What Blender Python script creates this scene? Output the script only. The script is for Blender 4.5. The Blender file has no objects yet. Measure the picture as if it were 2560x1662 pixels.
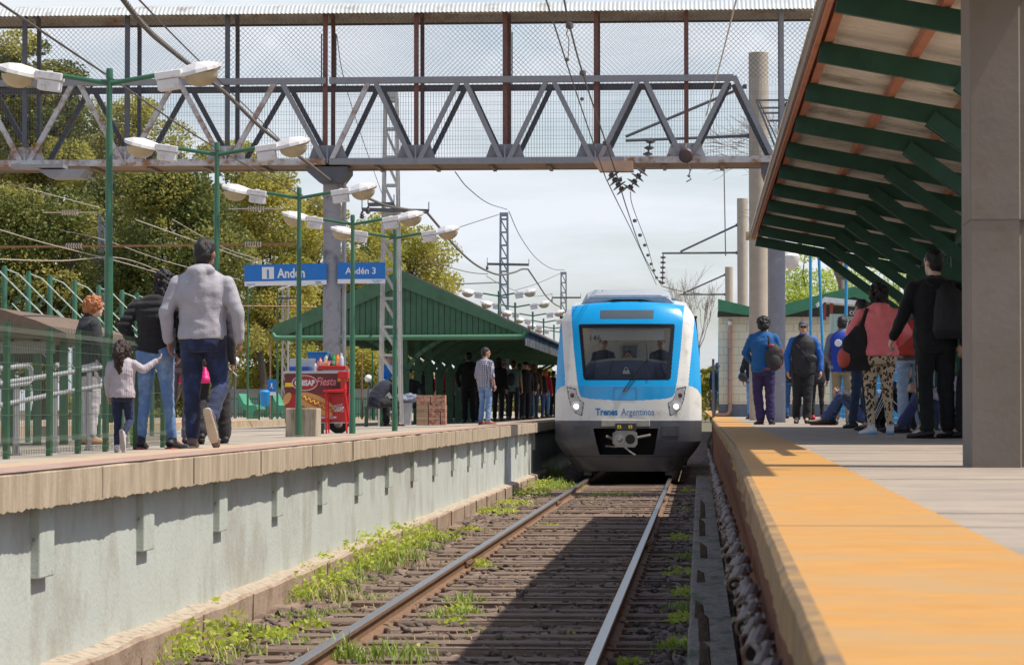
import bpy, bmesh, math, random
import numpy as np
from mathutils import Vector, Matrix
from math import sin, cos, pi, radians, tan, atan, sqrt
random.seed(7); RNG = np.random.default_rng(7)
SC = bpy.context.scene
COL = SC.collection
# ------------------------------------------------------------------ camera
TH = atan(0.0671); PH = atan(0.02686); FPX = 7000.0; EYE = 1.45
Fv = Vector((-sin(TH)*cos(PH), cos(TH)*cos(PH), sin(PH)))
Rv = Vector((cos(TH), sin(TH), 0))
Uv = Vector((sin(TH)*sin(PH), -cos(TH)*sin(PH), cos(PH)))
cd = bpy.data.cameras.new("camera"); cam = bpy.data.objects.new("camera", cd); COL.objects.link(cam)
cam.matrix_world = Matrix(((Rv.x, Uv.x, -Fv.x, 0), (Rv.y, Uv.y, -Fv.y, 0), (Rv.z, Uv.z, -Fv.z, EYE), (0, 0, 0, 1)))
cd.sensor_width = 36; cd.lens = FPX/2560*36; cd.clip_start = 0.1; cd.clip_end = 3000
cd.dof.use_dof = True; cd.dof.focus_distance = 40; cd.dof.aperture_fstop = 14
SC.camera = cam
SC.render.resolution_x = 1024; SC.render.resolution_y = 664
# ------------------------------------------------------------------ world, sun
SUN = Vector((0.55, -0.05, 1.0)).normalized()          # direction towards the sun
ELEV = math.asin(SUN.z)
w = bpy.data.worlds.new("World"); SC.world = w; w.use_nodes = True
nt = w.node_tree; nt.nodes.clear()
def wn(t, **k):
    n = nt.nodes.new(t)
    for a, b in k.items(): setattr(n, a, b)
    return n
out = wn('ShaderNodeOutputWorld'); bg = wn('ShaderNodeBackground'); bg.inputs[1].default_value = 0.14
sky = wn('ShaderNodeTexSky', sky_type='NISHITA', sun_disc=False, sun_elevation=ELEV, sun_rotation=math.atan2(SUN.x, SUN.y), dust_density=1.5, air_density=1.0)
tc = wn('ShaderNodeTexCoord'); mp = wn('ShaderNodeMapping'); mp.inputs['Scale'].default_value = (1.0, 1.0, 3.2); mp.inputs['Location'].default_value = (.3, .2, .1)
nz = wn('ShaderNodeTexNoise'); nz.inputs['Scale'].default_value = 7.5; nz.inputs['Detail'].default_value = 9; nz.inputs['Roughness'].default_value = .55; nz.inputs['Distortion'].default_value = .4
cr = wn('ShaderNodeValToRGB'); cr.color_ramp.elements[0].position = .38; cr.color_ramp.elements[1].position = .60
cr.color_ramp.elements[0].color = (.30, .30, .30, 1); cr.color_ramp.elements[1].color = (1, 1, 1, 1)
mx = wn('ShaderNodeMixRGB'); mx.inputs[2].default_value = (5.9, 6.2, 6.7, 1)
L = nt.links.new
L(tc.outputs['Generated'], mp.inputs[0]); L(mp.outputs[0], nz.inputs[0]); L(nz.outputs[0], cr.inputs[0])
sep = wn('ShaderNodeSeparateXYZ'); mr = wn('ShaderNodeMapRange'); mr.inputs['From Min'].default_value = .24; mr.inputs['From Max'].default_value = .5; mr.inputs['To Min'].default_value = 1.; mr.inputs['To Max'].default_value = .08
mu = wn('ShaderNodeMath', operation='MULTIPLY'); L(tc.outputs['Generated'], sep.inputs[0]); L(sep.outputs[2], mr.inputs[0]); L(cr.outputs[0], mu.inputs[0]); L(mr.outputs[0], mu.inputs[1]); L(mu.outputs[0], mx.inputs[0]); L(sky.outputs[0], mx.inputs[1]); L(mx.outputs[0], bg.inputs[0]); L(bg.outputs[0], out.inputs[0])
ld = bpy.data.lights.new("sun", 'SUN'); ld.energy = 5.0; ld.angle = radians(.5); ld.color = (1, .93, .81)
lo = bpy.data.objects.new("sun", ld); COL.objects.link(lo); lo.rotation_euler = SUN.to_track_quat('Z', 'Y').to_euler(); lo.location = (10, 5, 30)
SC.view_settings.view_transform = 'Standard'; SC.view_settings.look = 'None'; SC.view_settings.exposure = 0.06; SC.view_settings.gamma = 1
# ------------------------------------------------------------------ projection helpers (photo pixel -> point on a plane Y)
def at(x, y, Y):
    d = Fv + Rv*((x-1280)/FPX) + Uv*((831-y)/FPX)
    t = Y/d.y
    return Vector((d.x*t, Y, EYE+d.z*t))
def xat(x, Y): return at(x, 1019, Y).x
def zat(x, y, Y): return at(x, y, Y).z
def flo(x, s):                                         # ground position from image column and scale (px per metre)
    D = FPX/s
    f = Vector((-sin(TH), cos(TH), 0)); r = Vector((cos(TH), sin(TH), 0))
    return f*D + r*((x-1280)/FPX*D)
def EL(Y): return -3.35                                # lip edge of the left platform
def zL(X, Y): return EYE-(.325-.0003*min(Y, 90))-.025*max(0, -X-3.4)
def zR(Y): return EYE-.33+.0014*min(Y, 90)
def ER(Y): return min(.135+.0055*Y, .26)
# ------------------------------------------------------------------ materials
def srgb(h):
    h = h.lstrip('#'); c = [int(h[i:i+2], 16)/255 for i in (0, 2, 4)]
    return tuple((v/12.92 if v <= .04045 else ((v+.055)/1.055)**2.4) for v in c)
_M = {}
def M(name, col, rough=.7, var=.12, sc=6., bump=.0, bsc=40., metal=0., dirt=None, dirt_amt=.0, dsc=2., stretch=None, spec=None, sheen=0., trans=0., coat=0.):
    if name in _M: return _M[name]
    if isinstance(col, str): col = srgb(col)
    m = bpy.data.materials.new(name); m.use_nodes = True; t = m.node_tree; N = t.nodes; K = t.links.new
    b = N['Principled BSDF']; b.inputs['Roughness'].default_value = rough; b.inputs['Metallic'].default_value = metal
    if spec is not None: b.inputs['Specular IOR Level'].default_value = spec
    if sheen: b.inputs['Sheen Weight'].default_value = sheen
    if coat: b.inputs['Coat Weight'].default_value = coat; b.inputs['Coat Roughness'].default_value = .08
    tcn = N.new('ShaderNodeTexCoord'); mpn = N.new('ShaderNodeMapping'); K(tcn.outputs['Object'], mpn.inputs[0])
    if stretch: mpn.inputs['Scale'].default_value = stretch
    n1 = N.new('ShaderNodeTexNoise'); n1.inputs['Scale'].default_value = sc; n1.inputs['Detail'].default_value = 6; n1.inputs['Roughness'].default_value = .65
    K(mpn.outputs[0], n1.inputs[0])
    r = N.new('ShaderNodeValToRGB'); r.color_ramp.elements[0].position = .3; r.color_ramp.elements[1].position = .7
    lo_ = tuple(max(0, c*(1-var)) for c in col); hi = tuple(min(1, c*(1+var)) for c in col)
    r.color_ramp.elements[0].color = (*lo_, 1); r.color_ramp.elements[1].color = (*hi, 1)
    K(n1.outputs[0], r.inputs[0]); last = r.outputs[0]
    if dirt is not None:
        if isinstance(dirt, str): dirt = srgb(dirt)
        n2 = N.new('ShaderNodeTexNoise'); n2.inputs['Scale'].default_value = dsc; n2.inputs['Detail'].default_value = 8; n2.inputs['Roughness'].default_value = .7
        K(mpn.outputs[0], n2.inputs[0])
        r2 = N.new('ShaderNodeValToRGB'); r2.color_ramp.elements[0].position = .62-dirt_amt*.35; r2.color_ramp.elements[1].position = .74-dirt_amt*.25
        mxn = N.new('ShaderNodeMixRGB'); K(n2.outputs[0], r2.inputs[0]); K(r2.outputs[0], mxn.inputs[0]); K(last, mxn.inputs[1]); mxn.inputs[2].default_value = (*dirt, 1); last = mxn.outputs[0]
    K(last, b.inputs['Base Color'])
    if bump:
        n3 = N.new('ShaderNodeTexNoise'); n3.inputs['Scale'].default_value = bsc; n3.inputs['Detail'].default_value = 5; K(mpn.outputs[0], n3.inputs[0])
        bp = N.new('ShaderNodeBump'); bp.inputs['Strength'].default_value = bump; bp.inputs['Distance'].default_value = .02; K(n3.outputs[0], bp.inputs['Height']); K(bp.outputs[0], b.inputs['Normal'])
    if trans:
        o = N['Material Output']; tr = N.new('ShaderNodeBsdfTranslucent'); ms = N.new('ShaderNodeMixShader'); ms.inputs[0].default_value = trans
        K(last, tr.inputs[0]); K(b.outputs[0], ms.inputs[1]); K(tr.outputs[0], ms.inputs[2]); K(ms.outputs[0], o.inputs[0])
    _M[name] = m; return m
def glass_mat(name, col=(.6, .65, .68), rough=.03, mixv=.35):
    m = bpy.data.materials.new(name); m.use_nodes = True; t = m.node_tree; N = t.nodes; K = t.links.new; N.clear()
    o = N.new('ShaderNodeOutputMaterial'); tr = N.new('ShaderNodeBsdfTransparent'); tr.inputs[0].default_value = (*col, 1)
    g = N.new('ShaderNodeBsdfGlossy'); g.inputs['Roughness'].default_value = rough; fr = N.new('ShaderNodeFresnel'); fr.inputs[0].default_value = 1.5
    mt = N.new('ShaderNodeMath'); mt.operation = 'ADD'; mt.inputs[1].default_value = mixv
    K(fr.outputs[0], mt.inputs[0]); ms = N.new('ShaderNodeMixShader'); K(mt.outputs[0], ms.inputs[0]); K(tr.outputs[0], ms.inputs[1]); K(g.outputs[0], ms.inputs[2]); K(ms.outputs[0], o.inputs[0]); return m
def emis(name, col, st):
    m = bpy.data.materials.new(name); m.use_nodes = True; b = m.node_tree.nodes['Principled BSDF']
    b.inputs['Emission Color'].default_value = (*col, 1); b.inputs['Emission Strength'].default_value = st; b.inputs['Base Color'].default_value = (*col, 1); return m
# ------------------------------------------------------------------ object helpers
ORG = {}
def tag(o, label=None, cat=None, group=None, kind=None):
    if label: o['label'] = label
    if cat: o['category'] = cat
    if group: o['group'] = group
    if kind: o['kind'] = kind
    return o
def empty(name, loc, label=None, cat=None, group=None, kind=None, rz=0):
    o = bpy.data.objects.new(name, None); COL.objects.link(o); o.location = loc; o.rotation_euler = (0, 0, rz); o.empty_display_size = .2
    ORG[o.name] = Vector(loc); tag(o, label, cat, group, kind); return o
def link_mesh(name, me, mats, parent=None, smooth=None):
    for m in (mats if isinstance(mats, (list, tuple)) else [mats]): me.materials.append(m)
    o = bpy.data.objects.new(name, me); COL.objects.link(o)
    if smooth is not None:
        me.shade_smooth()
        if smooth < 3: me.set_sharp_from_angle(angle=smooth)
    if parent is not None: o.parent = parent; ORG[o.name] = ORG.get(parent.name, Vector((0, 0, 0)))
    else: ORG[o.name] = Vector((0, 0, 0))
    return o
def np_mesh(name, V, Fq):
    me = bpy.data.meshes.new(name); V = np.ascontiguousarray(V, dtype=np.float32); Fq = np.ascontiguousarray(Fq, dtype=np.int32)
    nv, nf, k = len(V), len(Fq), Fq.shape[1]
    me.vertices.add(nv); me.vertices.foreach_set('co', V.ravel()); me.loops.add(nf*k); me.loops.foreach_set('vertex_index', Fq.ravel())
    me.polygons.add(nf); me.polygons.foreach_set('loop_start', np.arange(0, nf*k, k, dtype=np.int32)); me.polygons.foreach_set('loop_total', np.full(nf, k, dtype=np.int32)); me.update(calc_edges=True); return me
class MB:
    def __init__(s): s.v = []; s.f = []; s.m = []
    def add(s, vs, fs, mi=0):
        b = len(s.v); s.v += [tuple(p) for p in vs]; s.f += [tuple(b+i for i in f) for f in fs]; s.m += [mi]*len(fs); return s
    def box(s, a, b, mi=0, c=0.):
        x0, y0, z0 = [min(a[i], b[i]) for i in range(3)]; x1, y1, z1 = [max(a[i], b[i]) for i in range(3)]
        if c <= 0:
            return s.add([(x0, y0, z0), (x1, y0, z0), (x1, y1, z0), (x0, y1, z0), (x0, y0, z1), (x1, y0, z1), (x1, y1, z1), (x0, y1, z1)],
                         [(0, 3, 2, 1), (4, 5, 6, 7), (0, 1, 5, 4), (1, 2, 6, 5), (2, 3, 7, 6), (3, 0, 4, 7)], mi)
        bm = bmesh.new(); bmesh.ops.create_cube(bm, size=1)
        for v in bm.verts: v.co = Vector((x0+(v.co.x+.5)*(x1-x0), y0+(v.co.y+.5)*(y1-y0), z0+(v.co.z+.5)*(z1-z0)))
        bmesh.ops.bevel(bm, geom=bm.edges[:], offset=c, segments=2, affect='EDGES', profile=.5)
        bm.verts.index_update(); s.add([v.co for v in bm.verts], [[v.index for v in f.verts] for f in bm.faces], mi); bm.free(); return s
    def beam(s, p, q, w_, h_, mi=0, up=(0, 0, 1)):      # rectangular bar between two points
        p = Vector(p); q = Vector(q); d = (q-p).normalized(); u = Vector(up)
        if abs(d.dot(u)) > .99: u = Vector((0, 1, 0))
        r = d.cross(u).normalized(); u = r.cross(d).normalized(); vs = []
        for c in (p, q):
            for a, b in ((-1, -1), (1, -1), (1, 1), (-1, 1)): vs.append(c+r*(a*w_/2)+u*(b*h_/2))
        return s.add(vs, [(0, 1, 2, 3), (7, 6, 5, 4), (0, 4, 5, 1), (1, 5, 6, 2), (2, 6, 7, 3), (3, 7, 4, 0)], mi)
    def tube(s, pts, r, n=8, mi=0, cap=True):
        pts = [Vector(p) for p in pts]; rs = r if isinstance(r, (list, tuple)) else [r]*len(pts); b = len(s.v); prev = None
        for i, p in enumerate(pts):
            d = (pts[min(i+1, len(pts)-1)]-pts[max(i-1, 0)]).normalized()
            if prev is None:
                u = Vector((0, 0, 1)) if abs(d.z) < .9 else Vector((1, 0, 0)); a = d.cross(u).normalized()
            else: a = (prev-d*prev.dot(d)).normalized()
            prev = a; c = d.cross(a)
            for k in range(n):
                t = 2*pi*k/n; s.v.append(tuple(p+a*(cos(t)*rs[i])+c*(sin(t)*rs[i])))
        m = len(pts)
        for i in range(m-1):
            for k in range(n): s.f.append((b+i*n+k, b+i*n+(k+1) % n, b+(i+1)*n+(k+1) % n, b+(i+1)*n+k)); s.m.append(mi)
        if cap: s.f.append(tuple(b+k for k in range(n))[::-1]); s.m.append(mi); s.f.append(tuple(b+(m-1)*n+k for k in range(n))); s.m.append(mi)
        return s
    def lathe(s, prof, c=(0, 0, 0), n=16, mi=0, axis='z'):
        b = len(s.v)
        for r, z in prof:
            for k in range(n):
                t = 2*pi*k/n; p = (r*cos(t), r*sin(t), z)
                if axis == 'y': p = (p[0], p[2], p[1])
                if axis == 'x': p = (p[2], p[0], p[1])
                s.v.append((p[0]+c[0], p[1]+c[1], p[2]+c[2]))
        for i in range(len(prof)-1):
            for k in range(n): s.f.append((b+i*n+k, b+i*n+(k+1) % n, b+(i+1)*n+(k+1) % n, b+(i+1)*n+k)); s.m.append(mi)
        s.f.append(tuple(b+k for k in range(n))[::-1]); s.m.append(mi); s.f.append(tuple(b+(len(prof)-1)*n+k for k in range(n))); s.m.append(mi)
        return s
    def prism(s, poly, a0, a1, axis='y', mi=0):        # 2D outline extruded along axis; y: (x,z)  x: (y,z)  z: (x,y)
        def pt(p, a): return {'y': (p[0], a, p[1]), 'x': (a, p[0], p[1]), 'z': (p[0], p[1], a)}[axis]
        n = len(poly); vs = [pt(p, a0) for p in poly]+[pt(p, a1) for p in poly]
        return s.add(vs, [tuple(range(n)), tuple(range(2*n-1, n-1, -1))]+[(i, i+n, (i+1) % n+n, (i+1) % n) for i in range(n)], mi)
    def build(s, name, mats, parent=None, smooth=None, fix=True):
        o0 = ORG.get(parent.name, Vector((0, 0, 0))) if parent is not None else Vector((0, 0, 0))
        me = bpy.data.meshes.new(name); me.from_pydata([(x-o0.x, y-o0.y, z-o0.z) for x, y, z in s.v], [], s.f)
        if any(s.m): me.polygons.foreach_set('material_index', s.m)
        if fix:
            bm = bmesh.new(); bm.from_mesh(me); bmesh.ops.recalc_face_normals(bm, faces=bm.faces[:]); bm.to_mesh(me); bm.free()
        me.update(); return link_mesh(name, me, mats, parent, smooth)
def copy_tree(o, parent=None):
    c = o.copy(); COL.objects.link(c)
    ORG[c.name] = ORG.get(o.name, Vector((0, 0, 0)))
    if parent is not None: c.parent = parent
    for ch in [x for x in KIDS.get(o.name, [])]: copy_tree_child(ch, c)
    return c
KIDS = {}
def index_kids(o):
    ks = [x for x in bpy.data.objects if x.parent == o]; KIDS[o.name] = ks
    for k in ks: index_kids(k)
def copy_tree_child(o, parent):
    c = o.copy(); COL.objects.link(c); c.parent = parent
    for ch in KIDS.get(o.name, []): copy_tree_child(ch, c)
def text(name, body, size, loc, mat, parent=None, rot=(pi/2, 0, 0), ext=.003, bold=0., align='LEFT', shear=0., sx=1.):
    cu = bpy.data.curves.new(name, 'FONT'); cu.body = body; cu.size = size; cu.extrude = ext; cu.offset = bold; cu.align_x = align; cu.shear = shear; cu.resolution_u = 3
    t = bpy.data.objects.new('tmp', cu); COL.objects.link(t)
    me = bpy.data.meshes.new_from_object(t.evaluated_get(bpy.context.evaluated_depsgraph_get())); bpy.data.objects.remove(t)
    me.transform(Matrix.Diagonal((sx, 1, 1, 1)))
    R = Matrix.Rotation(rot[2], 4, 'Z') @ Matrix.Rotation(rot[1], 4, 'Y') @ Matrix.Rotation(rot[0], 4, 'X')
    o0 = ORG.get(parent.name, Vector((0, 0, 0))) if parent is not None else Vector((0, 0, 0))
    me.transform(Matrix.Translation(Vector(loc)-o0) @ R); me.materials.clear()
    o = link_mesh(name, me, mat, parent); return o
def snoise(P, freq, seed, n=14):                        # smooth pseudo-noise in numpy
    r = np.random.default_rng(seed); o = np.zeros(len(P))
    for i in range(n):
        d = r.normal(size=3); d /= np.linalg.norm(d); o += np.sin(P@d*freq*(0.6+r.random())*2*pi+r.random()*6.28)
    return o/sqrt(n)
# ================================================================== SETTING: ground, track, platforms
def strip(x0, x1, ys, zf, nx=1, th=0.0, mb=None, mi=0):
    mb = mb or MB(); b = len(mb.v); n = nx+1
    for y in ys:
        a, c = x0(y), x1(y)
        for i in range(n):
            X = a+(c-a)*i/nx; mb.v.append((X, y, zf(X, y)))
    for j in range(len(ys)-1):
        for i in range(nx): mb.f.append((b+j*n+i, b+j*n+i+1, b+(j+1)*n+i+1, b+(j+1)*n+i)); mb.m.append(mi)
    return mb
m_earth = M('earth', (.16, .12, .085), .95, .3, 3, .6, 30, dirt=(.07, .09, .03), dirt_amt=.5, dsc=.5)
m_dirt = M('trackbed_dirt', (.29, .205, .15), .95, .3, 9, .9, 45, dirt=(.13, .09, .07), dirt_amt=.7, dsc=3)
m_stone = M('ballast_stone', (.135, .10, .082), .9, .45, 9, .3, 60)
m_sleeper = M('sleeper_wood', (.20, .14, .105), .85, .4, 5, .5, 30, stretch=(.6, 8, 8))
m_railtop = M('rail_head_steel', (.42, .40, .38), .28, .15, 20, 0, metal=.9)
m_railside = M('rail_rust', (.20, .115, .065), .75, .25, 9, .3, 60)
m_conc_pale = M('pale_concrete', (.44, .37, .29), .85, .12, 6, .3, 60, dirt=(.22, .17, .12), dirt_amt=.4, dsc=3, stretch=(6, 6, .7))
m_lipc = M('lip_concrete', (.50, .405, .295), .9, .14, 9, .35, 50, dirt=(.36, .28, .19), dirt_amt=.6, dsc=1.4, stretch=(4, 4, .9))
m_mint = M('mint_painted_wall', (.50, .535, .50), .8, .05, 2, .25, 40, dirt=(.40, .40, .35), dirt_amt=.4, dsc=1.3, stretch=(1, 1, .8))
m_bracket = M('mint_bracket_concrete', (.46, .50, .45), .85, .10, 10, .15, 60, dirt=(.14, .13, .09), dirt_amt=.12, dsc=16)
m_foot = M('footing_concrete', (.36, .27, .20), .9, .14, 5, .4, 40, dirt=(.24, .16, .11), dirt_amt=.4, dsc=3, stretch=(1, 1, 1))
m_pave = M('platform_concrete', (.42, .36, .29), .85, .14, 3, .2, 30, dirt=(.24, .20, .16), dirt_amt=.5, dsc=1.5)
m_red = M('red_edge_paving', (.36, .19, .15), .85, .15, 10, .2, 40, dirt=(.38, .29, .23), dirt_amt=.6, dsc=5)
m_tact = M('tactile_paving', (.52, .36, .21), .85, .14, 12, .6, 28, dirt=(.42, .32, .24), dirt_amt=.6, dsc=4)
m_rconc = M('right_platform_concrete', (.34, .275, .215), .8, .12, 5, .12, 40, dirt=(.26, .22, .185), dirt_amt=.4, dsc=1.4, stretch=(1, 1.5, 1))
m_yel = M('worn_yellow_paint', (.49, .235, .045), .7, .12, 9, .12, 50, dirt=(.42, .25, .095), dirt_amt=.45, dsc=3.2, stretch=(.7, 1.3, 1))
m_ochre = M('ochre_platform_edge', (.33, .19, .065), .8, .2, 9, .3, 40, dirt=(.18, .12, .07), dirt_amt=.55, dsc=7)
m_rust = M('rusty_sheet', (.16, .065, .035), .85, .3, 8, .3, 50)
m_beam = M('weathered_timber', (.25, .205, .165), .9, .3, 6, .6, 30, stretch=(3, 1, 3), dirt=(.08, .10, .05), dirt_amt=.4, dsc=2)
m_orange = M('orange_edge_line', (.7, .33, .05), .8, .1)

# ground: one sheet to the horizon
mb = MB(); mb.add([(-900, -60, -.24), (900, -60, -.24), (900, 1800, -.24), (-900, 1800, -.24)], [(0, 1, 2, 3)])
tag(mb.build('ground', m_earth), kind='structure')
# trackbed: bumpy strip between the platforms
ys = np.concatenate([np.arange(8, 34, .12), np.arange(34, 130, .6)])
def bedz(X, Y):
    return -.147+.014*sin(X*9+Y*2.3)*sin(Y*5.1+X*3)+.015*sin(X*23+Y*7)+(.05*max(0, (-X-2.85)) )+(.02 if X > -.35 else 0)
o = strip(lambda y: EL(y)-.1, lambda y: .30, ys, bedz, 34).build('trackbed', m_dirt, smooth=3.2, fix=False); tag(o, kind='structure')
# ballast stones
ico = bmesh.new(); bmesh.ops.create_icosphere(ico, subdivisions=1, radius=1); IV = np.array([v.co for v in ico.verts]); IF = np.array([[v.index for v in f.verts] for f in ico.faces]); ico.free()
def scatter_stones(name, n, xr, yr, rr, mat, pw=1.6, zf=bedz, seed=1):
    r = np.random.default_rng(seed); V = []; F = []
    Y = yr[0]+(yr[1]-yr[0])*r.random(n)**pw; X = xr[0]+(xr[1]-xr[0])*r.random(n); S = rr[0]+(rr[1]-rr[0])*r.random(n)**3
    for i in range(n):
        A = r.normal(size=(3, 3)); q, _ = np.linalg.qr(A); p = (IV*(1+.42*r.normal(size=(len(IV), 1))))*(S[i]*np.array([1.2, .9, .7])); p = p@q.T
        p[:, 2] *= .75; V.append(p+np.array([X[i], Y[i], zf(X[i], Y[i])+S[i]*.3])); F.append(IF+i*len(IV))
    return link_mesh(name, np_mesh(name, np.vstack(V), np.vstack(F)), mat)
tag(scatter_stones('ballast_gravel', 11000, (-3.25, -.08), (14.5, 52), (.007, .040), m_stone), 'brown crushed stone ballast spread over the trackbed', 'ballast', kind='stuff')
# sleepers
p = MB(); r_ = random.Random(3)
p.box((-1.38, -.115, -.09), (1.38, .115, .035), c=.012)
sl0 = p.build('sleeper', m_sleeper); i = 0; y = 14.6
me_var = [sl0.data]
for k in range(3):
    me = sl0.data.copy()
    for v in me.vertices: v.co.z += r_.uniform(-.008, .008); v.co.y += r_.uniform(-.012, .012)
    me_var.append(me)
while y < 57.5:
    o = sl0 if i == 0 else sl0.copy()
    if i: COL.objects.link(o); o.data = me_var[i % 4]
    o.location = (-1.46+r_.uniform(-.04, .04), y, -.157+r_.uniform(-.008, .012)); o.rotation_euler = (r_.uniform(-.02, .02), 0, r_.uniform(-.012, .012))
    tag(o, 'weathered brown timber sleeper lying across the ballast under the two rails', 'railway sleeper', 'timber sleepers under the rails')
    y += .62+r_.uniform(-.05, .05); i += 1
# rails
def rail(x, label):
    prof = [(-.07, -.135), (.07, -.135), (.07, -.125), (.012, -.108), (.010, -.04), (.036, -.03), (.037, -.006), (.030, 0), (-.030, 0), (-.037, -.006), (-.036, -.03), (-.010, -.04), (-.012, -.108), (-.07, -.125)]
    m = MB(); b = 0; n = len(prof); yy = [8, 200]
    for Y in yy: m.v += [(x+a, Y, c) for a, c in prof]
    for k in range(n): m.f.append((k, (k+1) % n, n+(k+1) % n, n+k)); m.m.append(1 if k in (6, 7, 8) else 0)
    o = m.build('rail', [m_railside, m_railtop]); tag(o, label, 'rail')
    for Y in (27.2, 44.5) if x < -1 else (31, 46):
        j = MB(); j.box((x+.012, Y, -.10), (x+.04, Y+.6, -.045), 0, .004); j.box((x-.04, Y, -.10), (x-.012, Y+.6, -.045), 0, .004)
        for q in range(4): j.lathe([(.016, 0), (.016, .03)], (x+.04, Y+.08+q*.15, -.072), 6, 0, 'x')
        j.build('fishplate', m_railside, o)
    Y = 14.7; c0 = None
    while Y < 40:
        for sgn in (-1, 1):
            if c0 is None: c = MB(); c.box((-.0175, -.03, -.135), (.0175, .03, -.10), 0, .008); c0 = c.build('rail_clip', m_railside); k = c0
            else: k = c0.copy(); COL.objects.link(k)
            k.parent = o; k.location = (x+sgn*.0875, Y, 0)
        Y += .63
rail(-2.30, 'left rail of the track, lit brown steel with polished top')
rail(-.62, 'right rail of the track, polished steel edging the shadow')
# ---------------------------------------------------------------- left platform
YS = list(np.arange(8, 62, .5))+list(np.arange(62, 210, 6))
pl = empty('platform', (-6, 30, .9), kind='structure')
wid = lambda a: (lambda y: EL(y)-a)
strip(wid(9.0), wid(.85), YS, zL, 6).build('paving', m_pave, pl, fix=False)
strip(wid(.85), wid(.42), YS, lambda X, Y: zL(X, Y)+.004, 1).build('tactile_strip', m_tact, pl, fix=False)
strip(wid(.42), wid(-.0), YS, lambda X, Y: zL(X, Y)+.005, 1).build('edge_paving', m_red, pl, fix=False)
lm = MB(); r_ = random.Random(5); ys = list(np.arange(8, 62, .045))+list(np.arange(62, 140, .5)); prev = 0
for y in ys:
    prev = prev*.6+r_.uniform(-.006, .006); t = zL(-3.4, y); x = EL(y); jag = prev+r_.uniform(-.007, .004)
    dx = .006*snoise(np.array([[0, y, 0]]), .8, 3)[0]
    lm.v += [(x-.012, y, t+.003), (x+dx, y, t-.012), (x+dx, y, t-.19+jag), (x-.16, y, t-.19+jag)]
for k in range(len(ys)-1):
    for q in range(3): lm.f.append((k*4+q, k*4+q+1, (k+1)*4+q+1, (k+1)*4+q)); lm.m.append(0)
lm.build('lip', m_lipc, pl)
jm = MB()
for k, y in enumerate(np.arange(9.85, 60, 2.85)):
    x = EL(y); t = zL(-3.4, y); jm.box((x-.004, y, t-.185), (x+.004, y+.008, t-.01))
jm.build('lip_joint', M('dark_joint', (.10, .07, .05), .9), pl)
WX = lambda y: EL(y)-.13
wm = MB()
for y in YS: wm.v += [(WX(y), y, zL(-3.4, y)-.1), (WX(y), y, -.2)]
for k in range(len(YS)-1): wm.f.append((2*k, 2*k+1, 2*k+3, 2*k+2)); wm.m.append(0)
wm.build('wall', m_mint, pl)
wl = MB()
for y in YS[:-1]: pass
ys = list(np.arange(8, 62, .5))
for y in ys:
    n = .008*sin(y*3.1)+.006*sin(y*7.7); wl.v += [(WX(y)-.02, y, .10+n), (WX(y)+.05, y, .085+n), (EL(y)-.01+n, y, .07+n*1.5), (EL(y)+.01+n, y, .05+n), (EL(y)+.0, y, -.3)]
for k in range(len(ys)-1):
    for q in range(4): wl.f.append((k*5+q, k*5+q+1, (k+1)*5+q+1, (k+1)*5+q)); wl.m.append(1 if q < 2 else 0)
wl.build('footing', [m_foot, m_conc_pale], pl)
fj = MB()
for y in np.arange(10.3, 56, 2.1): fj.box((EL(y)-.03, y, -.25), (EL(y)+.016, y+.03, .06))
fj.build('footing_joint', M('dark_joint', (.1, .07, .05)), pl)
y = 11.66; br0 = None
while y < 60:
    b = MB(); b.box((-.04, -.165, -.43), (.05, .165, 0), c=.008)
    if br0 is None:
        br0 = b.build('bracket', m_bracket); o = br0
    else: o = br0.copy(); COL.objects.link(o)
    o.parent = pl; t = zL(-3.4, y); o.location = Vector((WX(y), y+.175, t-.14))-Vector((-6, 30, .9)); y += 2.74
strip(lambda y: -12.0, lambda y: -9.0, [-10, 210], lambda X, Y: -.2).build('second_trackbed', m_dirt, fix=False)['kind'] = 'structure'
# second (far) platform across the other track
pl2 = empty('platform', (-15, 60, .9), kind='structure')
T2 = 1.10
strip(lambda y: -19., lambda y: -12.0, [10, 260], lambda X, Y: T2, 1).build('paving', m_pave, pl2, fix=False)
b = MB(); b.box((-12.3, 10, T2-.24), (-11.9, 260, T2-.002)); b.build('lip', m_lipc, pl2)
b = MB(); b.box((-12.45, 10, T2+.002), (-11.92, 75, T2+.008)); b.build('edge_line', m_orange, pl2)
b = MB(); b.box((-12.3, 10, -.3), (-12.12, 260, T2-.24)); b.build('wall', m_mint, pl2)
for k in range(40):
    b = MB(); b.box((-12.12, 20+k*2.6, T2-.85), (-11.98, 20.35+k*2.6, T2-.24)); b.build('bracket', m_bracket, pl2)
# ---------------------------------------------------------------- right platform
YR = list(np.arange(1.6, 20, .35))+list(np.arange(20, 72, 1.3))+[72, 200]
pr = empty('platform', (3, 30, 1), kind='structure')
zr = lambda X, Y: zR(Y)
strip(lambda y: ER(y)+.52, lambda y: 6., YR, zr, 5).build('paving', m_rconc, pr, fix=False)
ry = random.Random(8); wob = [ry.uniform(-.01, .01) for _ in YR]
strip(lambda y: ER(y)+.028, lambda y: ER(y)+.525, YR, lambda X, Y: zR(Y)+.003, 3).build('yellow_band', m_yel, pr, fix=False)
em = MB(); ys = list(np.arange(1.6, 61, .07)); ry = random.Random(2); e = 0
for y in ys:
    e = e*.75+ry.uniform(-.0022, .0022); t = zR(y); x = ER(y); chip = -.02 if ry.random() < .03 else 0
    em.v += [(x+.03, y, t+.003), (x+.004+e*.3, y, t+.002), (x-.008+e*.5, y, t-.012), (x-.012+e*.6+chip, y, t-.092+e*1.5-chip), (x+.1, y, t-.092+e*1.5)]
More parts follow.
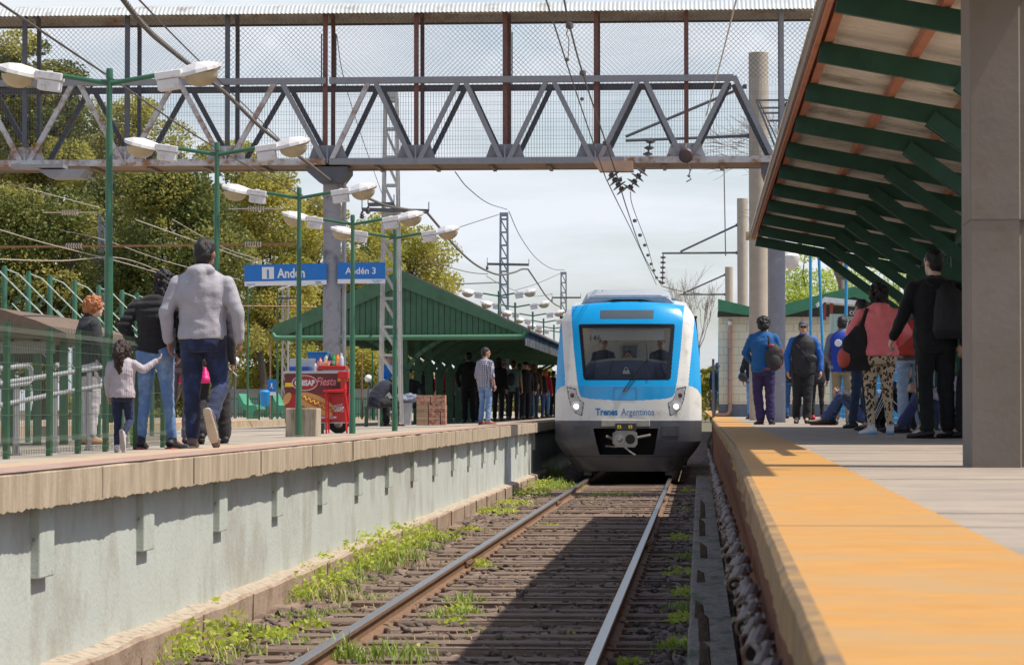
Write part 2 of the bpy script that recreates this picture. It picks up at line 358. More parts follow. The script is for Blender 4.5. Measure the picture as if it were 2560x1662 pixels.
for k in range(len(ys)-1):
    for q in range(4): em.f.append((k*5+q, k*5+q+1, (k+1)*5+q+1, (k+1)*5+q)); em.m.append(0)
em.build('edge', m_ochre, pr)
cw = MB(); ys = list(np.arange(1.6, 61, .03))
for k, y in enumerate(ys):
    x = ER(y)+.005+.016*sin(y*2*pi/.15); cw.v += [(x, y, zR(y)-.085), (x+.02, y, -.2)]
for k in range(len(ys)-1): cw.f.append((2*k, 2*k+1, 2*k+3, 2*k+2)); cw.m.append(0)
cw.build('corrugated_side', m_rust, pr, smooth=3.2)
jn = MB()
for y in np.arange(8.5, 60, 3.8): jn.box((ER(y)+.53, y, zR(y)+.001), (5.8, y+.014, zR(y)+.0035))
jn.build('slab_joint', M('slab_joint', (.47, .42, .36), .8), pr)
# timber kerb beam, stubs, chain
bm_ = MB(); ys = list(np.arange(7, 60, .35)); rr = random.Random(4)
for y in ys:
    a = rr.uniform(-.006, .006); bm_.v += [(-.075+a, y, -.3), (-.075+a, y, .045+a), (-.06+a, y, .06+a), (.2, y, .065-a), (.2, y, -.3)]
for k in range(len(ys)-1):
    for q in range(4): bm_.f.append((k*5+q, k*5+q+1, (k+1)*5+q+1, (k+1)*5+q)); bm_.m.append(0)
bb = bm_.build('kerb_beam', m_beam); tag(bb, 'long weathered grey timber kerb beam beside the right platform wall', 'timber beam')
sx = [(-.01, 18.6), (.02, 16.8), (.0, 22.5), (.03, 26.0), (.02, 30.5), (.03, 35.5), (.02, 14.9)]
for k, (x, y) in enumerate(sx):
    st = MB(); h = [.12, .19, .10, .15, .20, .24, .17][k]; q = random.Random(k)
    st.v = [(x-.03, y-.05, .05), (x+.035, y-.04, .05), (x+.04, y+.04, .05), (x-.03, y+.05, .05), (x-.028+q.uniform(-.01, .01), y-.03, .06+h), (x+.02, y-.03, .06+h*.8), (x+.03, y+.03, .06+h*.7), (x-.025, y+.04, .06+h*.95)]
    st.f = [(0, 3, 2, 1), (4, 5, 6, 7), (0, 1, 5, 4), (1, 2, 6, 5), (2, 3, 7, 6), (3, 0, 4, 7)]; st.m = [0]*6
    tag(st.build('wooden_stub', M('rotten_stub', (.12, .09, .065), .95, .4, 20, .6)), 'dark rotten sawn-off wooden stub on the kerb beam, %s' % ['third from the camera', 'second from the camera', 'fourth from the camera', 'fifth from the camera', 'sixth and rather far', 'farthest one near the train', 'nearest to the camera'][k], 'wooden stub', 'sawn-off stubs on the kerb beam')
# chain of pipe links tied along the platform side
m_pipe = M('rusty_pipe', (.16, .10, .08), .55, .3, 14, .2, metal=.5); m_rope = M('grey_rope', (.22, .19, .15), .9, .25, 30, .4)
ch = empty('chain', (.12, 5, .95), 'rusty chain of pipe ends knotted with grey rope along the right platform side', 'chain')
y = 4.6; q = random.Random(9); n_l = 0; far_ = MB()
m_bore_shade = M('pipe_bore_shade', (.008, .006, .006), .9)  # shade of the hollow pipe ends, painted as black discs
while y < 45:
    step = .26 if y < 29 else .5
    x = .125+q.uniform(-.010, .010); z = .955-.004*y+q.uniform(-.010, .010); p0 = Vector((x-.010, y-.05, z-.012)); p1 = Vector((x+.010, y+.13, z+.012)); R0 = .019 if n_l % 3 else .027
    if y >= 29: far_.tube([p0, p1], .02, 8); y += step; continue
    m = MB(); m.tube([p0, p1], R0, 12); lk = m.build('pipe_link', m_pipe, ch, smooth=.5)
    if n_l < 40: m = MB(); d = (p0-p1).normalized(); m.tube([p0+d*.0005, p0+d*.002], R0*.72, 12); m.build('bore_shade', m_bore_shade, lk)
    m = MB(); n_k = 4 if n_l < 50 else 2
    for a in range(n_k):
        t = a/n_k*2*pi+q.random(); c = Vector((x+R0*cos(t), y+.09+.03*(a % 2), z+R0*sin(t))); m.tube([c, c+Vector((.010*cos(t), q.uniform(-.02, .02), .010*sin(t))), c+Vector((.018*cos(t+.6), q.uniform(-.02, .03), .018*sin(t+.6)))], [.006, .007, .003], 5)
    m.build('rope_knot', m_rope, lk); y += step; n_l += 1
tag(far_.build('pipe_link', m_pipe, ch), kind='stuff')
# ---------------------------------------------------------------- weeds, grass, litter
m_weed = M('weed_leaf', (.48, .56, .08), .6, .3, 8, trans=.45); m_grass = M('grass_blade', (.26, .36, .06), .6, .4, 6, trans=.3)
def tuft(cx, cy, cz, rad, h, n, size, r, blade=False):
    P = []; 
    for i in range(n):
        a = r.random()*2*pi; d = rad*sqrt(r.random()); x = cx+d*cos(a); y = cy+d*1.6*sin(a); hh = h*(1-.55*(d/rad)**2)
        if blade:
            l = hh*r.uniform(.6, 1.1); t = r.random()*2*pi; b = Vector((x, y, cz)); m_ = b+Vector((cos(t)*l*.15, sin(t)*l*.15, l*.6)); e = b+Vector((cos(t)*l*.45, sin(t)*l*.45, l)); wv = Vector((-sin(t), cos(t), 0))*size*.25
            P.append([b-wv, b+wv, m_+wv*.8, m_-wv*.8]); P.append([m_-wv*.8, m_+wv*.8, e, e])
        else:
            z = cz+hh*r.uniform(.05, 1); dv = Vector((r.gauss(0, 1), r.gauss(0, 1), r.uniform(-.1, 1.0))).normalized(); sd = dv.cross(Vector((r.gauss(0, 1), r.gauss(0, 1), r.gauss(0, .6)))).normalized(); s = size*r.uniform(.6, 1.3); c = Vector((x, y, z))
            P.append([c-dv*s*.1, c+dv*s*.5+sd*s*.3, c+dv*s, c+dv*s*.5-sd*s*.3])
    return P
def quads_obj(name, P, mat):
    V = np.array([[tuple(v) for v in q] for q in P]).reshape(-1, 3); return link_mesh(name, np_mesh(name, V, np.arange(len(V)).reshape(-1, 4)), mat)
r = random.Random(11); W = []; G = []
def gnd(x, y, zz=-.14):                                  # pixel -> point on the trackbed
    d = Fv+Rv*((x-1280)/FPX)+Uv*((831-y)/FPX); t = (zz-EYE)/d.z; return d*t
for (x, y, rad, h, n) in [(420, 1650, .3, .2, 260), (520, 1630, .28, .24, 260), (560, 1580, .24, .26, 220), (640, 1600, .15, .12, 80), (730, 1500, .30, .26, 330), (790, 1480, .3, .28, 330), (830, 1455, .28, .30, 330), (880, 1430, .3, .34, 400), (930, 1410, .3, .34, 420), (975, 1395, .3, .34, 420), (1020, 1372, .3, .32, 380), (1065, 1352, .25, .26, 300), (1120, 1345, .3, .12, 160), (1170, 1325, .2, .08, 90), (1230, 1282, .4, .12, 260), (1270, 1262, .45, .13, 260), (1300, 1240, .5, .22, 260), (1340, 1225, .5, .25, 260), (1370, 1215, .5, .2, 200), (1200, 1420, .13, .1, 70), (1195, 1408, .1, .1, 60), (1150, 1530, .12, .10, 60), (1140, 1560, .1, .08, 50), (1060, 1622, .1, .06, 30), (1370, 1315, .15, .08, 50), (1490, 1240, .3, .08, 70), (1540, 1238, .3, .1, 90), (1700, 1440, .14, .12, 70), (1715, 1490, .12, .12, 70), (1700, 1350, .14, .12, 60), (1705, 1560, .12, .12, 80), (1700, 1620, .12, .10, 80), (1725, 1230, .2, .1, 70), (1560, 1660, .1, .08, 40), (780, 1570, .12, .1, 60), (700, 1590, .12, .1, 60)]:
    g = gnd(x, y); W += tuft(g.x-(.12 if x < 1130 and n > 150 else 0), g.y, -.17, rad*1.15, h*1.05, int(n*1.9), .046, r); G += tuft(g.x+.08, g.y-.1, -.17, rad*1.2, h*.6, n//2, .03, r, True)
for (x, y, rad, h, n) in [(1160, 1510, .2, .16, 120), (1170, 1540, .15, .14, 120), (1110, 1545, .2, .12, 120), (860, 1655, .12, .25, 90), (985, 1650, .3, .2, 140), (790, 1540, .4, .1, 220), (900, 1500, .4, .1, 200), (1400, 1225, .5, .3, 200), (1330, 1200, .5, .45, 120), (1380, 1195, .3, .5, 80), (1710, 1400, .25, .14, 160), (1705, 1530, .2, .14, 160), (1690, 1630, .25, .12, 160), (1725, 1275, .4, .1, 160), (850, 1620, .1, .12, 60), (740, 1610, .3, .1, 100), (1480, 1235, .6, .06, 100)]:
    g = gnd(x, y); G += tuft(g.x, g.y, -.17, rad, h, n, .03, r, True)
for k in range(160):
    Y = 14.5+40*r.random()**1.5; X = r.choice([r.uniform(-3.2, -2.5), r.uniform(-.5, -.1), r.uniform(-2.2, -.7)]); G += tuft(X, Y, -.17, .06, .07, 14, .02, r, True); 
    if r.random() < .4: W += tuft(X+.1, Y, -.17, .05, .05, 12, .03, r)
tag(quads_obj('weeds', W, m_weed), 'bright green leafy weeds growing along the wall foot and between sleepers', 'weeds', kind='stuff')
DRY = []
for x, y, rad, h, n in [(860, 1640, .3, .14, 60), (560, 1640, .3, .2, 50), (800, 1500, .5, .2, 70), (1000, 1420, .5, .2, 60), (1180, 1330, .6, .1, 90), (1290, 1270, .5, .14, 60), (1170, 1530, .4, .1, 50), (1100, 1600, .4, .08, 50), (1710, 1450, .4, .1, 40), (940, 1520, .5, .08, 80)]:
    g = gnd(x, y); DRY += tuft(g.x, g.y, -.16, rad, h, n, .02, r, True)
tag(quads_obj('dry_grass', DRY, M('dry_grass_blade', (.42, .32, .16), .8, .2, 9)), 'dry straw coloured grass among the weeds and sleepers', 'grass', kind='stuff')
tag(quads_obj('grass', G, m_grass), 'thin green grass growing through the ballast beside the rails', 'grass', kind='stuff')
m_wp = M('white_plastic', (.75, .75, .72), .45, .05); m_bp = M('blue_plastic', (.03, .2, .5), .4, .05)
def litter(kind, x, y, sz, label, cat, mat, seed):
    g = gnd(x, y, -.14); q = random.Random(seed); m = MB()
    if kind == 'cup':
        m.lathe([(sz*.32, 0), (sz*.34, .004), (sz*.46, sz*1.0), (sz*.43, sz*1.0), (sz*.3, .01)], (0, 0, 0), 14)
        R = Matrix.Rotation(1.35, 4, 'X') @ Matrix.Rotation(q.random()*2, 4, 'Y'); m.v = [tuple(R@Vector(v)) for v in m.v]
    else:
        n = 7
        for i in range(n):
            for j in range(n): m.v.append(((i/n-.5)*sz+q.uniform(-.2, .2)*sz*.3, (j/n-.5)*sz*1.1, .02+q.uniform(0, .35)*sz))
        m.f = [(i*n+j, i*n+j+1, (i+1)*n+j+1, (i+1)*n+j) for i in range(n-1) for j in range(n-1)]; m.m = [0]*len(m.f)
    m.v = [(v[0]+g.x, v[1]+g.y, v[2]+g.z) for v in m.v]; tag(m.build(kind if kind == 'cup' else 'plastic_scrap', mat, smooth=3.2), label, cat)
for a in [('cup', 898, 1533, .11, 'white plastic cup lying left of the left rail among grass', 'cup', m_wp, 1), ('cup', 1025, 1545, .11, 'white plastic cup lying inside the left rail, nearer of two', 'cup', m_wp, 2), ('cup', 1067, 1530, .11, 'white plastic cup inside the left rail, tipped on its side towards the right', 'cup', m_wp, 3),
          ('bag', 992, 1478, .2, 'clear crumpled plastic wrapper between the weeds and the left rail', 'litter', m_wp, 4), ('bag', 725, 1580, .12, 'crumpled white paper on the dirt below the wall footing', 'litter', m_wp, 5), ('bag', 1312, 1288, .25, 'white plastic bag beside the left rail near the bushy weeds', 'litter', m_wp, 6),
          ('bag', 1376, 1333, .15, 'white paper scrap between the rails in full sun', 'litter', m_wp, 7), ('bag', 1327, 1316, .13, 'blue wrapper scrap against the inside of the left rail', 'litter', m_bp, 8), ('bag', 1576, 1638, .09, 'white paper slip in the shade right of the right rail', 'litter', m_wp, 9),
          ('cup', 1662, 1311, .12, 'white paper cup in the shade right of the right rail, farther than the paper slip', 'cup', m_wp, 10), ('bag', 993, 1588, .07, 'small blue wrapper on the ballast below the two cups', 'litter', m_bp, 11), ('bag', 1640, 1500, .09, 'torn white paper on dark ballast right of the right rail', 'litter', m_wp, 12)]: litter(*a)
# ================================================================== FOOTBRIDGE
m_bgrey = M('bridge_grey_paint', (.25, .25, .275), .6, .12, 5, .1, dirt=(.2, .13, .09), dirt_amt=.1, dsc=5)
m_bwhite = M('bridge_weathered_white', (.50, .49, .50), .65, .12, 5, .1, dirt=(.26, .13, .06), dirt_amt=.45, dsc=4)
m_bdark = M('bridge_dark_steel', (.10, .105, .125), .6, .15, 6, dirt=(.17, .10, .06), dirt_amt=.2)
m_bbrown = M('bridge_brown_beam', (.19, .145, .115), .75, .2, 5, dirt=(.3, .16, .07), dirt_amt=.4)
m_maroon = M('bridge_red_oxide_post', (.17, .075, .06), .7, .2, 6)
m_galv = M('galvanised_corrugated', (.56, .58, .57), .42, .08, 3, metal=.25, dirt=(.36, .33, .3), dirt_amt=.2)
m_galvin = M('rusty_corrugated_underside', (.42, .38, .33), .7, .15, 3, dirt=(.3, .16, .09), dirt_amt=.3)
m_wire = M('mesh_wire', (.14, .14, .15), .6, .1)
m_sqwire = M('grid_mesh_wire', (.24, .24, .26), .6, .1)
YF, YB = 49.6, 50.9
br = empty('footbridge', (-5, 50, 1), 'covered steel truss footbridge with wire mesh sides spanning the track and platforms', 'footbridge')
def zf(y, x=1300): return zat(x, y, YF)
Z0, Z1, Z2 = zf(411), zf(409), zf(393)                 # beam bottom, chord bottom, chord top
ZT0, ZT1 = zf(206), zf(190)
XL, XJ, XR = xat(-260, YF), xat(817, YF), xat(1945, YF)
def chord(name, x0, x1, za, zb, ya, yb, mat): m = MB(); m.box((x0, ya, za), (x1, yb, zb), c=.008); return m.build(name, mat, br)
chord('bottom_chord', XL, XJ-.03, Z1, Z2, YF, YF+.10, m_bwhite); chord('bottom_chord', XJ+.03, xat(1560, YF), Z1, Z2, YF, YF+.10, m_bgrey); chord('bottom_chord', xat(1560, YF), XR+.25, Z1, Z2, YF+.002, YF+.10, m_bwhite)
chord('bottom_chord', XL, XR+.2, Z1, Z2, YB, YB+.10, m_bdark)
chord('lower_beam', XL, xat(1290, YF), Z1+.01, Z1+.15, YB-.12, YB-.02, m_bbrown); chord('lower_beam', xat(1290, YF), XR+.15, Z1+.01, Z1+.15, YB-.12, YB-.02, M('bridge_tan_beam', (.36, .30, .21), .75, .15, 4, dirt=(.2, .1, .05), dirt_amt=.3))
fl = MB(); fl.box((XL, YF+.1, Z1+.02), (XR+.15, YB-.13, Z1+.05)); fl.build('lower_flange', m_bbrown, br)
chord('top_chord', XL, XJ-.03, ZT0, ZT1, YF, YF+.10, m_bgrey); chord('top_chord', XJ+.03, xat(1836, YF), ZT0, ZT1, YF, YF+.10, m_bgrey)
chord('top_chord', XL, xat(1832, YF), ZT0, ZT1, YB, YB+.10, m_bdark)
d = MB(); d.box((XL, YF+.12, Z1+.055), (XR+.4, YB-.02, Z1+.09)); d.build('deck', M('bridge_deck', (.2, .18, .16), .8), br)
for k in range(30):
    x = XL+.4+k*1.03
    if x < XR: cb = MB(); cb.box((x, YF+.15, Z0-.02), (x+.06, YB, Z0+.04)); cb.build('cross_member', m_bbrown, br)
bot = [58-253, 58, 311, 562, 817, 1038, 1262, 1489, 1716, 1945]; top = [185-253, 185, 438, 693, 928, 1153.6, 1375, 1605, 1832]
bx = [xat(v, YF) for v in bot]; tx = [xat(v, YF) for v in top]
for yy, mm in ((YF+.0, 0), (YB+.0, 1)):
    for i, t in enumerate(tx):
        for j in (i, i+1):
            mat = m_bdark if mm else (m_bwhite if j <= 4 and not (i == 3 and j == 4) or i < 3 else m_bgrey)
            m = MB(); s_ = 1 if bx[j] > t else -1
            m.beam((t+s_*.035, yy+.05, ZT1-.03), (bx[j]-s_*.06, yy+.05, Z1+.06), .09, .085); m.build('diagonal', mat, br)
for j, x in enumerate(bx[:-1]):
    g = MB(); mat = m_bwhite if j <= 3 or j == 8 else m_bgrey
    g.prism([(x-.36, Z2-.03), (x-.26, Z2+.24), (x+.26, Z2+.24), (x+.36, Z2-.03)], YF+.102, YF+.112); g.build('gusset_plate', mat, br)
    g = MB(); g.box((x-.012, YF-.012, Z1+.03), (x+.012, YF+.04, Z2+.22)); g.build('gusset_stiffener', mat, br)
# roof
ze0 = zat(1300, 30, YF-.1)
prof = []
for t in np.linspace(0, 1, 9):
    yy = YF-.15+(YB-YF+.45)*t; prof.append((yy, ze0-.0+.155*(min(t*6, 1))**.7+.10*sin(pi*t)-.0*t))
prof[-1] = (prof[-1][0], prof[-1][1]-.12); prof[-2] = (prof[-2][0], prof[-2][1]-.05)
X0, X1 = XL, xat(2330, YF); n = int((X1-X0)/.076*6); xs = X0+(X1-X0)*np.arange(n+1)/n
V = np.array([[x, y, z+.008*sin(2*pi*(x-X0)/.076)] for (y, z) in prof for x in xs]); a = np.arange(n)
F = np.vstack([np.stack([k*(n+1)+a, k*(n+1)+a+1, (k+1)*(n+1)+a+1, (k+1)*(n+1)+a], 1) for k in range(len(prof)-1)])
link_mesh('roof', np_mesh('roof', V-np.array([-5, 50, 1]), F), m_galv, br, smooth=3.2)
V2 = V.copy(); V2[:, 2] -= .006; link_mesh('roof_underside', np_mesh('roof_underside', V2-np.array([-5, 50, 1]), F), m_galvin, br, smooth=3.2)
m = MB(); m.tube([(X0, YB+.16, prof[-1][1]-.02), (X1, YB+.16, prof[-1][1]-.02)], .022, 6); m.build('eave_pipe', m_bdark, br)
m = MB(); m.box((X0, YF-.0, ze0+.05), (X1, YF+.05, ze0+.09)); m.build('eave_purlin', m_bdark, br)
# roof posts
px = [53, 311, 563, 809, 1038, 1261, 1490, 1717, 1957]; px = [53-252]+px+[2190]
for k, v in enumerate(px):
    x = xat(v, YF); mat = m_bdark if k < 4 else (m_maroon if k not in (9, 10) else m_bgrey)
    if k == 8: mat = m_maroon
    m = MB(); m.box((x-.04, YF+.11, Z1+.05), (x+.04, YF+.19, ze0+.06)); m.build('roof_post', mat, br)
    m = MB(); m.box((x-.035, YB-.09, Z1+.05), (x+.035, YB-.02, prof[-1][1]-.15)); m.beam((x, YB-.055, prof[-1][1]-.16), (x, YB-.12, prof[-1][1]+.1), .07, .07); m.beam((x, YB-.12, prof[-1][1]+.08), (x, YF+.6, ze0+.16), .07, .07); m.build('roof_post', mat, br)
# chain link (upper) and grid mesh (lower) as real wires
def wires(name, segs, r, mat):
    V = []; F = []
    tri = [(0, 1), (-.87, -.5), (.87, -.5)]
    for i, (p, q) in enumerate(segs):
        p = np.array(p); q = np.array(q); d_ = (q-p)/np.linalg.norm(q-p); u = np.array([0, 1., 0]); c = np.cross(d_, u); c /= np.linalg.norm(c)
        for e in (p, q):
            for a_, b_ in tri: V.append(e+c*a_*r+u*b_*r)
        b0 = i*6; F += [(b0, b0+1, b0+4, b0+3), (b0+1, b0+2, b0+5, b0+4), (b0+2, b0, b0+3, b0+5)]
    return link_mesh(name, np_mesh(name, np.array(V)-np.array([-5, 50, 1]), np.array(F)), mat, br)
def clip(x0, z0, dx, dz, xa, xb):                       # clip slanted wire in X
    if dx > 0: ta, tb = (xa-x0)/dx, (xb-x0)/dx
    else: ta, tb = (xb-x0)/dx, (xa-x0)/dx
    ta = max(ta, 0); tb = min(tb, 1)
    return None if tb <= ta else ((x0+dx*ta, z0+dz*ta), (x0+dx*tb, z0+dz*tb))
for yy, zt in ((YF+.2, ze0+.05), (YB-.1, prof[-1][1]-.05)):
    S = []; H = zt-ZT1+.05; zb = ZT1-.05; x = XL-H
    while x < X1+H:
        for sg in (1, -1):
            c = clip(x, zb, sg*H, H, XL, X1)
            if c: S.append(((c[0][0], yy, c[0][1]), (c[1][0], yy+.003*sg, c[1][1])))
        x += .088
    wires('chain_link_mesh', S, .0021, m_wire)
for yy in (YF+.2, YB-.1):
    S = []; x = XL
    while x < XR+.3: S.append(((x, yy, Z2-.02), (x, yy, ZT0+.06))); x += .05
    z = Z2+.03
    while z < ZT0+.05: S.append(((XL, yy+.006, z), (XR+.3, yy+.006, z))); z += .155
    wires('grid_mesh', S, .0022, m_sqwire)
# light fittings under the roof, conduit
for x in (150, 1120, 1560, 1990):
    m = MB(); X = xat(x, YF+.5); m.box((X, YF+.45, ze0+.06), (X+1.3, YF+.53, ze0+.10), c=.01); m.build('light_fitting', M('cream_fitting', (.6, .55, .42), .5), br)
for v in (1282, 806, 842):
    X = xat(v, YB); m = MB(); m.tube([(X, YB-.2, zf(60)), (X, YB-.2, zf(205))], .012, 6); m.build('conduit', m_bdark, br)
# landing and handrails at the right end
m = MB(); xa = xat(1890, YF)
for zy in (251, 270, 283, 302): m.tube([(xat(1892+(zy-251)*.55, YF), YF+.3, zf(zy)), (xat(2010, YF), YF+.3, zf(zy))], .018, 8)
for v in (1954, 1962): m.tube([(xat(v, YF), YF+.28, zf(245)), (xat(v, YF), YF+.28, zf(410))], .022, 8)
m.tube([(xat(1893, YF), YF+.28, zf(251)), (xat(1952, YF), YF+.28, zf(395))], .018, 8); m.tube([(xat(1899, YF), YF+.28, zf(251)), (xat(1956, YF), YF+.28, zf(375))], .012, 8)
m.build('landing_rails', m_bgrey, br)
m = MB(); m.box((XR, YF, Z1), (xat(2330, YF), YB, Z1+.06)); m.build('landing_deck', m_bgrey, br)
# bearing bracket, tray and the box under the deck
m = MB(); a = at(1905, 400, YF); b = at(1940, 458, YF); m.prism([(a.x, Z0+.05), (b.x+.06, Z0+.05), (b.x+.06, b.z), (a.x+.08, b.z), (a.x, Z0-.12)], YF+.1, YF+.9); m.build('bearing_bracket', m_bdark, br)
m = MB(); a = at(1484, 407, YF); b = at(1585, 432, YF); m.prism([(a.x, a.z), (b.x-.02, a.z), (b.x+.0, b.z), (a.x+.12, b.z)], YF-.35, YF-.02); m.build('cable_shield_box', M('shield_board', (.42, .27, .19), .8, .1), br)
m = MB(); a = at(40, 416, YF); b = at(170, 424, YF); m.box((a.x, YF-.4, b.z), (b.x, YF-.02, a.z)); a = at(105, 428, YF); b = at(225, 447, YF); m.prism([(a.x, a.z), (b.x, a.z), (b.x-.1, b.z), (a.x+.2, b.z)], YF-.35, YF+.3); m.beam(at(215, 438, YF), at(240, 452, YF), .05, .03); m.build('cable_tray', m_bgrey, br)
m = MB(); m.lathe([(.0, -.05), (.10, -.045), (.13, -.02), (.10, 0), (.13, .02), (.10, .045), (0, .05)], (xat(1716, YF), YF-.1, zf(393)), 18, 0, 'y'); m.build('spring_wheel', M('wheel_dark', (.06, .03, .03), .5), br, smooth=.6)
m = MB(); p_ = [at(x, y, YF-.1) for x, y in ((1716, 393), (1720, 412), (1726, 425), (1722, 440), (1728, 448), (1716, 455))]; m.tube(p_, .012, 6); m.lathe([(0, -.02), (.03, 0), (0, .02)], p_[2], 8); m.lathe([(0, -.03), (.035, 0), (0, .03)], p_[3], 8); m.build('hanging_hook', m_bdark, br)
# insulator strings (hang from the bridge: things of their own)
m_ins = M('brown_porcelain', (.075, .055, .06), .35, .1)
def insul(pts, label, group=None):
    mm = MB(); P = [at(x, y, YF-.25) for x, y in pts]; mm.tube([P[0], P[-1]], .012, 6); n = 4; ax = (P[-1]-P[0]).normalized(); R = ax.to_track_quat('Z', 'Y').to_matrix()
    for i in range(n):
        c = P[0]+(P[-1]-P[0])*((i+.7)/n); k = len(mm.v); mm.lathe([(.02, -.055), (.045, -.05), (.05, -.01), (.13, .012), (.135, .022), (.05, .03), (.02, .035)], (0, 0, 0), 16)
        for j in range(k, len(mm.v)): mm.v[j] = tuple(R@Vector(mm.v[j])+c)
    return tag(mm.build('insulator_string', m_ins, smooth=.7), label, 'insulator', 'insulator strings under the footbridge')
insul([(1524, 432), (1558, 478)], 'left brown porcelain insulator string of the V under the footbridge'); insul([(1612, 418), (1572, 474)], 'right brown porcelain insulator string of the V under the footbridge')
# piers
m_pierL = M('grey_pier_paint', (.30, .30, .33), .6, .1, 3, .1, dirt=(.14, .13, .14), dirt_amt=.35, dsc=3)
X = xat(829, 50.1); m = MB(); m.lathe([(.16, zL(X, 50)), (.16, Z0-.25)], (X, 50.1, 0), 28); pier = m.build('bridge_pier', m_pierL, smooth=.6); tag(pier, 'round grey painted steel pier holding the footbridge above the left platform', 'bridge pier')
m = MB(); m.prism([(X-.42, Z0-.01), (X+.32, Z0-.01), (X+.32, Z0-.1), (X+.17, Z0-.3), (X-.17, Z0-.3), (X-.42, Z0-.08)], 49.7, 50.6); m.build('pier_head', m_bdark, pier)
m = MB(); m.tube([(X+.19, 50.35, zL(X, 50)), (X+.19, 50.35, Z0-.15)], .04, 10); m.build('drain_pipe', M('pale_pipe', (.5, .5, .52), .5), pier, smooth=.8)
X = xat(1942, 50.1); m = MB(); m.lathe([(.155, zR(50)), (.155, Z0-.02)], (X, 50.1, 0), 28); pier = m.build('bridge_pier', M('bluegrey_pier', (.23, .235, .275), .6, .12, 4, .2, dirt=(.36, .36, .38), dirt_amt=.1, dsc=5), smooth=.6); tag(pier, 'round blue-grey steel pier under the right end of the footbridge, scratched and worn', 'bridge pier')
# ================================================================== RIGHT CANOPY
m_green = M('dark_green_rafter', (.022, .075, .050), .5, .2, 5, spec=.3); m_sheet = M('pale_sheet_underside', (.60, .555, .50), .75, .1, 3, dirt=(.3, .26, .2), dirt_amt=.3)
m_purl = M('salmon_purlin', (.42, .16, .09), .75, .15, 5); m_fasc = M('fascia_grey_board', (.27, .215, .185), .8, .15, 8, .3)
rc = empty('platform_canopy', (3, 28, 1.1), 'dark green timber canopy with pale corrugated roof above the right platform', 'canopy')
def rz_(X): return EYE+2.44-.19*(X-.80)
YRf = [16.35+2.36*i for i in range(11)]; YE = YRf[-1]+.35
def xmax(y): return 1.80 if y < 18 else (2.03 if y < 20 else (2.17 if y < 22.6 else 3.05))  # near roof edge shaped in steps so sun reaches the platform
def sheet(xa, xb, ya, yb, zfun, name, mat, pitch=.20, amp=.014):
    n = max(2, int((yb-ya)/pitch*6)); m = MB()
    for k in range(n+1):
        y = ya+(yb-ya)*k/n; ph = ((y/pitch) % 1); a_ = amp if ph < .28 else 0
        m.v += [(xa, y, zfun(xa)+a_), (xb, y, zfun(xb)+a_)]
    for k in range(n): m.f.append((2*k, 2*k+1, 2*k+3, 2*k+2)); m.m.append(0)
    m.v += [(x, y, z+.012) for x, y, z in m.v[:]]; q = 2*(n+1)
    for k in range(n): m.f.append((q+2*k, q+2*k+2, q+2*k+3, q+2*k+1)); m.m.append(0)
    return m.build(name, mat, rc, fix=False)
sh = lambda X: rz_(X)+.075
for ya, yb in ((12.6, 17.52), (17.52, 19.9), (19.9, 22.6)): sheet(.73, xmax(ya+.1 if ya > 13 else 13), ya, yb, sh, 'roof_sheet', m_sheet)
sheet(.73, 3.05, 22.6, YE, sh, 'roof_sheet', m_sheet)
sheet(3.05, 5.6, 22.6, YE, lambda X: sh(3.05)+.19*(X-3.05), 'roof_sheet', m_sheet)
for k, y in enumerate([13.99]+YRf):
    xe = xmax(y) if y < 22.6 else 3.0
    m = MB(); m.beam((.80, y, rz_(.80)-.07), (xe, y, rz_(xe)-.07), .055, .14); m.build('rafter', m_green, rc)
    if y > 17:
        P0 = Vector((1.72 if y > 18 else 1.7, y, rz_(1.75)-.10)); P1 = Vector((2.92, y, EYE+1.28))
        for off in (-.055, .055): m = MB(); m.beam(P0+Vector((0, off, 0)), P1+Vector((0, off, 0)), .035, .12); m.build('brace', m_green, rc)
    if y > 22.6:
        m = MB(); m.beam((3.05, y, rz_(3.05)-.07), (5.6, y, rz_(3.05)-.07+.19*2.55), .055, .14); m.build('rafter', m_green, rc)
        for off in (-.055, .055): m = MB(); m.beam((3.12, y+off, EYE+1.28), (4.3, y+off, rz_(3.05)+.1), .035, .12); m.build('brace', m_green, rc)
    if y > 17:
        m = MB(); m.box((2.92, y-.07, zR(y)), (3.08, y+.07, rz_(3)-.14), c=.008); m.build('post', m_green, rc)
for X in (.86, 1.43, 1.97, 2.5):
    y0 = 12.6 if X < 1.7 else (17.6 if X < 2 else 22.6); m = MB(); m.box((X-.03, y0, rz_(X)+.004), (X+.03, YE, rz_(X)+.062)); m.build('purlin', m_purl, rc)
m = MB(); m.box((2.95, 22.6, rz_(3)-.14), (3.05, YE, rz_(3)+.0)); m.build('valley_beam', m_green, rc)
m = MB(); m.box((.765, 12.6, rz_(.8)-.03), (.797, YE, rz_(.8)+.07)); m.build('edge_board', m_purl, rc)
m = MB(); m.box((.742, 12.6, rz_(.8)+.0), (.763, YE, rz_(.8)+.072)); m.build('fascia', m_fasc, rc)
m = MB(); m.box((.66, YE-.02, rz_(.8)-.035), (.80, YE+.05, rz_(.8)+.085)); m.build('fascia_end', M('bright_end_grain', (.6, .48, .3), .8, .2, 20), rc)
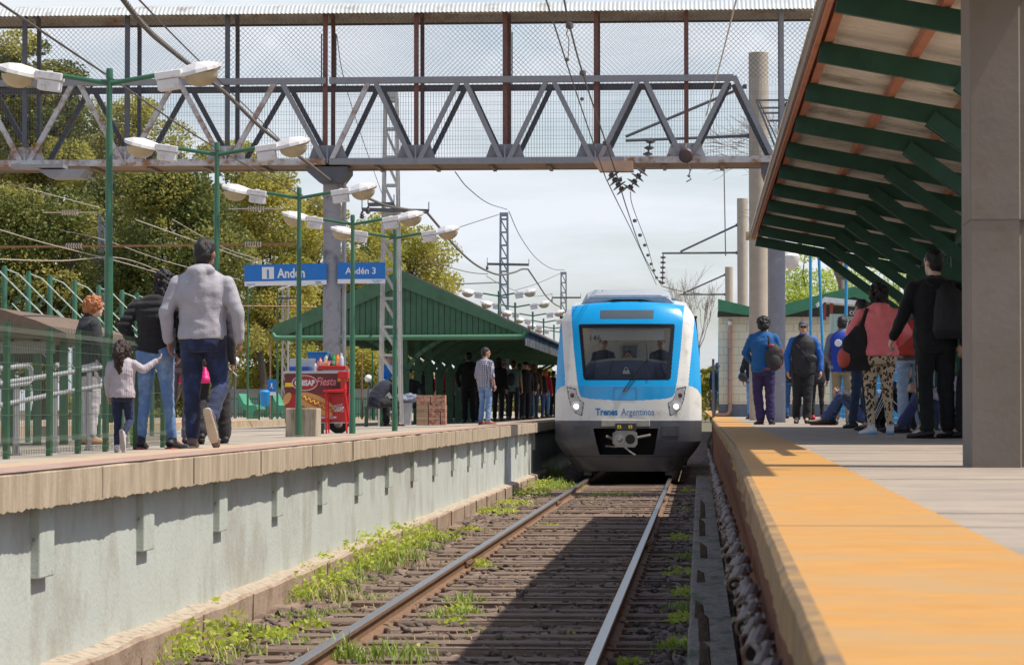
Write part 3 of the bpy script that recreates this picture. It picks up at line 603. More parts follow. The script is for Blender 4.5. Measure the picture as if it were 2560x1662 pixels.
# glass pendant lamps under the canopy
m_glassb = M('dusty_glass', (.5, .5, .45), .25, .1); 
for k, (x, y, Y) in enumerate([(2345, 330, 25.2), (2232, 455, 32.5), (2205, 500, 36.9)]):
    P = at(x, y, Y); hd = MB(); hd.lathe([(.02, .12), (.05, .1), (.055, .03), (.05, .0)], P, 14); t_ = hd.build('canopy_lamp', M('lamp_rust_cap', (.25, .15, .09), .7), smooth=.7)
    g = MB(); g.lathe([(.05, .0), (.085, -.03), (.09, -.07), (.07, -.11), (.03, -.13), (0, -.135)], P, 16); g.build('glass_globe', m_glassb, t_, smooth=.7)
    tag(t_, ['nearest round glass lamp under the canopy rafters near the column', 'second glass lamp tucked behind a green canopy brace', 'farthest small glass lamp under the green canopy'][k], 'lamp')
# near concrete column
m_col = M('dark_concrete_column', (.21, .18, .158), .85, .14, 5, .06, 30, dirt=(.18, .15, .12), dirt_amt=.5, dsc=2.5)
X = 1.402; Yc = 14.62
m = MB(); m.prism([(X, Yc+.004), (X+.004, Yc), (X+.25, Yc), (X+.262, Yc+.05), (X+.45, Yc+.05), (X+.45, Yc+.5), (X, Yc+.5)], zR(Yc), 7.5, 'z'); co = m.build('concrete_column', m_col); tag(co, 'broad grey concrete column in the near right foreground of the platform', 'column')
m = MB(); m.box((X-.003, Yc-.003, 2.42), (X+.3, Yc+.5, 2.426)); m.build('form_joint', M('joint_line', (.12, .10, .09)), co)
# power cables strung high across the near platform
for k, (y, z, a) in enumerate([(14.2, 4.4, .0), (13.6, 4.6, .15), (14.9, 4.9, -.12), (7.4, 4.5, .02)]):
    m = MB(); m.tube([(-.3+t*7, y+a*t*3, z-.25*sin(pi*t)) for t in np.linspace(0, 1, 14)], .022 if k != 3 else .016, 6)
    tag(m.build('overhead_cable', m_bdark), 'dark cable crossing high above the near platform, %s' % ['nearest to the column', 'in front of the column', 'behind the column', 'closest to the camera'][k], 'cable')
# ================================================================== GREEN GABLED CANOPY (left platform)
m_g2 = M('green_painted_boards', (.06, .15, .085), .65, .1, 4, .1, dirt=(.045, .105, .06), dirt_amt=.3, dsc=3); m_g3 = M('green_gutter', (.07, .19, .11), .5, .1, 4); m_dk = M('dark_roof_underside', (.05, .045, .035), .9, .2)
m_roofg = M('old_roof_sheet', (.18, .16, .15), .8, .25, 4, dirt=(.3, .28, .26), dirt_amt=.3); m_val = M('blue_grey_valance', (.30, .33, .36), .75, .3, 5, dirt=(.08, .07, .06), dirt_amt=.7, dsc=3, stretch=(4, 4, .6))
GY = 62.; GE = 108.
gc = empty('platform_canopy', (-6.6, GY, 1), 'long green gabled canopy with boarded gable end on the left platform', 'canopy')
def g(x, y, dY=0): return at(x, y, GY+dY)
pk = g(1000, 676); le = g(683, 815); re = g(1315, 823); bt = g(1000, 836).z; th = .33
m = MB()
m.add([(le.x, GY, le.z), (pk.x, GY, pk.z), (pk.x, GY, pk.z-th-.03), (le.x, GY, le.z-th), (le.x, GY+.04, le.z), (pk.x, GY+.04, pk.z), (pk.x, GY+.04, pk.z-th-.03), (le.x, GY+.04, le.z-th)], [(0, 1, 2, 3), (7, 6, 5, 4), (0, 4, 5, 1), (3, 2, 6, 7), (0, 3, 7, 4), (1, 5, 6, 2)]); m.build('bargeboard', m_g2, gc)
m = MB()
m.add([(re.x, GY, re.z), (pk.x+.004, GY, pk.z), (pk.x+.004, GY, pk.z-th-.03), (re.x, GY, re.z-.16), (re.x, GY+.04, re.z), (pk.x+.004, GY+.04, pk.z), (pk.x+.004, GY+.04, pk.z-th-.03), (re.x, GY+.04, re.z-.16)], [(0, 1, 2, 3), (7, 6, 5, 4), (0, 4, 5, 1), (3, 2, 6, 7), (0, 3, 7, 4), (1, 5, 6, 2)]); m.build('bargeboard', m_g2, gc)
def ztop(x): return (le.z+(pk.z-le.z)*(x-le.x)/(pk.x-le.x) if x < pk.x else re.z+(pk.z-re.z)*(re.x-x)/(re.x-pk.x))-.1
m = MB(); n = 44; wdt = (re.x-le.x-.1)/n
for k in range(n):
    xa = le.x+.05+k*wdt; xb = xa+wdt-.012; za = ztop(xa); zb = ztop(xb)
    if min(za, zb) < bt+.05: continue
    m.add([(xa, GY+.07, bt+.03), (xa+.03, GY+.07, bt), (xb-.03, GY+.07, bt), (xb, GY+.07, bt+.03), (xb, GY+.07, zb), (xa, GY+.07, za), (xa, GY+.095, bt+.03), (xa+.03, GY+.095, bt), (xb-.03, GY+.095, bt), (xb, GY+.095, bt+.03), (xb, GY+.095, zb), (xa, GY+.095, za)], [(0, 1, 2, 3, 4, 5), (11, 10, 9, 8, 7, 6)]+[(i, i+6, (i+1) % 6+6, (i+1) % 6) for i in range(6)])
m.build('gable_boards', m_g2, gc)
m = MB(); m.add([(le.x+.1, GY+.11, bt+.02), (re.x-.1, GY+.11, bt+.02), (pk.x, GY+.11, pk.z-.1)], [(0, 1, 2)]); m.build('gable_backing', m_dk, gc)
m = MB(); zz = g(1000, 845).z; m.tube([(le.x-.02, GY-.05, zz+.1), (le.x+.05, GY-.05, zz+.01), (le.x+.2, GY-.05, zz), (re.x-.2, GY-.05, zz+.02), (re.x-.05, GY-.05, zz+.03), (re.x, GY-.05, zz+.14)], .062, 10); m.build('gutter', m_g3, gc, smooth=.8)
m = MB(); a = g(666, 822); m.prism([(a.x, a.z), (le.x, a.z), (le.x, g(0, 845).z), (le.x-.03, g(0, 833).z)], GY-.02, GY+.3); m.build('gutter_end', m_g3, gc)
# roof planes (corrugated look from ribs), running back
def rplane(xa, za, xb, zb, name, mat, th_=.03):
    m = MB(); n = int((GE-GY)/.5)
    m.add([(xa, GY+.02, za), (xb, GY+.02, zb), (xb, GE, zb), (xa, GE, za), (xa, GY+.02, za-th_), (xb, GY+.02, zb-th_), (xb, GE, zb-th_), (xa, GE, za-th_)], [(0, 1, 2, 3), (7, 6, 5, 4), (0, 4, 5, 1), (1, 5, 6, 2), (2, 6, 7, 3), (3, 7, 4, 0)])
    for k in range(1, n): y = GY+k*.5; m.beam((xa, y, za+.012), (xb, y, zb+.012), .06, .03)
    return m.build(name, mat, gc)
rplane(le.x, le.z+.0, pk.x, pk.z+.01, 'roof', m_roofg); rplane(re.x+.02, re.z+.0, pk.x, pk.z+.01, 'roof', m_roofg)
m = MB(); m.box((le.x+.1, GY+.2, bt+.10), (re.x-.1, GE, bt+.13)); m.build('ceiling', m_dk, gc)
m = MB(); y = GY+.1
while y < GE: m.box((re.x-.03+.012*(int(y*5) % 2), y, re.z-.36), (re.x+.0+.012*(int(y*5) % 2), y+.198, re.z-.02)); y += .2
m.build('side_valance', m_val, gc)
m = MB(); m.tube([(re.x+.04, GY+.1, re.z-.02), (re.x+.04, GE, re.z-.02)], .055, 8); m.build('side_gutter', m_roofg, gc, smooth=.8)
k = 0; y = GY+.6
while y < GE:
    if y > 82 and y < 102: y += 2.8; continue
    X = pk.x+.05; z0 = zL(X, y); m = MB(); m.box((X-.09, y-.09, z0), (X+.09, y+.09, z0+1.2), c=.01); m.box((X-.06, y-.06, z0+1.2), (X+.06, y+.06, bt+.1)); m.box((X-.11, y-.11, z0+1.17), (X+.11, y+.11, z0+1.22)); m.build('post', m_g2, gc)
    for sg in (-1, 1):
        m = MB(); pts = [Vector((X+sg*(.06+(.95)*t), y, z0+1.25+(bt-z0-1.25)*(t**.62))) for t in np.linspace(0, 1, 7)]
        for a, b in zip(pts[:-1], pts[1:]): m.beam(a, b+(b-a)*.08, .09, .10, up=(0, 1, 0))
        m.build('brace', m_g2, gc)
    m = MB(); m.beam((le.x+.15, y, bt+.05), (re.x-.15, y, bt+.05), .09, .1); m.build('tie_beam', m_g2, gc)
    y += 2.8
for k in range(16):
    yy = GY+.4+k*2.8+1.4
    if yy < GE: m = MB(); m.beam((pk.x-2.5, yy, bt+.06), (re.x-.1, yy, bt+.06), .05, .06); m.build('ceiling_joist', m_g2, gc)
# farther green kiosk wall seen under the canopy
m = MB(); a = at(1288, 895, 100); b = at(1345, 1045, 100)
for k in range(6): m.box((a.x+k*(b.x-a.x)/6, 100, .9), (a.x+(k+.93)*(b.x-a.x)/6, 100.1, a.z))
m.box((at(1250, 0, 100).x, 99.9, at(0, 893, 100).z), (at(1395, 0, 100).x, 100.2, at(0, 880, 100).z)); tag(m.build('kiosk', m_g3), 'green boarded kiosk far back on the left platform behind the queue', 'kiosk')
# ================================================================== LAMPS
m_lpost = M('lamp_green', (.03, .125, .065), .38, .12, 5, .05, spec=.6); m_lhouse = M('lamp_white_housing', (.72, .70, .70), .4, .06, 8, dirt=(.45, .38, .32), dirt_amt=.2, dsc=6); m_lens = M('amber_lens', (.62, .52, .34), .25, .12, 6, trans=.35)
def luminaire(post, sg):
    e = bpy.data.objects.new('lamp_head', None)
    m = MB(); a = radians(8)
    def T(p): x, y, z = p; return (sg*(.40+x*cos(a)-z*sin(a)), y, 2.86-.02+x*sin(a)+z*cos(a)+.045)
    k0 = len(m.v); m.box((0, -.075, -.01), (.23, .075, .055), c=.008); m.box((.01, -.06, -.10), (.20, .06, -.012), c=.008); m.box((.10, -.03, .055), (.14, .03, .07))
    secs = [(.19, .06, -.012, .055), (.27, .09, -.015, .075), (.36, .125, -.01, .092), (.46, .12, .0, .088), (.53, .075, .015, .07), (.56, .03, .035, .055)]
    b = len(m.v)
    for x, w_, z0, z1 in secs: m.v += [(x, -w_, z0), (x, w_, z0), (x, w_*.95, z0+.03), (x, w_*.5, z1), (x, -w_*.5, z1), (x, -w_*.95, z0+.03)]
    for i in range(len(secs)-1):
        for k in range(6): m.f.append((b+i*6+k, b+i*6+(k+1) % 6, b+i*6+6+(k+1) % 6, b+i*6+6+k)); m.m.append(0)
    m.f += [tuple(b+k for k in range(6)), tuple(b+30+k for k in range(6))]; m.m += [0, 0]
    m.v = [T(v) for v in m.v]; h = m.build('lamp_housing', m_lhouse, post)
    l = MB(); n = 16; b = 0
    for i in range(6):
        ph = i/5*pi/2
        for k in range(n): t = 2*pi*k/n; l.v.append(T((.385+.145*cos(ph)*cos(t), .105*cos(ph)*sin(t), -.008-.105*sin(ph))))
    for i in range(5):
        for k in range(n): l.f.append((i*n+k, i*n+(k+1) % n, (i+1)*n+(k+1) % n, (i+1)*n+k)); l.m.append(0)
    l.build('lens', m_lens, h, smooth=3.2)
def make_lamp(short=False):
    m = MB(); m.lathe([(.030, 2.02), (.030, 2.46), (.025, 2.50), (.025, 2.90), (.031, 2.90), (.031, 2.96), (.026, 2.985)] if short else [(.043, 0), (.043, .34), (.036, .37), (.036, 1.38), (.030, 1.42), (.030, 2.46), (.025, 2.50), (.025, 2.90), (.031, 2.90), (.031, 2.96), (.026, 2.985)], (0, 0, 0), 16)
    p = m.build('platform_lamp', m_lpost, smooth=.7)
    for sg in (-1, 1):
        a = MB(); a.tube([(sg*.02, 0, 2.86), (sg*.43, 0, 2.93)], .021, 10); a.build('lamp_arm', m_lpost, p, smooth=.8)
        luminaire(p, sg)
    return p
lamp0 = make_lamp(); index_kids(lamp0); lampS = make_lamp(True); index_kids(lampS)
LAB = ['nearest double-armed green platform lamp, tallest in the photo, behind the wire fence', 'second double-armed green lamp, its post rising behind the man in the grey hoodie', 'third double-armed green lamp, standing at the concrete block before the blue sign', 'fourth double-armed green lamp, post just right of the hot dog cart', 'fifth double-armed green lamp, overlapping the galvanised lattice mast',
       'nearest of the small lamps rising over the gabled roof', 'second small lamp rising over the gabled roof', 'third small lamp rising over the gabled roof, head nearly touching the train', 'fourth small lamp over the gabled roof', 'fifth small lamp over the gabled roof beside the train', 'farthest lamp of the row, barely clearing the roof beside the train']
for i, (x, s_, h) in enumerate([(271, 297, 2.86), (541, 246, 2.70), (747, 207, 2.66), (881, 187, 2.58), (987, 171, 2.61), (1247, 100, 2.92), (1288, 92, 2.86), (1332, 84, 2.86), (1359, 78, 2.86), (1385, 72.5, 2.86), (1401, 69, 2.86)]):
    g_ = flo(x, s_); o = lamp0 if i == 0 else (lampS if i == 5 else copy_tree(lamp0 if i < 5 else lampS)); top = EYE+h
    o.location = (g_.x, g_.y, top-2.985); o.rotation_euler.z = [.0, .02, -.03, .04, -.02, 0, .03, 0, 0, .02, 0][i]
    tag(o, LAB[i], 'lamp', 'double-armed platform lamps')
gx = flo(750, 207); m = MB(); m.box((gx.x-.185, gx.y+.06, zL(-4.8, 34)-.02), (gx.x+.19, gx.y+.50, zL(-4.8, 34)+.345), c=.012)
tag(m.build('concrete_block', m_conc_pale), 'squat grey concrete block on the platform at the foot of the third lamp', 'block')
# ================================================================== LATTICE MASTS
m_gal = M('galvanised_mast', (.46, .45, .44), .55, .12, 5, .1, metal=.1, dirt=(.3, .28, .26), dirt_amt=.3); m_bl = M('blue_grey_mast', (.22, .25, .32), .6, .1)
def lattice(xc, s_, zb, ytop, wt, wb, ph, mat, label, arms=(), bar=.055):
    g_ = flo(xc, s_); Y = g_.y; zt = zat(xc, ytop, Y); root = empty('lattice_mast', (g_.x, Y, zb), label, 'mast')
    hw = lambda z: (wb+(wt-wb)*(z-zb)/(zt-zb))/2
    m = MB()
    for sx in (-1, 1):
        for sy in (-1, 1): m.beam((g_.x+sx*(hw(zb)-bar/2), Y+sy*(hw(zb)-bar/2), zb), (g_.x+sx*(hw(zt)-bar/2), Y+sy*(hw(zt)-bar/2), zt), bar, bar)
    m.build('legs', mat, root); m = MB(); z = zb+.3; k = 0
    while z < zt-.05:
        h = hw(z); h2 = hw(min(z+ph, zt))
        for sy in (-1, 1):
            yy = Y+sy*(h-.01)
            m.beam((g_.x-h+bar*.5, yy, z), (g_.x+h-bar*.5, yy, z), .012, bar*.9)
            if z+ph < zt: m.beam((g_.x-h2+bar*.6, yy-.004, z+ph), (g_.x+h-bar*.6, yy-.004, z), .012, bar*.65)
        z += ph; k += 1
    m.box((g_.x-hw(zt), Y-hw(zt), zt-.12), (g_.x+hw(zt), Y+hw(zt), zt)); m.build('bracing', mat, root)
    for (x0, y0, x1, y1) in arms:
        a = MB(); a.beam(at(x0, y0, Y-hw(zb)-.03), at(x1, y1, Y-hw(zb)-.03), .07, .08); e = at(x1, y1, Y-hw(zb)-.03); b_ = at(x0, y0, Y-hw(zb)-.03); a.tube([e, e+Vector((0, 0, .2))], .012, 6); a.tube([b_, b_+Vector((0, 0, .22))], .012, 6); arm = a.build('crossarm', m_bdark, root)
        q = MB(); q.lathe([(.02, 0), (.03, -.04), (.055, -.07), (.03, -.09), (.06, -.12), (.02, -.16)], b_+Vector((0, 0, -.04)), 10); q.build('insulator', m_ins, arm, smooth=.7)
    return root
lattice(977, 116, zL(-6.7, 60), 232, .30, .50, .61, m_gal, 'big galvanised lattice mast on the platform before the green gabled canopy', [(905, 524, 1072, 528), (920, 512, 985, 510)])
lattice(1260, 72.5, .9, 532, .29, .37, .45, m_bl, 'blue-grey lattice mast rising behind the gabled roof', [(1218, 660, 1322, 662)])
lattice(1409, 50, .9, 680, .30, .36, .5, m_bl, 'small far lattice mast just left of the train roof', [(1380, 744, 1452, 744)])
lattice(254, 68, 0, 535, .24, .26, .42, m_bl, 'slim lattice mast between the near lamp post and the woman', [(235, 655, 300, 655)], .04)
lattice(713, 62, 0, 700, .26, .28, .5, m_gal, 'slim far lattice mast below the blue station sign', [(695, 745, 745, 745)], .04)
# ================================================================== CONCRETE CATENARY MASTS (right) with arms
m_mast = M('beige_concrete_mast', (.46, .40, .33), .85, .1, 5, .2, 40)
def cmast(x, s_, ytop, r0, r1, label, zb=None, arms=(), ins=None):
    g_ = flo(x, s_); Y = g_.y; m = MB(); zb = zR(Y) if zb is None else zb; m.lathe([(r0, zb), (r1, zat(x, ytop, Y)-.01), (r1-.02, zat(x, ytop, Y))], (g_.x, Y, 0), 26)
    o = tag(m.build('catenary_mast', m_mast, smooth=.6), label, 'mast')
    if arms:
        for (a, b, c, d, r) in arms: m = MB(); m.tube([at(a, b, Y), at(c, d, Y)], r, 8); m.lathe([(r*1.6, -.04), (r*1.6, .04)], at(c, d, Y), 8, 0, 'x'); m.build('support_arm', m_bdark, o)
    if ins:
        a = at(ins[0], ins[1], Y); b = at(ins[2], ins[3], Y); m = MB(); m.tube([a, b], .02, 6); n = ins[4]
        for i in range(n): c = a+(b-a)*((i+.6)/n); m.lathe([(.04, -.04), (.10, -.012), (.10, .012), (.04, .04)], c, 12)
        m.build('insulator', m_ins, o, smooth=.7)
    return o
cmast(1898, 124, 132, .20, .20, 'tall pale concrete mast beside the right end of the footbridge', arms=[(1564, 342, 1862, 217, .03), (1564, 352, 1872, 340, .03)], ins=(1628, 345, 1618, 392, 3))
cmast(1857, 72, 496, .17, .19, 'middle pale concrete catenary mast carrying a bracket arm over the track', .9, [(1701, 629, 1842, 563, .035), (1655, 633, 1842, 632, .035)], (1658, 636, 1656, 712, 6))
cmast(1823, 50, 667, .18, .20, 'far short concrete catenary mast above the blockwork wall', .9, [(1708, 733, 1812, 687, .04), (1700, 736, 1812, 736, .04)])
# ================================================================== WIRES
m_cab = M('twisted_cable', (.11, .095, .085), .8, .3, 14, .3); m_w = M('dark_wire', (.10, .09, .09), .6); m_wl = M('pale_wire', (.40, .36, .31), .6)
def spline(P, n=14):
    out = []; P = [P[0]*2-P[1]]+P+[P[-1]*2-P[-2]]
    for i in range(1, len(P)-2):
        a, b, c, d = P[i-1:i+3]
        for k in range(n): t = k/n; out.append(.5*((2*b)+(c-a)*t+(2*a-5*b+4*c-d)*t*t+(3*b-a-3*c+d)*t**3))
    out.append(P[-2]); return out
cp = [(290, -25, 24), (365, 70, 27), (440, 135, 31), (560, 230, 36), (660, 325, 41), (760, 400, 46), (832, 455, 50), (880, 476, 52), (960, 512, 56), (1020, 524, 58), (1068, 532, 60)]
P = spline([at(*p) for p in cp]); cab = MB()
cp2 = [(1068, 532, 60), (1100, 570, 64), (1140, 618, 70), (1180, 655, 77), (1215, 676, 84), (1250, 687, 88), (1285, 681, 92), (1305, 673, 95), (1320, 673, 96.5)]; cp3 = [(1320, 673, 96.5), (1345, 710, 106), (1365, 740, 118), (1385, 759, 128), (1402, 768, 138)]
for P_ in (P, spline([at(*p) for p in cp2]), spline([at(*p) for p in cp3])):
    L_ = 0; st = [[], [], []]; prev = P_[0]; dense = []
    for a, b in zip(P_[:-1], P_[1:]):
        for k in range(5): dense.append(a+(b-a)*k/5)
    for p in dense:
        L_ += (p-prev).length; prev = p
        for j in range(3): t = L_*2*pi/.55+j*2.094; st[j].append(p+Vector((cos(t)*.015, 0, sin(t)*.015)))
    for s_ in st: cab.tube(s_, .0155, 6)
tag(cab.build('twisted_cable', m_cab, smooth=3.2), 'thick twisted grey cable sagging from the top left down to the lattice masts', 'cable')
def wire(pts, r, label, mat=m_w, beads=(), br_=.03, cat='wire', grp=None):
    m = MB(); Q = spline([at(*p) for p in pts], 8) if len(pts) > 2 else [at(*p) for p in pts]; m.tube(Q, r, 5); o = tag(m.build('overhead_wire', mat), label, cat, grp)
    if beads:
        for p in beads: b = MB(); b.lathe([(.0, -br_), (br_, -br_*.6), (br_, br_*.6), (0, br_)], at(*p), 10); b.build('wire_clamp', m_w, o)
    return o
wire([(1362, -10, 30), (1440, 230, 41), (1505, 420, 48.5), (1530, 478, 50), (1585, 590, 62), (1641, 712, 90)], .010, 'left of the two overhead contact wires above the train', beads=[(1417, 150, 38, ), (1455, 248, 42)])
wire([(1408, -10, 30), (1424, 65, 32), (1457, 185, 38), (1515, 358, 47), (1546, 452, 50), (1570, 530, 58), (1610, 640, 74), (1655, 716, 95)], .012, 'right of the two overhead contact wires, strung with round clamps', beads=[(1424, 65, 32), (1457, 183, 38), (1513, 358, 47), (1534, 414, 49.6), (1549, 450, 50), (1587, 552, 62), (1600, 588, 66), (1612, 613, 72), (1620, 638, 76), (1628, 660, 80), (1635, 676, 84), (1642, 694, 88), (1650, 704, 92)], br_=.045)
wire([(1576, 480, 51), (1583, 520, 55), (1620, 620, 74), (1640, 700, 90)], .008, 'thin dropper wire between the two contact wires')
wire([(1424, 65, 32), (1416, 85, 33), (1422, 100, 34), (1420, 150, 37)], .006, 'bent wire loop hanging from the upper clamp')
WL = [([(-10, 2, 22), (270, 190, 30), (540, 370, 42), (830, 530, 60)], .012, 'long thin wire running parallel below the twisted cable', m_cab),
      ([(343, -5, 30), (480, 135, 42), (700, 350, 70)], .012, 'thin dark wire crossing left of the twisted cable', m_w),
      ([(-10, 617, 50), (300, 615, 50), (640, 611, 50), (760, 608, 50)], .02, 'horizontal rusty contact wire behind the hooded man', M('rusty_wire', (.32, .17, .09), .7)),
      ([(-10, 572, 45), (120, 610, 48), (300, 655, 52), (420, 690, 55)], .010, 'pale slanting wire at the left before the trees', m_wl),
      ([(340, 550, 55), (480, 600, 60), (620, 650, 66), (760, 700, 72)], .012, 'pale slanting wire passing behind the hooded man head', m_wl),
      ([(430, 548, 55), (560, 620, 62), (680, 662, 70), (840, 745, 80)], .010, 'pale wire slanting down towards the blue sign', m_wl),
      ([(-10, 648, 45), (150, 652, 48), (298, 645, 52), (420, 685, 56)], .010, 'pale wire meeting a small post left of the woman', m_wl),
      ([(150, 575, 50), (260, 600, 52), (420, 655, 56), (600, 700, 62)], .008, 'lower pale wire crossing the dark tree', m_wl),
      ([(605, 765, 70), (720, 766, 72), (800, 768, 74)], .018, 'rusty horizontal wire below the blue sign', M('rusty_wire', (.3, .2, .1), .7)),
      ([(1138, 430, 55), (1170, 470, 65), (1220, 508, 80), (1268, 524, 96)], .012, 'thin wire falling to the top of the blue-grey mast', m_w),
      ([(1272, 528, 96.5), (1300, 590, 104), (1340, 645, 116), (1380, 672, 130), (1412, 675, 139)], .014, 'thin wire between the tops of the two far masts', m_w),
      ([(1246, 537, 96), (1180, 558, 90), (1120, 578, 84)], .014, 'knotted wire leading left from the blue-grey mast top', m_w),
      ([(1060, 648, 75), (1130, 670, 82), (1180, 682, 90), (1220, 685, 96)], .014, 'wire hanging from the left end of the far crossarm', m_w),
      ([(1216, 690, 96), (1260, 715, 110), (1330, 740, 130), (1380, 735, 139)], .012, 'wire sagging between the two far crossarms', m_w),
      ([(1140, 710, 90), (1200, 708, 94), (1246, 706, 96)], .02, 'insulated guy wire left of the blue-grey mast', m_w),
      ([(1400, 684, 139), (1340, 710, 125), (1290, 725, 112)], .014, 'wire from the far mast towards the lamps', m_w),
      ([(1810, 415, 40), (1814, 640, 40)], .008, 'thin vertical wire left of the tall concrete mast', m_w),
      ([(1842, -5, 30), (1800, 160, 38), (1765, 290, 45)], .010, 'thin pale wire slanting behind the footbridge roof at the right', m_wl),
      ([(1657, 716, 72), (1700, 727, 72), (1760, 735, 90)], .012, 'short wire right of the pantograph', m_w),
      ([(842, 90, 50), (858, 190, 54), (900, 330, 62), (975, 540, 75)], .008, 'thin vertical wire seen through the footbridge mesh', m_w),
      ([(-10, 450, 50), (100, 480, 52), (250, 520, 55)], .009, 'faint wire under the footbridge at the far left', m_wl)]
for p, r, l, mt in WL: wire(p, r, l, mt)
# insulators on the horizontal rusty wire
for k, (x, y) in enumerate([(185, 615), (633, 611), (175, 531), (640, 522)]):
    m = MB(); c = at(x, y, 50)
    for i in range(7): m.lathe([(.012, -.012), (.055, -.006), (.055, .006), (.012, .012)], c+Vector(((i-3)*.045, 0, 0)), 10, 0, 'x')
    m.tube([c-Vector((.5, 0, 0)), c+Vector((.5, 0, 0))], .012, 6); tag(m.build('insulator', M('cream_insulator', (.6, .52, .45), .4)), ['left pale insulator on the rusty contact wire', 'right pale insulator on the rusty contact wire', 'pale insulator on a wire before the dark tree', 'pale insulator on a wire just above the sign'][k], 'insulator')
# ================================================================== SIGNS
m_sb = M('sign_blue', (.006, .165, .56), .45, .04); m_sw = M('sign_white', (.75, .76, .78), .5, .03)
def signboard(x0, x1, yt, yb, Y, label, roll, fn):
    c = at((x0+x1)/2, (yt+yb)/2, Y); a = at(x0, yt, Y); b = at(x1, yb, Y); W_ = b.x-a.x; H_ = a.z-b.z
    m = MB(); m.box((-W_/2, 0, -H_/2), (W_/2, .05, H_/2), c=.004); o = m.build('station_sign', m_sb); tag(o, label, 'sign')
    m = MB(); m.box((-W_/2, -.003, -H_/2), (W_/2, -.0005, -H_/2+H_*.21)); m.build('white_strip', m_sw, o)
    fn(o, W_, H_); o.location = c; o.rotation_euler = (0, roll, 0); return o
def s1(o, W_, H_):
    k = W_/548
    m = MB(); x0 = -W_/2+118*k; m.box((x0, -.006, .04-.11), (x0+80*k, -.001, .04+.105), c=.0022); q = m.build('number_plate', m_sw, o)
    text('platform_number', '1', .21, (x0+40*k, -.007, -.055), m_sb, o, align='CENTER', bold=.006)
    text('lettering', 'And\u00e9n', .235, (-W_/2+222*k, -.003, -.052), m_sw, o, bold=.0065, sx=.80)
    text('small_print', 'L\u00ednea Roca', .035, (-W_/2+14*k, -.005, -H_/2+.02), m_sb, o); text('small_print', 'Trenes', .035, (W_/2-.20, -.005, -H_/2+.04), m_sb, o, bold=.001); text('small_print', 'Argentinos', .028, (W_/2-.20, -.005, -H_/2+.012), m_sb, o)
def s2(o, W_, H_):
    text('lettering', 'And\u00e9n 3', .165, (-.01, -.003, -.015), m_sw, o, bold=.003, align='CENTER', sx=.98); text('small_print', 'Trenes Argentinos', .025, (W_/2-.24, -.005, -H_/2+.045), m_sb, o); text('small_print', 'L\u00ednea Roca', .022, (W_/2-.2, -.005, -H_/2+.015), m_sb, o)
signboard(611, 816, 660.5, 713, 49.86, 'blue sign reading 1 And\u00e9n on the left of the grey pier', -.018, s1); signboard(844, 963, 656.5, 708.5, 49.9, 'smaller blue sign reading And\u00e9n 3 on the right of the grey pier', -.002, s2)
# ================================================================== WIRE FENCE (left)
m_fg = M('fence_green', (.035, .13, .06), .5, .15); m_fw = M('fence_wire_green', (.055, .085, .055), .5, .2)
FX = -4.73
fe = empty('wire_fence', (FX, 20, 1), 'green welded wire mesh fence with square posts on the left platform edge of the ramp', 'fence')
FY0, FY1 = 15.2, 24.75; ftop = EYE+.595
def segs_mesh(name, segs, r, mat, parent):
    V = []; F = []; o0 = np.array(ORG.get(parent.name, (0, 0, 0)))
    for pts in segs:
        pts = [np.array(p, float) for p in pts]
        for p, q in zip(pts[:-1], pts[1:]):
            d_ = (q-p)/np.linalg.norm(q-p); u = np.cross(d_, [.3, .2, .93] if abs(d_[2]) < .8 else [0, 1, 0]); u /= np.linalg.norm(u); c = np.cross(d_, u); b0 = len(V)
            for e in (p, q):
                for a_, b_ in ((0, 1), (-.87, -.5), (.87, -.5)): V.append(e+c*a_*r+u*b_*r)
            F += [(b0, b0+1, b0+4, b0+3), (b0+1, b0+2, b0+5, b0+4), (b0+2, b0, b0+3, b0+5)]
    return link_mesh(name, np_mesh(name, np.array(V)-o0, np.array(F)), mat, parent)
S = []; y = FY0
while y < FY1:
    zb = zL(FX, y)+.02; z = [zb, zb+.05, zb+.09, zb+.13, ftop-.16, ftop-.12, ftop-.08, ftop-.04, ftop]; X = [0, 0, .035, 0, 0, 0, .035, 0, 0]
    S.append([(FX+a, y, c) for a, c in zip(X, z)]); y += .05
segs_mesh('mesh_verticals', S, .0027, m_fw, fe)
S = [[(FX+.004, FY0, zL(FX, 20)+h), (FX+.004, FY1, zL(FX, 20)+h)] for h in (.05, .13, .30, .48, .66, .77, .85)]
segs_mesh('mesh_horizontals', S, .003, m_fw, fe)
for y in (16.0, 17.9, 18.98, 20.25, 21.2, 22.2, 23.4, 24.6):
    m = MB(); m.box((FX-.045, y-.035, zL(FX, y)), (FX-.008, y+.035, ftop-.02), c=.004); m.box((FX-.03, y-.035, ftop-.02), (FX-.005, y+.035, ftop-.005)); m.build('fence_post', m_fg, fe)
def yat(x, X): return X/((at(x, 1019, 1.0)).x)
hr = empty('ramp_handrail', (-5.25, 20, 1), 'grey tubular handrail on flat steel posts just behind the wire fence', 'handrail'); m_hr = M('handrail_grey', (.42, .42, .45), .45, .1)
RX = -5.25
def rx(x, y): return at(x, y, yat(x, RX))
for pts in ([(-60, 968), (13, 956), (140, 936), (275, 915), (330, 905)], [(-60, 1022), (13, 1010), (140, 984), (276, 960), (330, 948)], [(-60, 925), (13, 920), (70, 913), (78, 925), (80, 950)], [(13, 965), (70, 958), (78, 948)]):
    m = MB(); m.tube([rx(*p) for p in pts], .019, 10); m.build('rail_tube', m_hr, hr, smooth=.8)
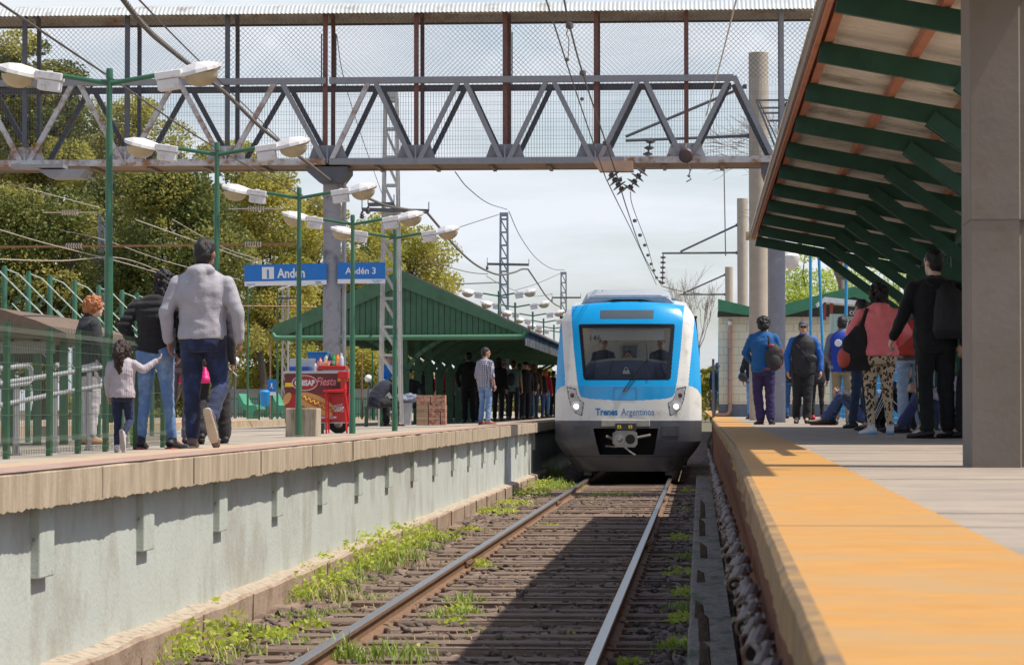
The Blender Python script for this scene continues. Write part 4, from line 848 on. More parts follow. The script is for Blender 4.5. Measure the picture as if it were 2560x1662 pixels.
for x, yt in ((40, 950), (137, 936), (223, 922), (315, 906)):
    p = rx(x, yt); m = MB(); m.box((p.x-.006, p.y-.085, zL(RX, p.y)), (p.x+.006, p.y+.085, p.z)); m.box((p.x-.03, p.y-.07, zL(RX, p.y)), (p.x+.03, p.y+.07, zL(RX, p.y)+.01)); m.build('rail_post', m_bgrey, hr)
# green posts with sloping pipes, ramp roof behind
sp = empty('stair_canopy_frame', (-8.6, 38, 1), 'row of green posts with pale sloping pipes behind the wire fence', 'frame'); PX_ = -8.57
m_pp = M('pale_green_pipe', (.42, .52, .45), .45, .1)
for k, x in enumerate([-42, 9.6, 70, 124, 186, 246, 304, 342, 380]):
    Y = yat(x, PX_); zt = EYE+1.75; m = MB(); m.lathe([(.036, .75), (.036, zt-.03), (.025, zt)], (PX_, Y, 0), 12); m.build('frame_post', m_lpost, sp, smooth=.7)
    m = MB(); m.tube([(PX_+.02, Y, zt-.04), (PX_+.18, Y-.02, zt-.10), (PX_+1.35, Y-.05, zt-1.25)], .009, 6); m.tube([(PX_+.02, Y+.3, zt-.45), (PX_+1.0, Y+.3, zt-1.45)], .008, 6); m.build('sloping_pipe', m_pp, sp)
    m = MB(); m.tube([(PX_-.02, Y, zt-.25), (PX_-.7, Y, zt-.95)], .016, 6); m.build('rear_strut', m_lpost, sp)
a = [at(x, y, 30) for x, y in ((-60, 762), (0, 772), (90, 801), (165, 832), (165, 845), (-60, 845))]
m = MB(); m.prism([(p.x, p.z) for p in a], 30, 34); o = tag(m.build('stair_roof', M('brown_roof', (.15, .105, .075), .85, .2, 6, .3)), 'low brown roof of the stairwell behind the wire fence at the far left', 'roof')
m = MB(); q0 = at(-60, 846, 33.5); q1 = at(150, 905, 33.5); m.box((q0.x, 33.5, q1.z), (q1.x, 33.7, q0.z)); m.build('stair_shade_panel', M('stair_shade_brown', (.06, .048, .038), .85, .3, 5), o)  # dark panel added to darken the space under the stair roof
m = MB(); m.box((a[0].x, 30.3, a[4].z-.16), (a[3].x-.2, 30.36, a[4].z-.03)); m.build('roof_beam', M('pale_beam', (.3, .3, .28), .7), o)
for k in range(4): m = MB(); X = a[0].x+.25+k*.3; m.box((X-.04, 30.5, .8), (X+.04, 30.58, a[4].z)); m.build('roof_post', m_g2, o)
# ================================================================== things on the second platform
def Q(x, y, Y): return at(x, y, Y)
m_bg = M('bench_green', (.05, .27, .15), .5, .1)
for k, (x, lab) in enumerate([(618, 'left green curved bench on the far platform, near the hooded man'), (700, 'right green curved bench on the far platform beside the blue bin'), (770, 'green curved bench on the far platform partly behind the concrete block')]):
    Y = 88; c = Q(x, 1019, Y); z0 = T2; prof = [(-.34, .78), (-.27, .80), (-.12, .50), (.0, .42), (.22, .44), (.30, .41), (.33, .30), (.22, .26), (.14, 0), (.04, 0), (.08, .24), (-.10, .28), (-.22, .42)]
    m = MB(); m.prism([(c.x+p[0], z0+p[1]) for p in prof], Y, Y+1.6); tag(m.build('bench', m_bg), lab, 'bench', 'benches on the far platform')
m = MB(); c = Q(662, 1016, 80); m.lathe([(.0, 0), (.10, .0), (.14, .08), (.15, .40), (.155, .42), (.10, .47), (0, .48)], (c.x, 80, c.z), 16); b = tag(m.build('litter_bin', M('bin_blue', (.02, .26, .65), .4), smooth=.6), 'bright blue litter bin hung on a post on the far platform', 'bin')
m = MB(); m.tube([(c.x-.18, 80.1, T2), (c.x-.18, 80.1, c.z+.4)], .025, 8); m.beam((c.x-.18, 80.1, c.z+.3), (c.x, 80.1, c.z+.3), .03, .03); m.build('bin_post', m_fg, b)
a = Q(669, 948, 82); b = Q(690, 988, 82); m = MB(); m.box((a.x, 82, b.z), (b.x, 82.04, a.z), c=.004); o = tag(m.build('platform_notice', m_sb), 'small blue and white notice on a post above the blue bin', 'sign'); m = MB(); m.box((a.x, 81.994, b.z), (b.x, 81.998, b.z+.1)); m.box((a.x+.1, 81.994, b.z+.2), (a.x+.14, 81.998, b.z+.36)); m.box((a.x+.08, 81.994, b.z+.2), (a.x+.17, 81.998, b.z+.23)); m.build('white_print', m_sw, o); m = MB(); m.tube([((a.x+b.x)/2, 82.06, T2), ((a.x+b.x)/2, 82.06, a.z)], .03, 8); m.build('sign_post', m_fg, o)
ff = empty('platform_fence', (-15, 100, 1), 'green slatted fence along the back of the far platform', 'fence')
m = MB(); a = Q(560, 992, 100); b = Q(990, 1046, 100); x = a.x
while x < b.x: m.box((x, 100, T2-.1), (x+.05, 100.02, a.z)); x += .085
m.build('slats', M('fence_teal', (.05, .20, .13), .6, .15), ff)
for k in range(9): m = MB(); X = a.x+k*(b.x-a.x)/8; m.box((X-.04, 99.93, T2-.1), (X+.04, 99.99, a.z+.1)); m.build('fence_post', m_fg, ff)
for h in (.1, .65): m = MB(); m.box((a.x, 99.95, T2+h), (b.x, 99.98, T2+h+.04)); m.build('fence_rail', m_fg, ff)
m = MB(); a = Q(560, 972, 112); b = Q(1000, 1040, 112); m.box((a.x, 112, .5), (b.x, 112.2, a.z)); wl_ = tag(m.build('boundary_wall', M('grey_wall', (.22, .23, .22), .85, .2, 2)), 'low grey wall below the trees behind the far platform', 'wall')
for k, (x, yt, yb, lab) in enumerate([(588, 905, 1040, 'white globe lamp on a thin post behind the hooded man'), (921, 950, 1040, 'white globe lamp on a thin post left of the lattice mast')]):
    Y = 92; c = Q(x, yt, Y); m = MB(); m.tube([(c.x, Y, T2), (c.x, Y, c.z)], [.045, .03], 10); o = tag(m.build('globe_lamp', m_bdark), lab, 'lamp'); g_ = MB(); g_.lathe([(.04, -.11), (.10, -.09), (.135, 0), (.10, .09), (.03, .13), (0, .135)], (c.x, Y, c.z+.05), 16); g_.build('globe', M('white_globe', (.8, .8, .78), .3), o, smooth=3.2)
for k, (x, y0, lab, mt) in enumerate([(620, 716, 'thin green lamp post below the left end of the blue sign', m_lpost), (694, 720, 'thin green lamp post between the sign and the hot dog cart', m_lpost), (676, 860, 'thin rust-brown pole by the blue notice', m_bbrown), (905, 880, 'thin brown pole left of the lattice mast', m_bbrown), (931, 880, 'thin green pole left of the lattice mast', m_lpost)]):
    Y = 86; c = Q(x, y0, Y); m = MB(); m.tube([(c.x, Y, T2), (c.x, Y, c.z-.01)], [.035, .025], 8); o = tag(m.build('pole', mt), lab, 'pole')
    if k < 2: a_ = MB(); a_.tube([(c.x, Y, c.z-.05), (c.x+.5, Y, c.z+.1)], .018, 6); a_.box((c.x+.45, Y-.08, c.z+.06), (c.x+.9, Y+.08, c.z+.13), c=.02); a_.build('lamp_arm', m_lhouse, o)
# ================================================================== RIGHT SIDE: wall, pipe, roofs, blue fence
bw = M('cream_blockwork', (.62, .54, .40), .85, .06, 4); t = bw.node_tree; N = t.nodes
bk = N.new('ShaderNodeTexBrick'); bk.inputs['Scale'].default_value = 1.0; bk.inputs['Brick Width'].default_value = .40; bk.inputs['Row Height'].default_value = .20; bk.inputs['Mortar Size'].default_value = .006; bk.inputs['Color1'].default_value = (.76, .66, .48, 1); bk.inputs['Color2'].default_value = (.80, .71, .53, 1); bk.inputs['Mortar'].default_value = (.45, .35, .24, 1)
tcn = N.new('ShaderNodeTexCoord'); sxyz = N.new('ShaderNodeSeparateXYZ'); cxyz = N.new('ShaderNodeCombineXYZ'); t.links.new(tcn.outputs['Object'], sxyz.inputs[0]); t.links.new(sxyz.outputs[0], cxyz.inputs[0]); t.links.new(sxyz.outputs[2], cxyz.inputs[1]); t.links.new(cxyz.outputs[0], bk.inputs[0]); t.links.new(bk.outputs[0], N['Principled BSDF'].inputs['Base Color'])
WY = 72.; a = at(1797, 791, WY); b = at(2250, 1043, WY)
wl2 = MB(); wl2.box((a.x, WY, zR(WY)-.1), (b.x, WY+3, a.z)); wl2 = tag(wl2.build('blockwork_building', bw), 'cream painted blockwork building end behind the right platform', 'building')
m = MB(); m.box((a.x-.004, WY-.004, zR(WY)-.1), (b.x, WY-.001, at(0, 1010, WY).z)); m.build('painted_dado', M('grey_dado', (.17, .18, .21), .8, .15), wl2)
m = MB(); pts = [at(x, y, WY-.08) for x, y in ((1825, 800), (1825, 1024), (1821, 1034), (1812, 1037), (1790, 1037))]; m.tube(pts, .052, 12); p = tag(m.build('drainpipe', M('salmon_pvc', (.50, .27, .19), .5, .1), smooth=.8), 'salmon plastic drainpipe with white top on the cream wall', 'pipe')
m = MB(); m.lathe([(.056, -.09), (.056, 0), (.03, .04), (0, .05)], at(1825, 803, WY-.08), 12); m.build('pipe_cap', M('white_cap', (.8, .8, .8), .4), p, smooth=.7)
for yy in (872, 950, 1009): m = MB(); m.lathe([(.058, -.006), (.058, .006)], at(1825, yy, WY-.08), 12); m.build('pipe_clip', m_bdark, p)
def plate(pts, Y, th_, mat, name, parent=None): m = MB(); m.prism([(at(x, y, Y).x, at(x, y, Y).z) for x, y in pts], Y, Y+th_); return m.build(name, mat, parent)
m_gr = M('green_roof_board', (.045, .19, .095), .6, .15, 4)
o = tag(plate([(1795, 747), (1877, 767), (1925, 779), (1963, 760), (2044, 738), (2135, 716), (2175, 731), (2240, 762), (2240, 790), (2167, 752), (2135, 742), (2044, 768), (1963, 789), (1925, 803), (1877, 789), (1795, 777)], 71.4, .08, m_gr, 'roof_boards'), 'wavy line of green roof boards above the cream blockwork building', 'roof')
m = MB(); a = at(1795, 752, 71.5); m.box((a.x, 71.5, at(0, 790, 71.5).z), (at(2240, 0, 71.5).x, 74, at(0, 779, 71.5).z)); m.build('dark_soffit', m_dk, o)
plate([(1795, 760), (1877, 776), (1925, 790), (1963, 775), (2044, 752), (2135, 730), (2230, 770), (2230, 792), (1795, 792)], 71.52, .05, m_dk, 'under_roof_shade', o)  # dark sheet painted as the shade under the roof boards
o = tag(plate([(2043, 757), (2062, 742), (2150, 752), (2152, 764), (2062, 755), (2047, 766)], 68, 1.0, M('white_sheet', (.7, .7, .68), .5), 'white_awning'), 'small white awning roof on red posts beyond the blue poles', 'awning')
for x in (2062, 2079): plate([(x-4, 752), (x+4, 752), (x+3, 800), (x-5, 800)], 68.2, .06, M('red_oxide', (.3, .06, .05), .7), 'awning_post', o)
plate([(2062, 768), (2150, 766), (2150, 790), (2062, 790)], 68.6, .05, m_dk, 'awning_shade', o)  # dark sheet standing in for the shade below the awning
m = MB(); a = at(2074, 785, 66); b = at(2175, 1040, 66); x = a.x
while x < b.x: m.box((x, 66+.01*(int(x*20) % 2), zR(66)), (x+.048, 66.05, a.z+.0)); x += .05
ks = tag(m.build('sheet_kiosk', M('pale_green_sheet', (.36, .45, .41), .5, .06)), 'pale green corrugated kiosk behind the blue fence', 'kiosk')
m = MB(); a2 = at(2110, 778, 65.9); m.box((a2.x, 65.85, a2.z-.12), (b.x, 65.95, a2.z+.06)); m.build('kiosk_fascia', m_dk, ks); text('kiosk_lettering', 'CO', .12, (a2.x+.12, 65.84, a2.z-.08), m_sw, ks)
m_bf = M('bright_blue_paint', (.02, .28, .60), .45, .15); m_bfp = M('pale_blue_rail', (.25, .50, .72), .45, .1)
for k, (p, q, lab) in enumerate([((2026, 636), (2027, 880), 'left tall bright blue pole near the capped man'), ((2047, 636), (2058, 900), 'leaning bright blue pole right of the capped man'), ((2116, 652), (2115, 790), 'short bright blue pole above the blue vest man')]):
    Y = 58 if k < 2 else 52; m = MB(); m.tube([at(*p, Y), at(*q, Y)], .032, 10); o = tag(m.build('blue_pole', m_bf, smooth=.8), lab, 'pole')
bf = empty('blue_fence', (3.25, 40, 1.2), 'bright blue barred fence along the back of the right platform', 'fence'); BX = 3.25
m = MB(); y = 19.
while y < 66: m.lathe([(.010, zR(y)+.02), (.010, zR(y)+1.62)], (BX, y, 0), 5); y += .14
m.build('bars', m_bf, bf)
for k in range(21): y = 19.+k*2.36; m = MB(); m.lathe([(.035, zR(y)), (.035, zR(y)+1.72)], (BX, y, 0), 10); m.build('fence_post', m_bf, bf, smooth=.8)
for h, r in ((.55, .028), (1.62, .022)): m = MB(); m.tube([(BX-.02, 19, zR(19)+h), (BX-.02, 66, zR(66)+h)], r, 8); m.build('fence_rail', m_bfp, bf, smooth=.8)
segs_mesh('fence_wires', [[(BX-.015, 19, zR(19)+h), (BX-.015, 66, zR(66)+h)] for h in (.1, .22, .34, .46, .7, .85, 1.0, 1.15, 1.3, 1.45)], .006, m_bfp, bf)
m = MB(); Y = 66; a = at(1783, 897, Y); m.box((a.x-.03, Y, zR(Y)-.1), (a.x+.03, Y+.06, a.z)); m.beam((a.x, Y+.03, at(0, 917, Y).z), (at(1800, 917, Y).x, Y+.03, at(0, 917, Y).z), .04, .04); tag(m.build('guard_rail', m_bdark), 'dark steel guard rail post at the far end of the right platform', 'rail')
m = MB(); c = at(1978, 640, 90); m.lathe([(.03, .25), (.10, .2), (.28, .0), (.27, -.12), (.20, -.34), (.08, -.44), (0, -.46)], (c.x, 90, c.z), 16); m.tube([(c.x-.05, 90, c.z+.1), (c.x-.4, 90, c.z+.3), (c.x-.5, 90, 1)], .04, 6); tag(m.build('street_lamp', m_lhouse, smooth=.7), 'pale street lamp head hanging before the light green tree', 'lamp')
# ================================================================== HOT DOG CART
ct = empty('food_cart', (0, 0, 0), 'red hot dog cart with bottles and a steel lid on the left platform', 'food cart'); CS = 181.; g0 = flo(800, CS); CY = g0.y; cz = zL(g0.x, CY)
def C_(x, y, dY=0): return at(x, y, CY+dY)
m_cr = M('cart_red', (.42, .018, .02), .35, .08); m_cd = M('cart_maroon', (.16, .02, .025), .35, .2, 3); m_met = M('cart_steel', (.45, .46, .47), .35, .08, metal=.6); m_yl = M('cart_yellow', (.85, .62, .02), .4, .05)
a = C_(712, 933); b = C_(873, 1055); m = MB(); m.box((a.x, CY, b.z), (b.x, CY+.62, a.z), c=.01); m.build('cart_body', m_cr, ct)
m = MB(); m.box((a.x+.003, CY-.006, at(0, 985, CY).z), (b.x-.003, CY-.001, a.z-.003)); m.build('upper_panel', m_cd, ct)
m = MB(); m.box((a.x-.02, CY-.03, a.z-.005), (b.x+.01, CY+.64, a.z+.03), c=.006); m.box((a.x, CY-.01, b.z-.015), (b.x, CY+.63, b.z), c=.004); m.build('steel_rim', m_met, ct)
m = MB(); z0 = C_(0, 967).z; z1 = C_(0, 957).z
m.box((a.x+.004, CY-.010, z0), (a.x+.13, CY-.0065, z1)); z0 = C_(0, 954).z; z1 = C_(0, 945).z; m.box((b.x-.16, CY-.010, z0), (b.x-.01, CY-.0065, z1)); m.build('yellow_band', m_yl, ct)
c = C_(762, 957); e = MB(); n = 36
def ell(mm, cx, cz_, rx_, rz2, y0, y1, tilt=0., n=36): mm.prism([(cx+rx_*cos(t)*cos(tilt)-rz2*sin(t)*sin(tilt), cz_+rx_*cos(t)*sin(tilt)+rz2*sin(t)*cos(tilt)) for t in np.linspace(0, 2*pi, n, endpoint=False)], y0, y1)
ell(e, c.x, c.z, .178, .108, CY-.013, CY-.007); e.build('logo_rim', m_sw, ct); e = MB(); ell(e, c.x, c.z, .168, .098, CY-.016, CY-.0135); e.build('logo_oval', m_cr, ct)
text('logo_lettering', 'CHISAP', .105, (c.x, CY-.018, c.z-.035), m_sw, ct, bold=.004, align='CENTER', sx=.80)
text('script_lettering', 'Fiesta', .155, (C_(792, 0).x, CY-.014, C_(0, 963).z), M('script_pink', (.75, .25, .28), .4), ct, bold=.0035, shear=.25, sx=.78)
m_bun = M('bun_tan', (.62, .33, .11), .6, .1, 9); m_saus = M('sausage_brown', (.42, .12, .06), .5, .1); m_mus = M('mustard', (.8, .5, .03), .4)
def hot(cx, cy, L_, tilt, k):
    p = C_(cx, cy); e = MB(); ell(e, p.x, p.z+.03*k, L_, .075*k, CY-.011, CY-.007, tilt); ell(e, p.x-.02, p.z-.055*k, L_, .07*k, CY-.012, CY-.007, tilt); e.build('hot_dog_bun', m_bun, ct)
    e = MB(); ell(e, p.x+.01, p.z-.01*k, L_*.95, .045*k, CY-.016, CY-.0125, tilt); e.build('hot_dog_sausage', m_saus, ct)
    q = MB(); q.tube([(p.x+(t-.5)*L_*1.6*cos(tilt)-.016*k*sin(t*38)*sin(tilt), CY-.018, p.z+(t-.5)*L_*1.6*sin(tilt)+.018*k*sin(t*38)) for t in np.linspace(0, 1, 50)], .007*k, 5); q.build('mustard_line', m_mus, ct)
hot(793, 1008, .26, -.42, 1.0)
p = C_(718, 996); e = MB(); ell(e, p.x, p.z, .05, .09, CY-.011, CY-.007, -.5); e.build('hot_dog_bun', m_bun, ct)
p = C_(846, 1023); text('small_lettering', 'CHISAP', .062, (p.x, CY-.012, p.z-.02), m_sw, ct, rot=(pi/2, -.16, 0), align='CENTER', bold=.001, sx=.8); text('small_lettering', 'CALIDAD', .034, (p.x-.01, CY-.012, p.z+.045), m_sw, ct, rot=(pi/2, -.16, 0), align='CENTER')
m = MB(); 
for q in ((-.095, -.03, .095, -.024), (-.095, .032, .095, .038), (-.097, -.03, -.091, .038), (.091, -.03, .097, .038)): m.box((p.x+q[0], CY-.011, p.z+q[1]-.0), (p.x+q[2], CY-.008, p.z+q[3]))
m.build('label_frame', m_sw, ct)
p = C_(792, 1046); text('small_lettering', '.CHISAP.COM', .045, (p.x, CY-.012, p.z-.0), m_sw, ct, bold=.001)
for x in (842, 735):
    q = C_(x, 1062); m = MB(); m.lathe([(.06, -.03), (.135, -.03), (.142, -.015), (.142, .015), (.135, .03), (.06, .03)], (q.x, CY+.2, cz+.142), 24, 0, 'y'); w_ = m.build('wheel', M('tyre_black', (.02, .02, .02), .8), ct, smooth=.6)
    m = MB(); m.lathe([(.0, -.035), (.03, -.045), (.06, -.03), (.06, .03), (0, .035)], (q.x, CY+.2, cz+.142), 16, 0, 'y'); m.build('hub', m_met, w_)
m = MB(); a_ = C_(790, 1055); m.box((a_.x, CY+.1, cz), (a_.x+.09, CY+.16, a_.z)); m.build('cart_leg', m_g2, ct)
# on the cart
a = C_(715, 895); b = C_(780, 934); m = MB(); m.box((a.x, CY+.35, b.z+.03), (b.x, CY+.40, a.z), c=.006); tag(m.build('steel_lid', m_met), 'open steel lid standing up on the left of the hot dog cart', 'lid')
a = C_(721, 921); b = C_(772, 931); m = MB(); m.box((a.x, CY+.05, b.z+.02), (b.x, CY+.30, a.z+.03), c=.012); tag(m.build('blue_tray', M('navy_plastic', (.02, .05, .28), .4)), 'shallow dark blue tray below the steel lid', 'tray')
a = C_(759, 881); b = C_(808, 925); m = MB(); m.prism([(a.x, a.z), (b.x, a.z), (b.x-.015, b.z+.02), (a.x+.02, b.z+.02)], CY+.38, CY+.58); o = tag(m.build('cool_box', M('cooler_blue', (.01, .16, .45), .45)), 'big blue plastic cool box at the back of the cart', 'box'); m = MB(); m.box((a.x-.01, CY+.37, a.z), (b.x+.01, CY+.59, a.z+.018), c=.005); m.build('box_rim', M('cooler_blue', (.01, .16, .45)), o)
a = C_(795, 916); b = C_(864, 926); m = MB(); m.box((a.x, CY+.0, b.z+.01), (b.x, CY+.3, a.z+.01), c=.008); tag(m.build('red_tray', m_cr), 'red plastic tray under the row of bottles', 'tray')
a = C_(802, 905); m = MB(); m.box((a.x, CY+.02, a.z-.055), (a.x+.11, CY+.14, a.z+.0), c=.008); tag(m.build('condiment_box', M('salmon_plastic', (.7, .28, .18), .4)), 'small salmon coloured plastic box beside the bottles', 'box')
def bottle(x, yb, h, col, cap, label, r=.034, cat='bottle'):
    p = C_(x, yb); Yb = CY+.16; m = MB(); m.lathe([(r*.9, 0), (r, .01), (r, h*.35), (r*.92, h*.45), (r, h*.55), (r*.95, h*.68), (r*.42, h*.86), (r*.38, h*.92)], (p.x, Yb, p.z), 14); o = m.build('bottle', M('b_'+label[:14], col, .2, .05), smooth=.7)
    m = MB(); m.lathe([(r*.45, h*.915), (r*.45, h), (0, h*1.002)], (p.x, Yb, p.z), 10); m.build('bottle_cap', M('cap_'+label[:14], cap, .4), o); m = MB(); m.lathe([(r*1.02, h*.25), (r*1.02, h*.5)], (p.x, Yb, p.z), 14); m.build('bottle_label', M('lab_'+label[:14], tuple(min(1, c*.5+.3) for c in col), .5), o); tag(o, label, cat, 'bottles on the cart')
bottle(811.5, 908, .12, (.55, .55, .40), (.05, .45, .12), 'clear bottle with green cap on the cart', .03)
bottle(821, 917, .18, (.03, .03, .06), (.05, .05, .25), 'dark cola bottle on the cart'); bottle(830.5, 917.5, .185, (.03, .35, .12), (.05, .35, .1), 'green soda bottle on the cart'); bottle(840, 917.5, .19, (.85, .30, .03), (.7, .15, .02), 'orange soda bottle on the cart'); bottle(849.5, 917, .19, (.55, .62, .75), (.7, .75, .8), 'clear water bottle, rightmost on the cart')
bottle(785, 927, .12, (.80, .78, .78), (.75, .1, .1), 'white sauce bottle nearest the steel lid', .026); bottle(792, 926, .15, (.75, .20, .18), (.7, .1, .1), 'red sauce bottle beside the white one', .025); bottle(797, 918, .14, (.8, .35, .3), (.7, .1, .1), 'pinkish red sauce bottle behind', .025)
# red folding chair leaning at the cart
m_rc = M('chair_red', (.55, .012, .015), .35, .08)
fc = empty('folding_chair', (0, 0, 0), 'red metal folding chair standing against the front of the cart', 'chair'); Yc2 = CY-.28
def fb(pts, w_, name, dY=0, dY2=None):
    m = MB(); P_ = [at(x, y, Yc2+dY+(0 if dY2 is None else (dY2-dY)*i/(len(pts)-1))) for i, (x, y) in enumerate(pts)]; m.tube(P_, w_, 8); m.build(name, m_rc, fc, smooth=.8)
fb([(816, 1088), (815, 985), (820, 976), (866, 974)], .013, 'leg'); fb([(861, 972), (868, 1020), (878, 1084)], .014, 'leg'); fb([(854, 935), (859, 985), (868, 1086)], .014, 'leg', .1, -.05); fb([(822, 1082), (820, 990)], .011, 'leg', .2)
m = MB(); a = C_(814, 975); b = C_(868, 981); m.box((a.x, Yc2-.02, b.z), (b.x, Yc2+.34, a.z), c=.008); m.build('seat', m_rc, fc)
m = MB(); a = C_(850, 932); b = C_(876, 946); m.box((a.x, Yc2+.02, b.z), (b.x, Yc2+.30, a.z+.02), c=.012); m.box((a.x+.04, Yc2+.03, at(0, 982, CY).z), (a.x+.10, Yc2+.28, b.z)); m.build('backrest', m_rc, fc)
# ================================================================== TRAIN
m_tb = M('train_blue', (.0, .32, .70), .22, .03, 2, coat=.6); m_tw = M('train_white', (.70, .69, .66), .28, .04, 3, coat=.5, dirt=(.5, .47, .42), dirt_amt=.25, dsc=2); m_tg = M('train_dark_grey', (.075, .075, .085), .35, .12, 3, coat=.3, dirt=(.05, .045, .04), dirt_amt=.3); m_tk = M('window_black', (.012, .012, .014), .15, .05); m_tm = M('coupler_metal', (.34, .33, .31), .4, .15, 8, metal=.6, dirt=(.12, .1, .08), dirt_amt=.4)
m_pit = M('pocket_black', (.015, .015, .016), .7, .2)
TX = -1.478; TY = flo(1567, 122).y
def tz(y): return 4.065-y/362.6                         # zoomed photo row -> height above rail
def txw(x): return (x-680)/362.6
tr = empty('train', (TX, TY, 0), 'blue and white electric train with lit headlights arriving head-on between the platforms', 'train')
HW = [(.15, 1.06), (.20, 1.10), (.30, 1.17), (.48, 1.31), (.62, 1.42), (.76, 1.50), (1.0, 1.512), (1.2, 1.515), (1.72, 1.51), (2.41, 1.475), (3.0, 1.425), (3.24, 1.385), (3.40, 1.33), (3.50, 1.27), (3.57, 1.18), (3.62, .95), (3.645, .6)]
def hwf(z):
    for (a, b), (c, d) in zip(HW[:-1], HW[1:]):
        if z <= c: return b+(d-b)*max(0, z-a)/(c-a)
    return HW[-1][1]
def noseY(u, z):                                        # how far behind the foremost point the skin lies; u in -1..1
    base = .10*max(0, .9-z)**2*1.5 if z < .9 else (.0+.05*(z-.9) if z < 1.9 else .05+.24*(z-1.9)+.10*max(0, z-3.1)**2*6)
    return base+.30*abs(u)**2.6+.55*max(0, abs(u)-.82)**1.6*4
def inpoly(x, z, P):
    c = False; n = len(P)
    for i in range(n):
        x0, z0 = P[i]; x1, z1 = P[(i+1) % n]
        if (z0 > z) != (z1 > z) and x < (x1-x0)*(z-z0)/(z1-z0)+x0: c = not c
    return c
def zp(L_): return [(txw(x), tz(y)) for x, y in L_]
WIN = zp([(308, 330), (314, 322), (1024, 322), (1030, 332), (1000, 725), (985, 743), (362, 743), (348, 728)])
GL = zp([(338, 352), (1000, 352), (968, 722), (958, 732), (382, 732), (372, 722)])
BLU = zp([(245, 140), (255, 300), (272, 500), (300, 740), (318, 840), (335, 868), (400, 882), (560, 892), (680, 895), (800, 892), (960, 882), (1012, 868), (1030, 840), (1048, 740), (1075, 500), (1090, 300), (1104, 140)])
SBL = zp([(60, 250), (172, 262), (182, 380), (195, 560), (208, 700), (211, 785), (180, 792), (150, 815), (130, 860), (60, 860)]); SBR = [(-a, b) for a, b in SBL]; SBR = zp([(1300, 250), (1176, 262), (1168, 380), (1150, 560), (1136, 700), (1130, 785), (1165, 792), (1200, 815), (1226, 860), (1300, 860)])
DST = zp([(470, 220), (474, 216), (868, 216), (872, 220), (869, 278), (865, 281), (474, 281), (470, 277)])
HLL = zp([(222, 790), (295, 806), (302, 850), (325, 890), (356, 910), (340, 1010), (322, 1006), (285, 985), (250, 925), (235, 870)]); HLR = zp([(1113, 788), (1042, 804), (1034, 850), (1012, 890), (977, 912), (992, 1008), (1012, 1004), (1050, 980), (1086, 925), (1102, 870)])
PK = zp([(422, 1100), (908, 1100), (900, 1150), (872, 1297), (470, 1297), (440, 1180)])
nu, nz = 280, 330; zs = np.linspace(.15, 3.645, nz+1)
mb = MB(); us = [-1+2*i/nu for i in range(nu+1)]
for z in zs:
    h = hwf(z)
    for u in us: mb.v.append((TX+u*h, TY+noseY(u, z), z))
for j in range(nz):
    for i in range(nu):
        u = (us[i]+us[i+1])/2; z = (zs[j]+zs[j+1])/2; x = u*hwf(z)
        if inpoly(x, z, GL) or inpoly(x, z, PK): continue
        k = 1
        if z < 1.185: k = 2
        elif inpoly(x, z, BLU): k = 0
        elif inpoly(x, z, SBL) or inpoly(x, z, SBR): k = 0
        if z > 3.60 and abs(x) < 1.2: k = 0
        if inpoly(x, z, WIN) or inpoly(x, z, DST): k = 3
        if inpoly(x, z, HLL) or inpoly(x, z, HLR): k = 3
        if abs(z-tz(1310)) < .008: k = 3
        a = j*(nu+1)+i; mb.f.append((a, a+1, a+nu+2, a+nu+1)); mb.m.append(k)
mb.build('cab_shell', [m_tb, m_tw, m_tg, m_tk], tr, smooth=3.2, fix=False)
# body behind the nose
mb = MB(); sec = [(s*hwf(z), z) for s in (1,) for z in (.32, .62, .9, 1.2, 1.72, 2.41, 3.0, 3.24, 3.4, 3.5, 3.57, 3.62, 3.645)]; sec += [(.3, 3.70), (-.3, 3.70)]+[(-a, b) for a, b in sec[::-1]]
Ls = [1.30, 1.9, 3, 6, 12, 22]; ns = len(sec)
for q, l in enumerate(Ls):
    for i, (a, z) in enumerate(sec): yy = max(l, noseY(1, min(z, 3.645))) if q == 0 else l+.6; mb.v.append((TX+a*(1 if q else .9995), TY+(noseY(1 if abs(a) > .31 else .3, min(z, 3.645))-.004 if q == 0 else yy), z+(.0 if q == 0 else (.12 if z > 3.5 else 0))))
for q in range(len(Ls)-1):
    for i in range(ns-1):
        z = (sec[i][1]+sec[i+1][1])/2
        if q == 0 and 2.2 < z < 3.2: continue
        k = 2 if z < 1.2 else (1 if (z < 1.75 or 3.4 < z < 3.6) else 0); a = q*ns+i; mb.f.append((a, a+1, a+ns+1, a+ns)); mb.m.append(k)
mb.build('car_body', [m_tb, m_tw, m_tg], tr, smooth=.9)
def onface(x, z, d=0.): h = hwf(z); return Vector((TX+x, TY+noseY(max(-1, min(1, x/h)), z)+d, z))
def facepatch(P, d, name, mat, n=18, parent=None, thick=None):   # flat-ish patch following the nose
    xs = [p[0] for p in P]; zz = [p[1] for p in P]; m = MB(); x0, x1, z0, z1 = min(xs), max(xs), min(zz), max(zz); nx = max(6, int((x1-x0)/.02)); nz_ = max(6, int((z1-z0)/.02)); idx = {}
    for j in range(nz_):
        for i in range(nx):
            if inpoly(x0+(i+.5)*(x1-x0)/nx, z0+(j+.5)*(z1-z0)/nz_, P):
                f = []
                for a, b in ((i, j), (i+1, j), (i+1, j+1), (i, j+1)):
                    if (a, b) not in idx: idx[(a, b)] = len(m.v); m.v.append(onface(x0+a*(x1-x0)/nx, z0+b*(z1-z0)/nz_, d))
                    f.append(idx[(a, b)])
                m.f.append(tuple(f)); m.m.append(0)
    return m.build(name, mat, parent or tr, smooth=3.2, fix=False)
m_wg = glass_mat('windscreen_glass', (.86, .88, .88), .02, .0)
facepatch(GL, .012, 'windscreen', m_wg)
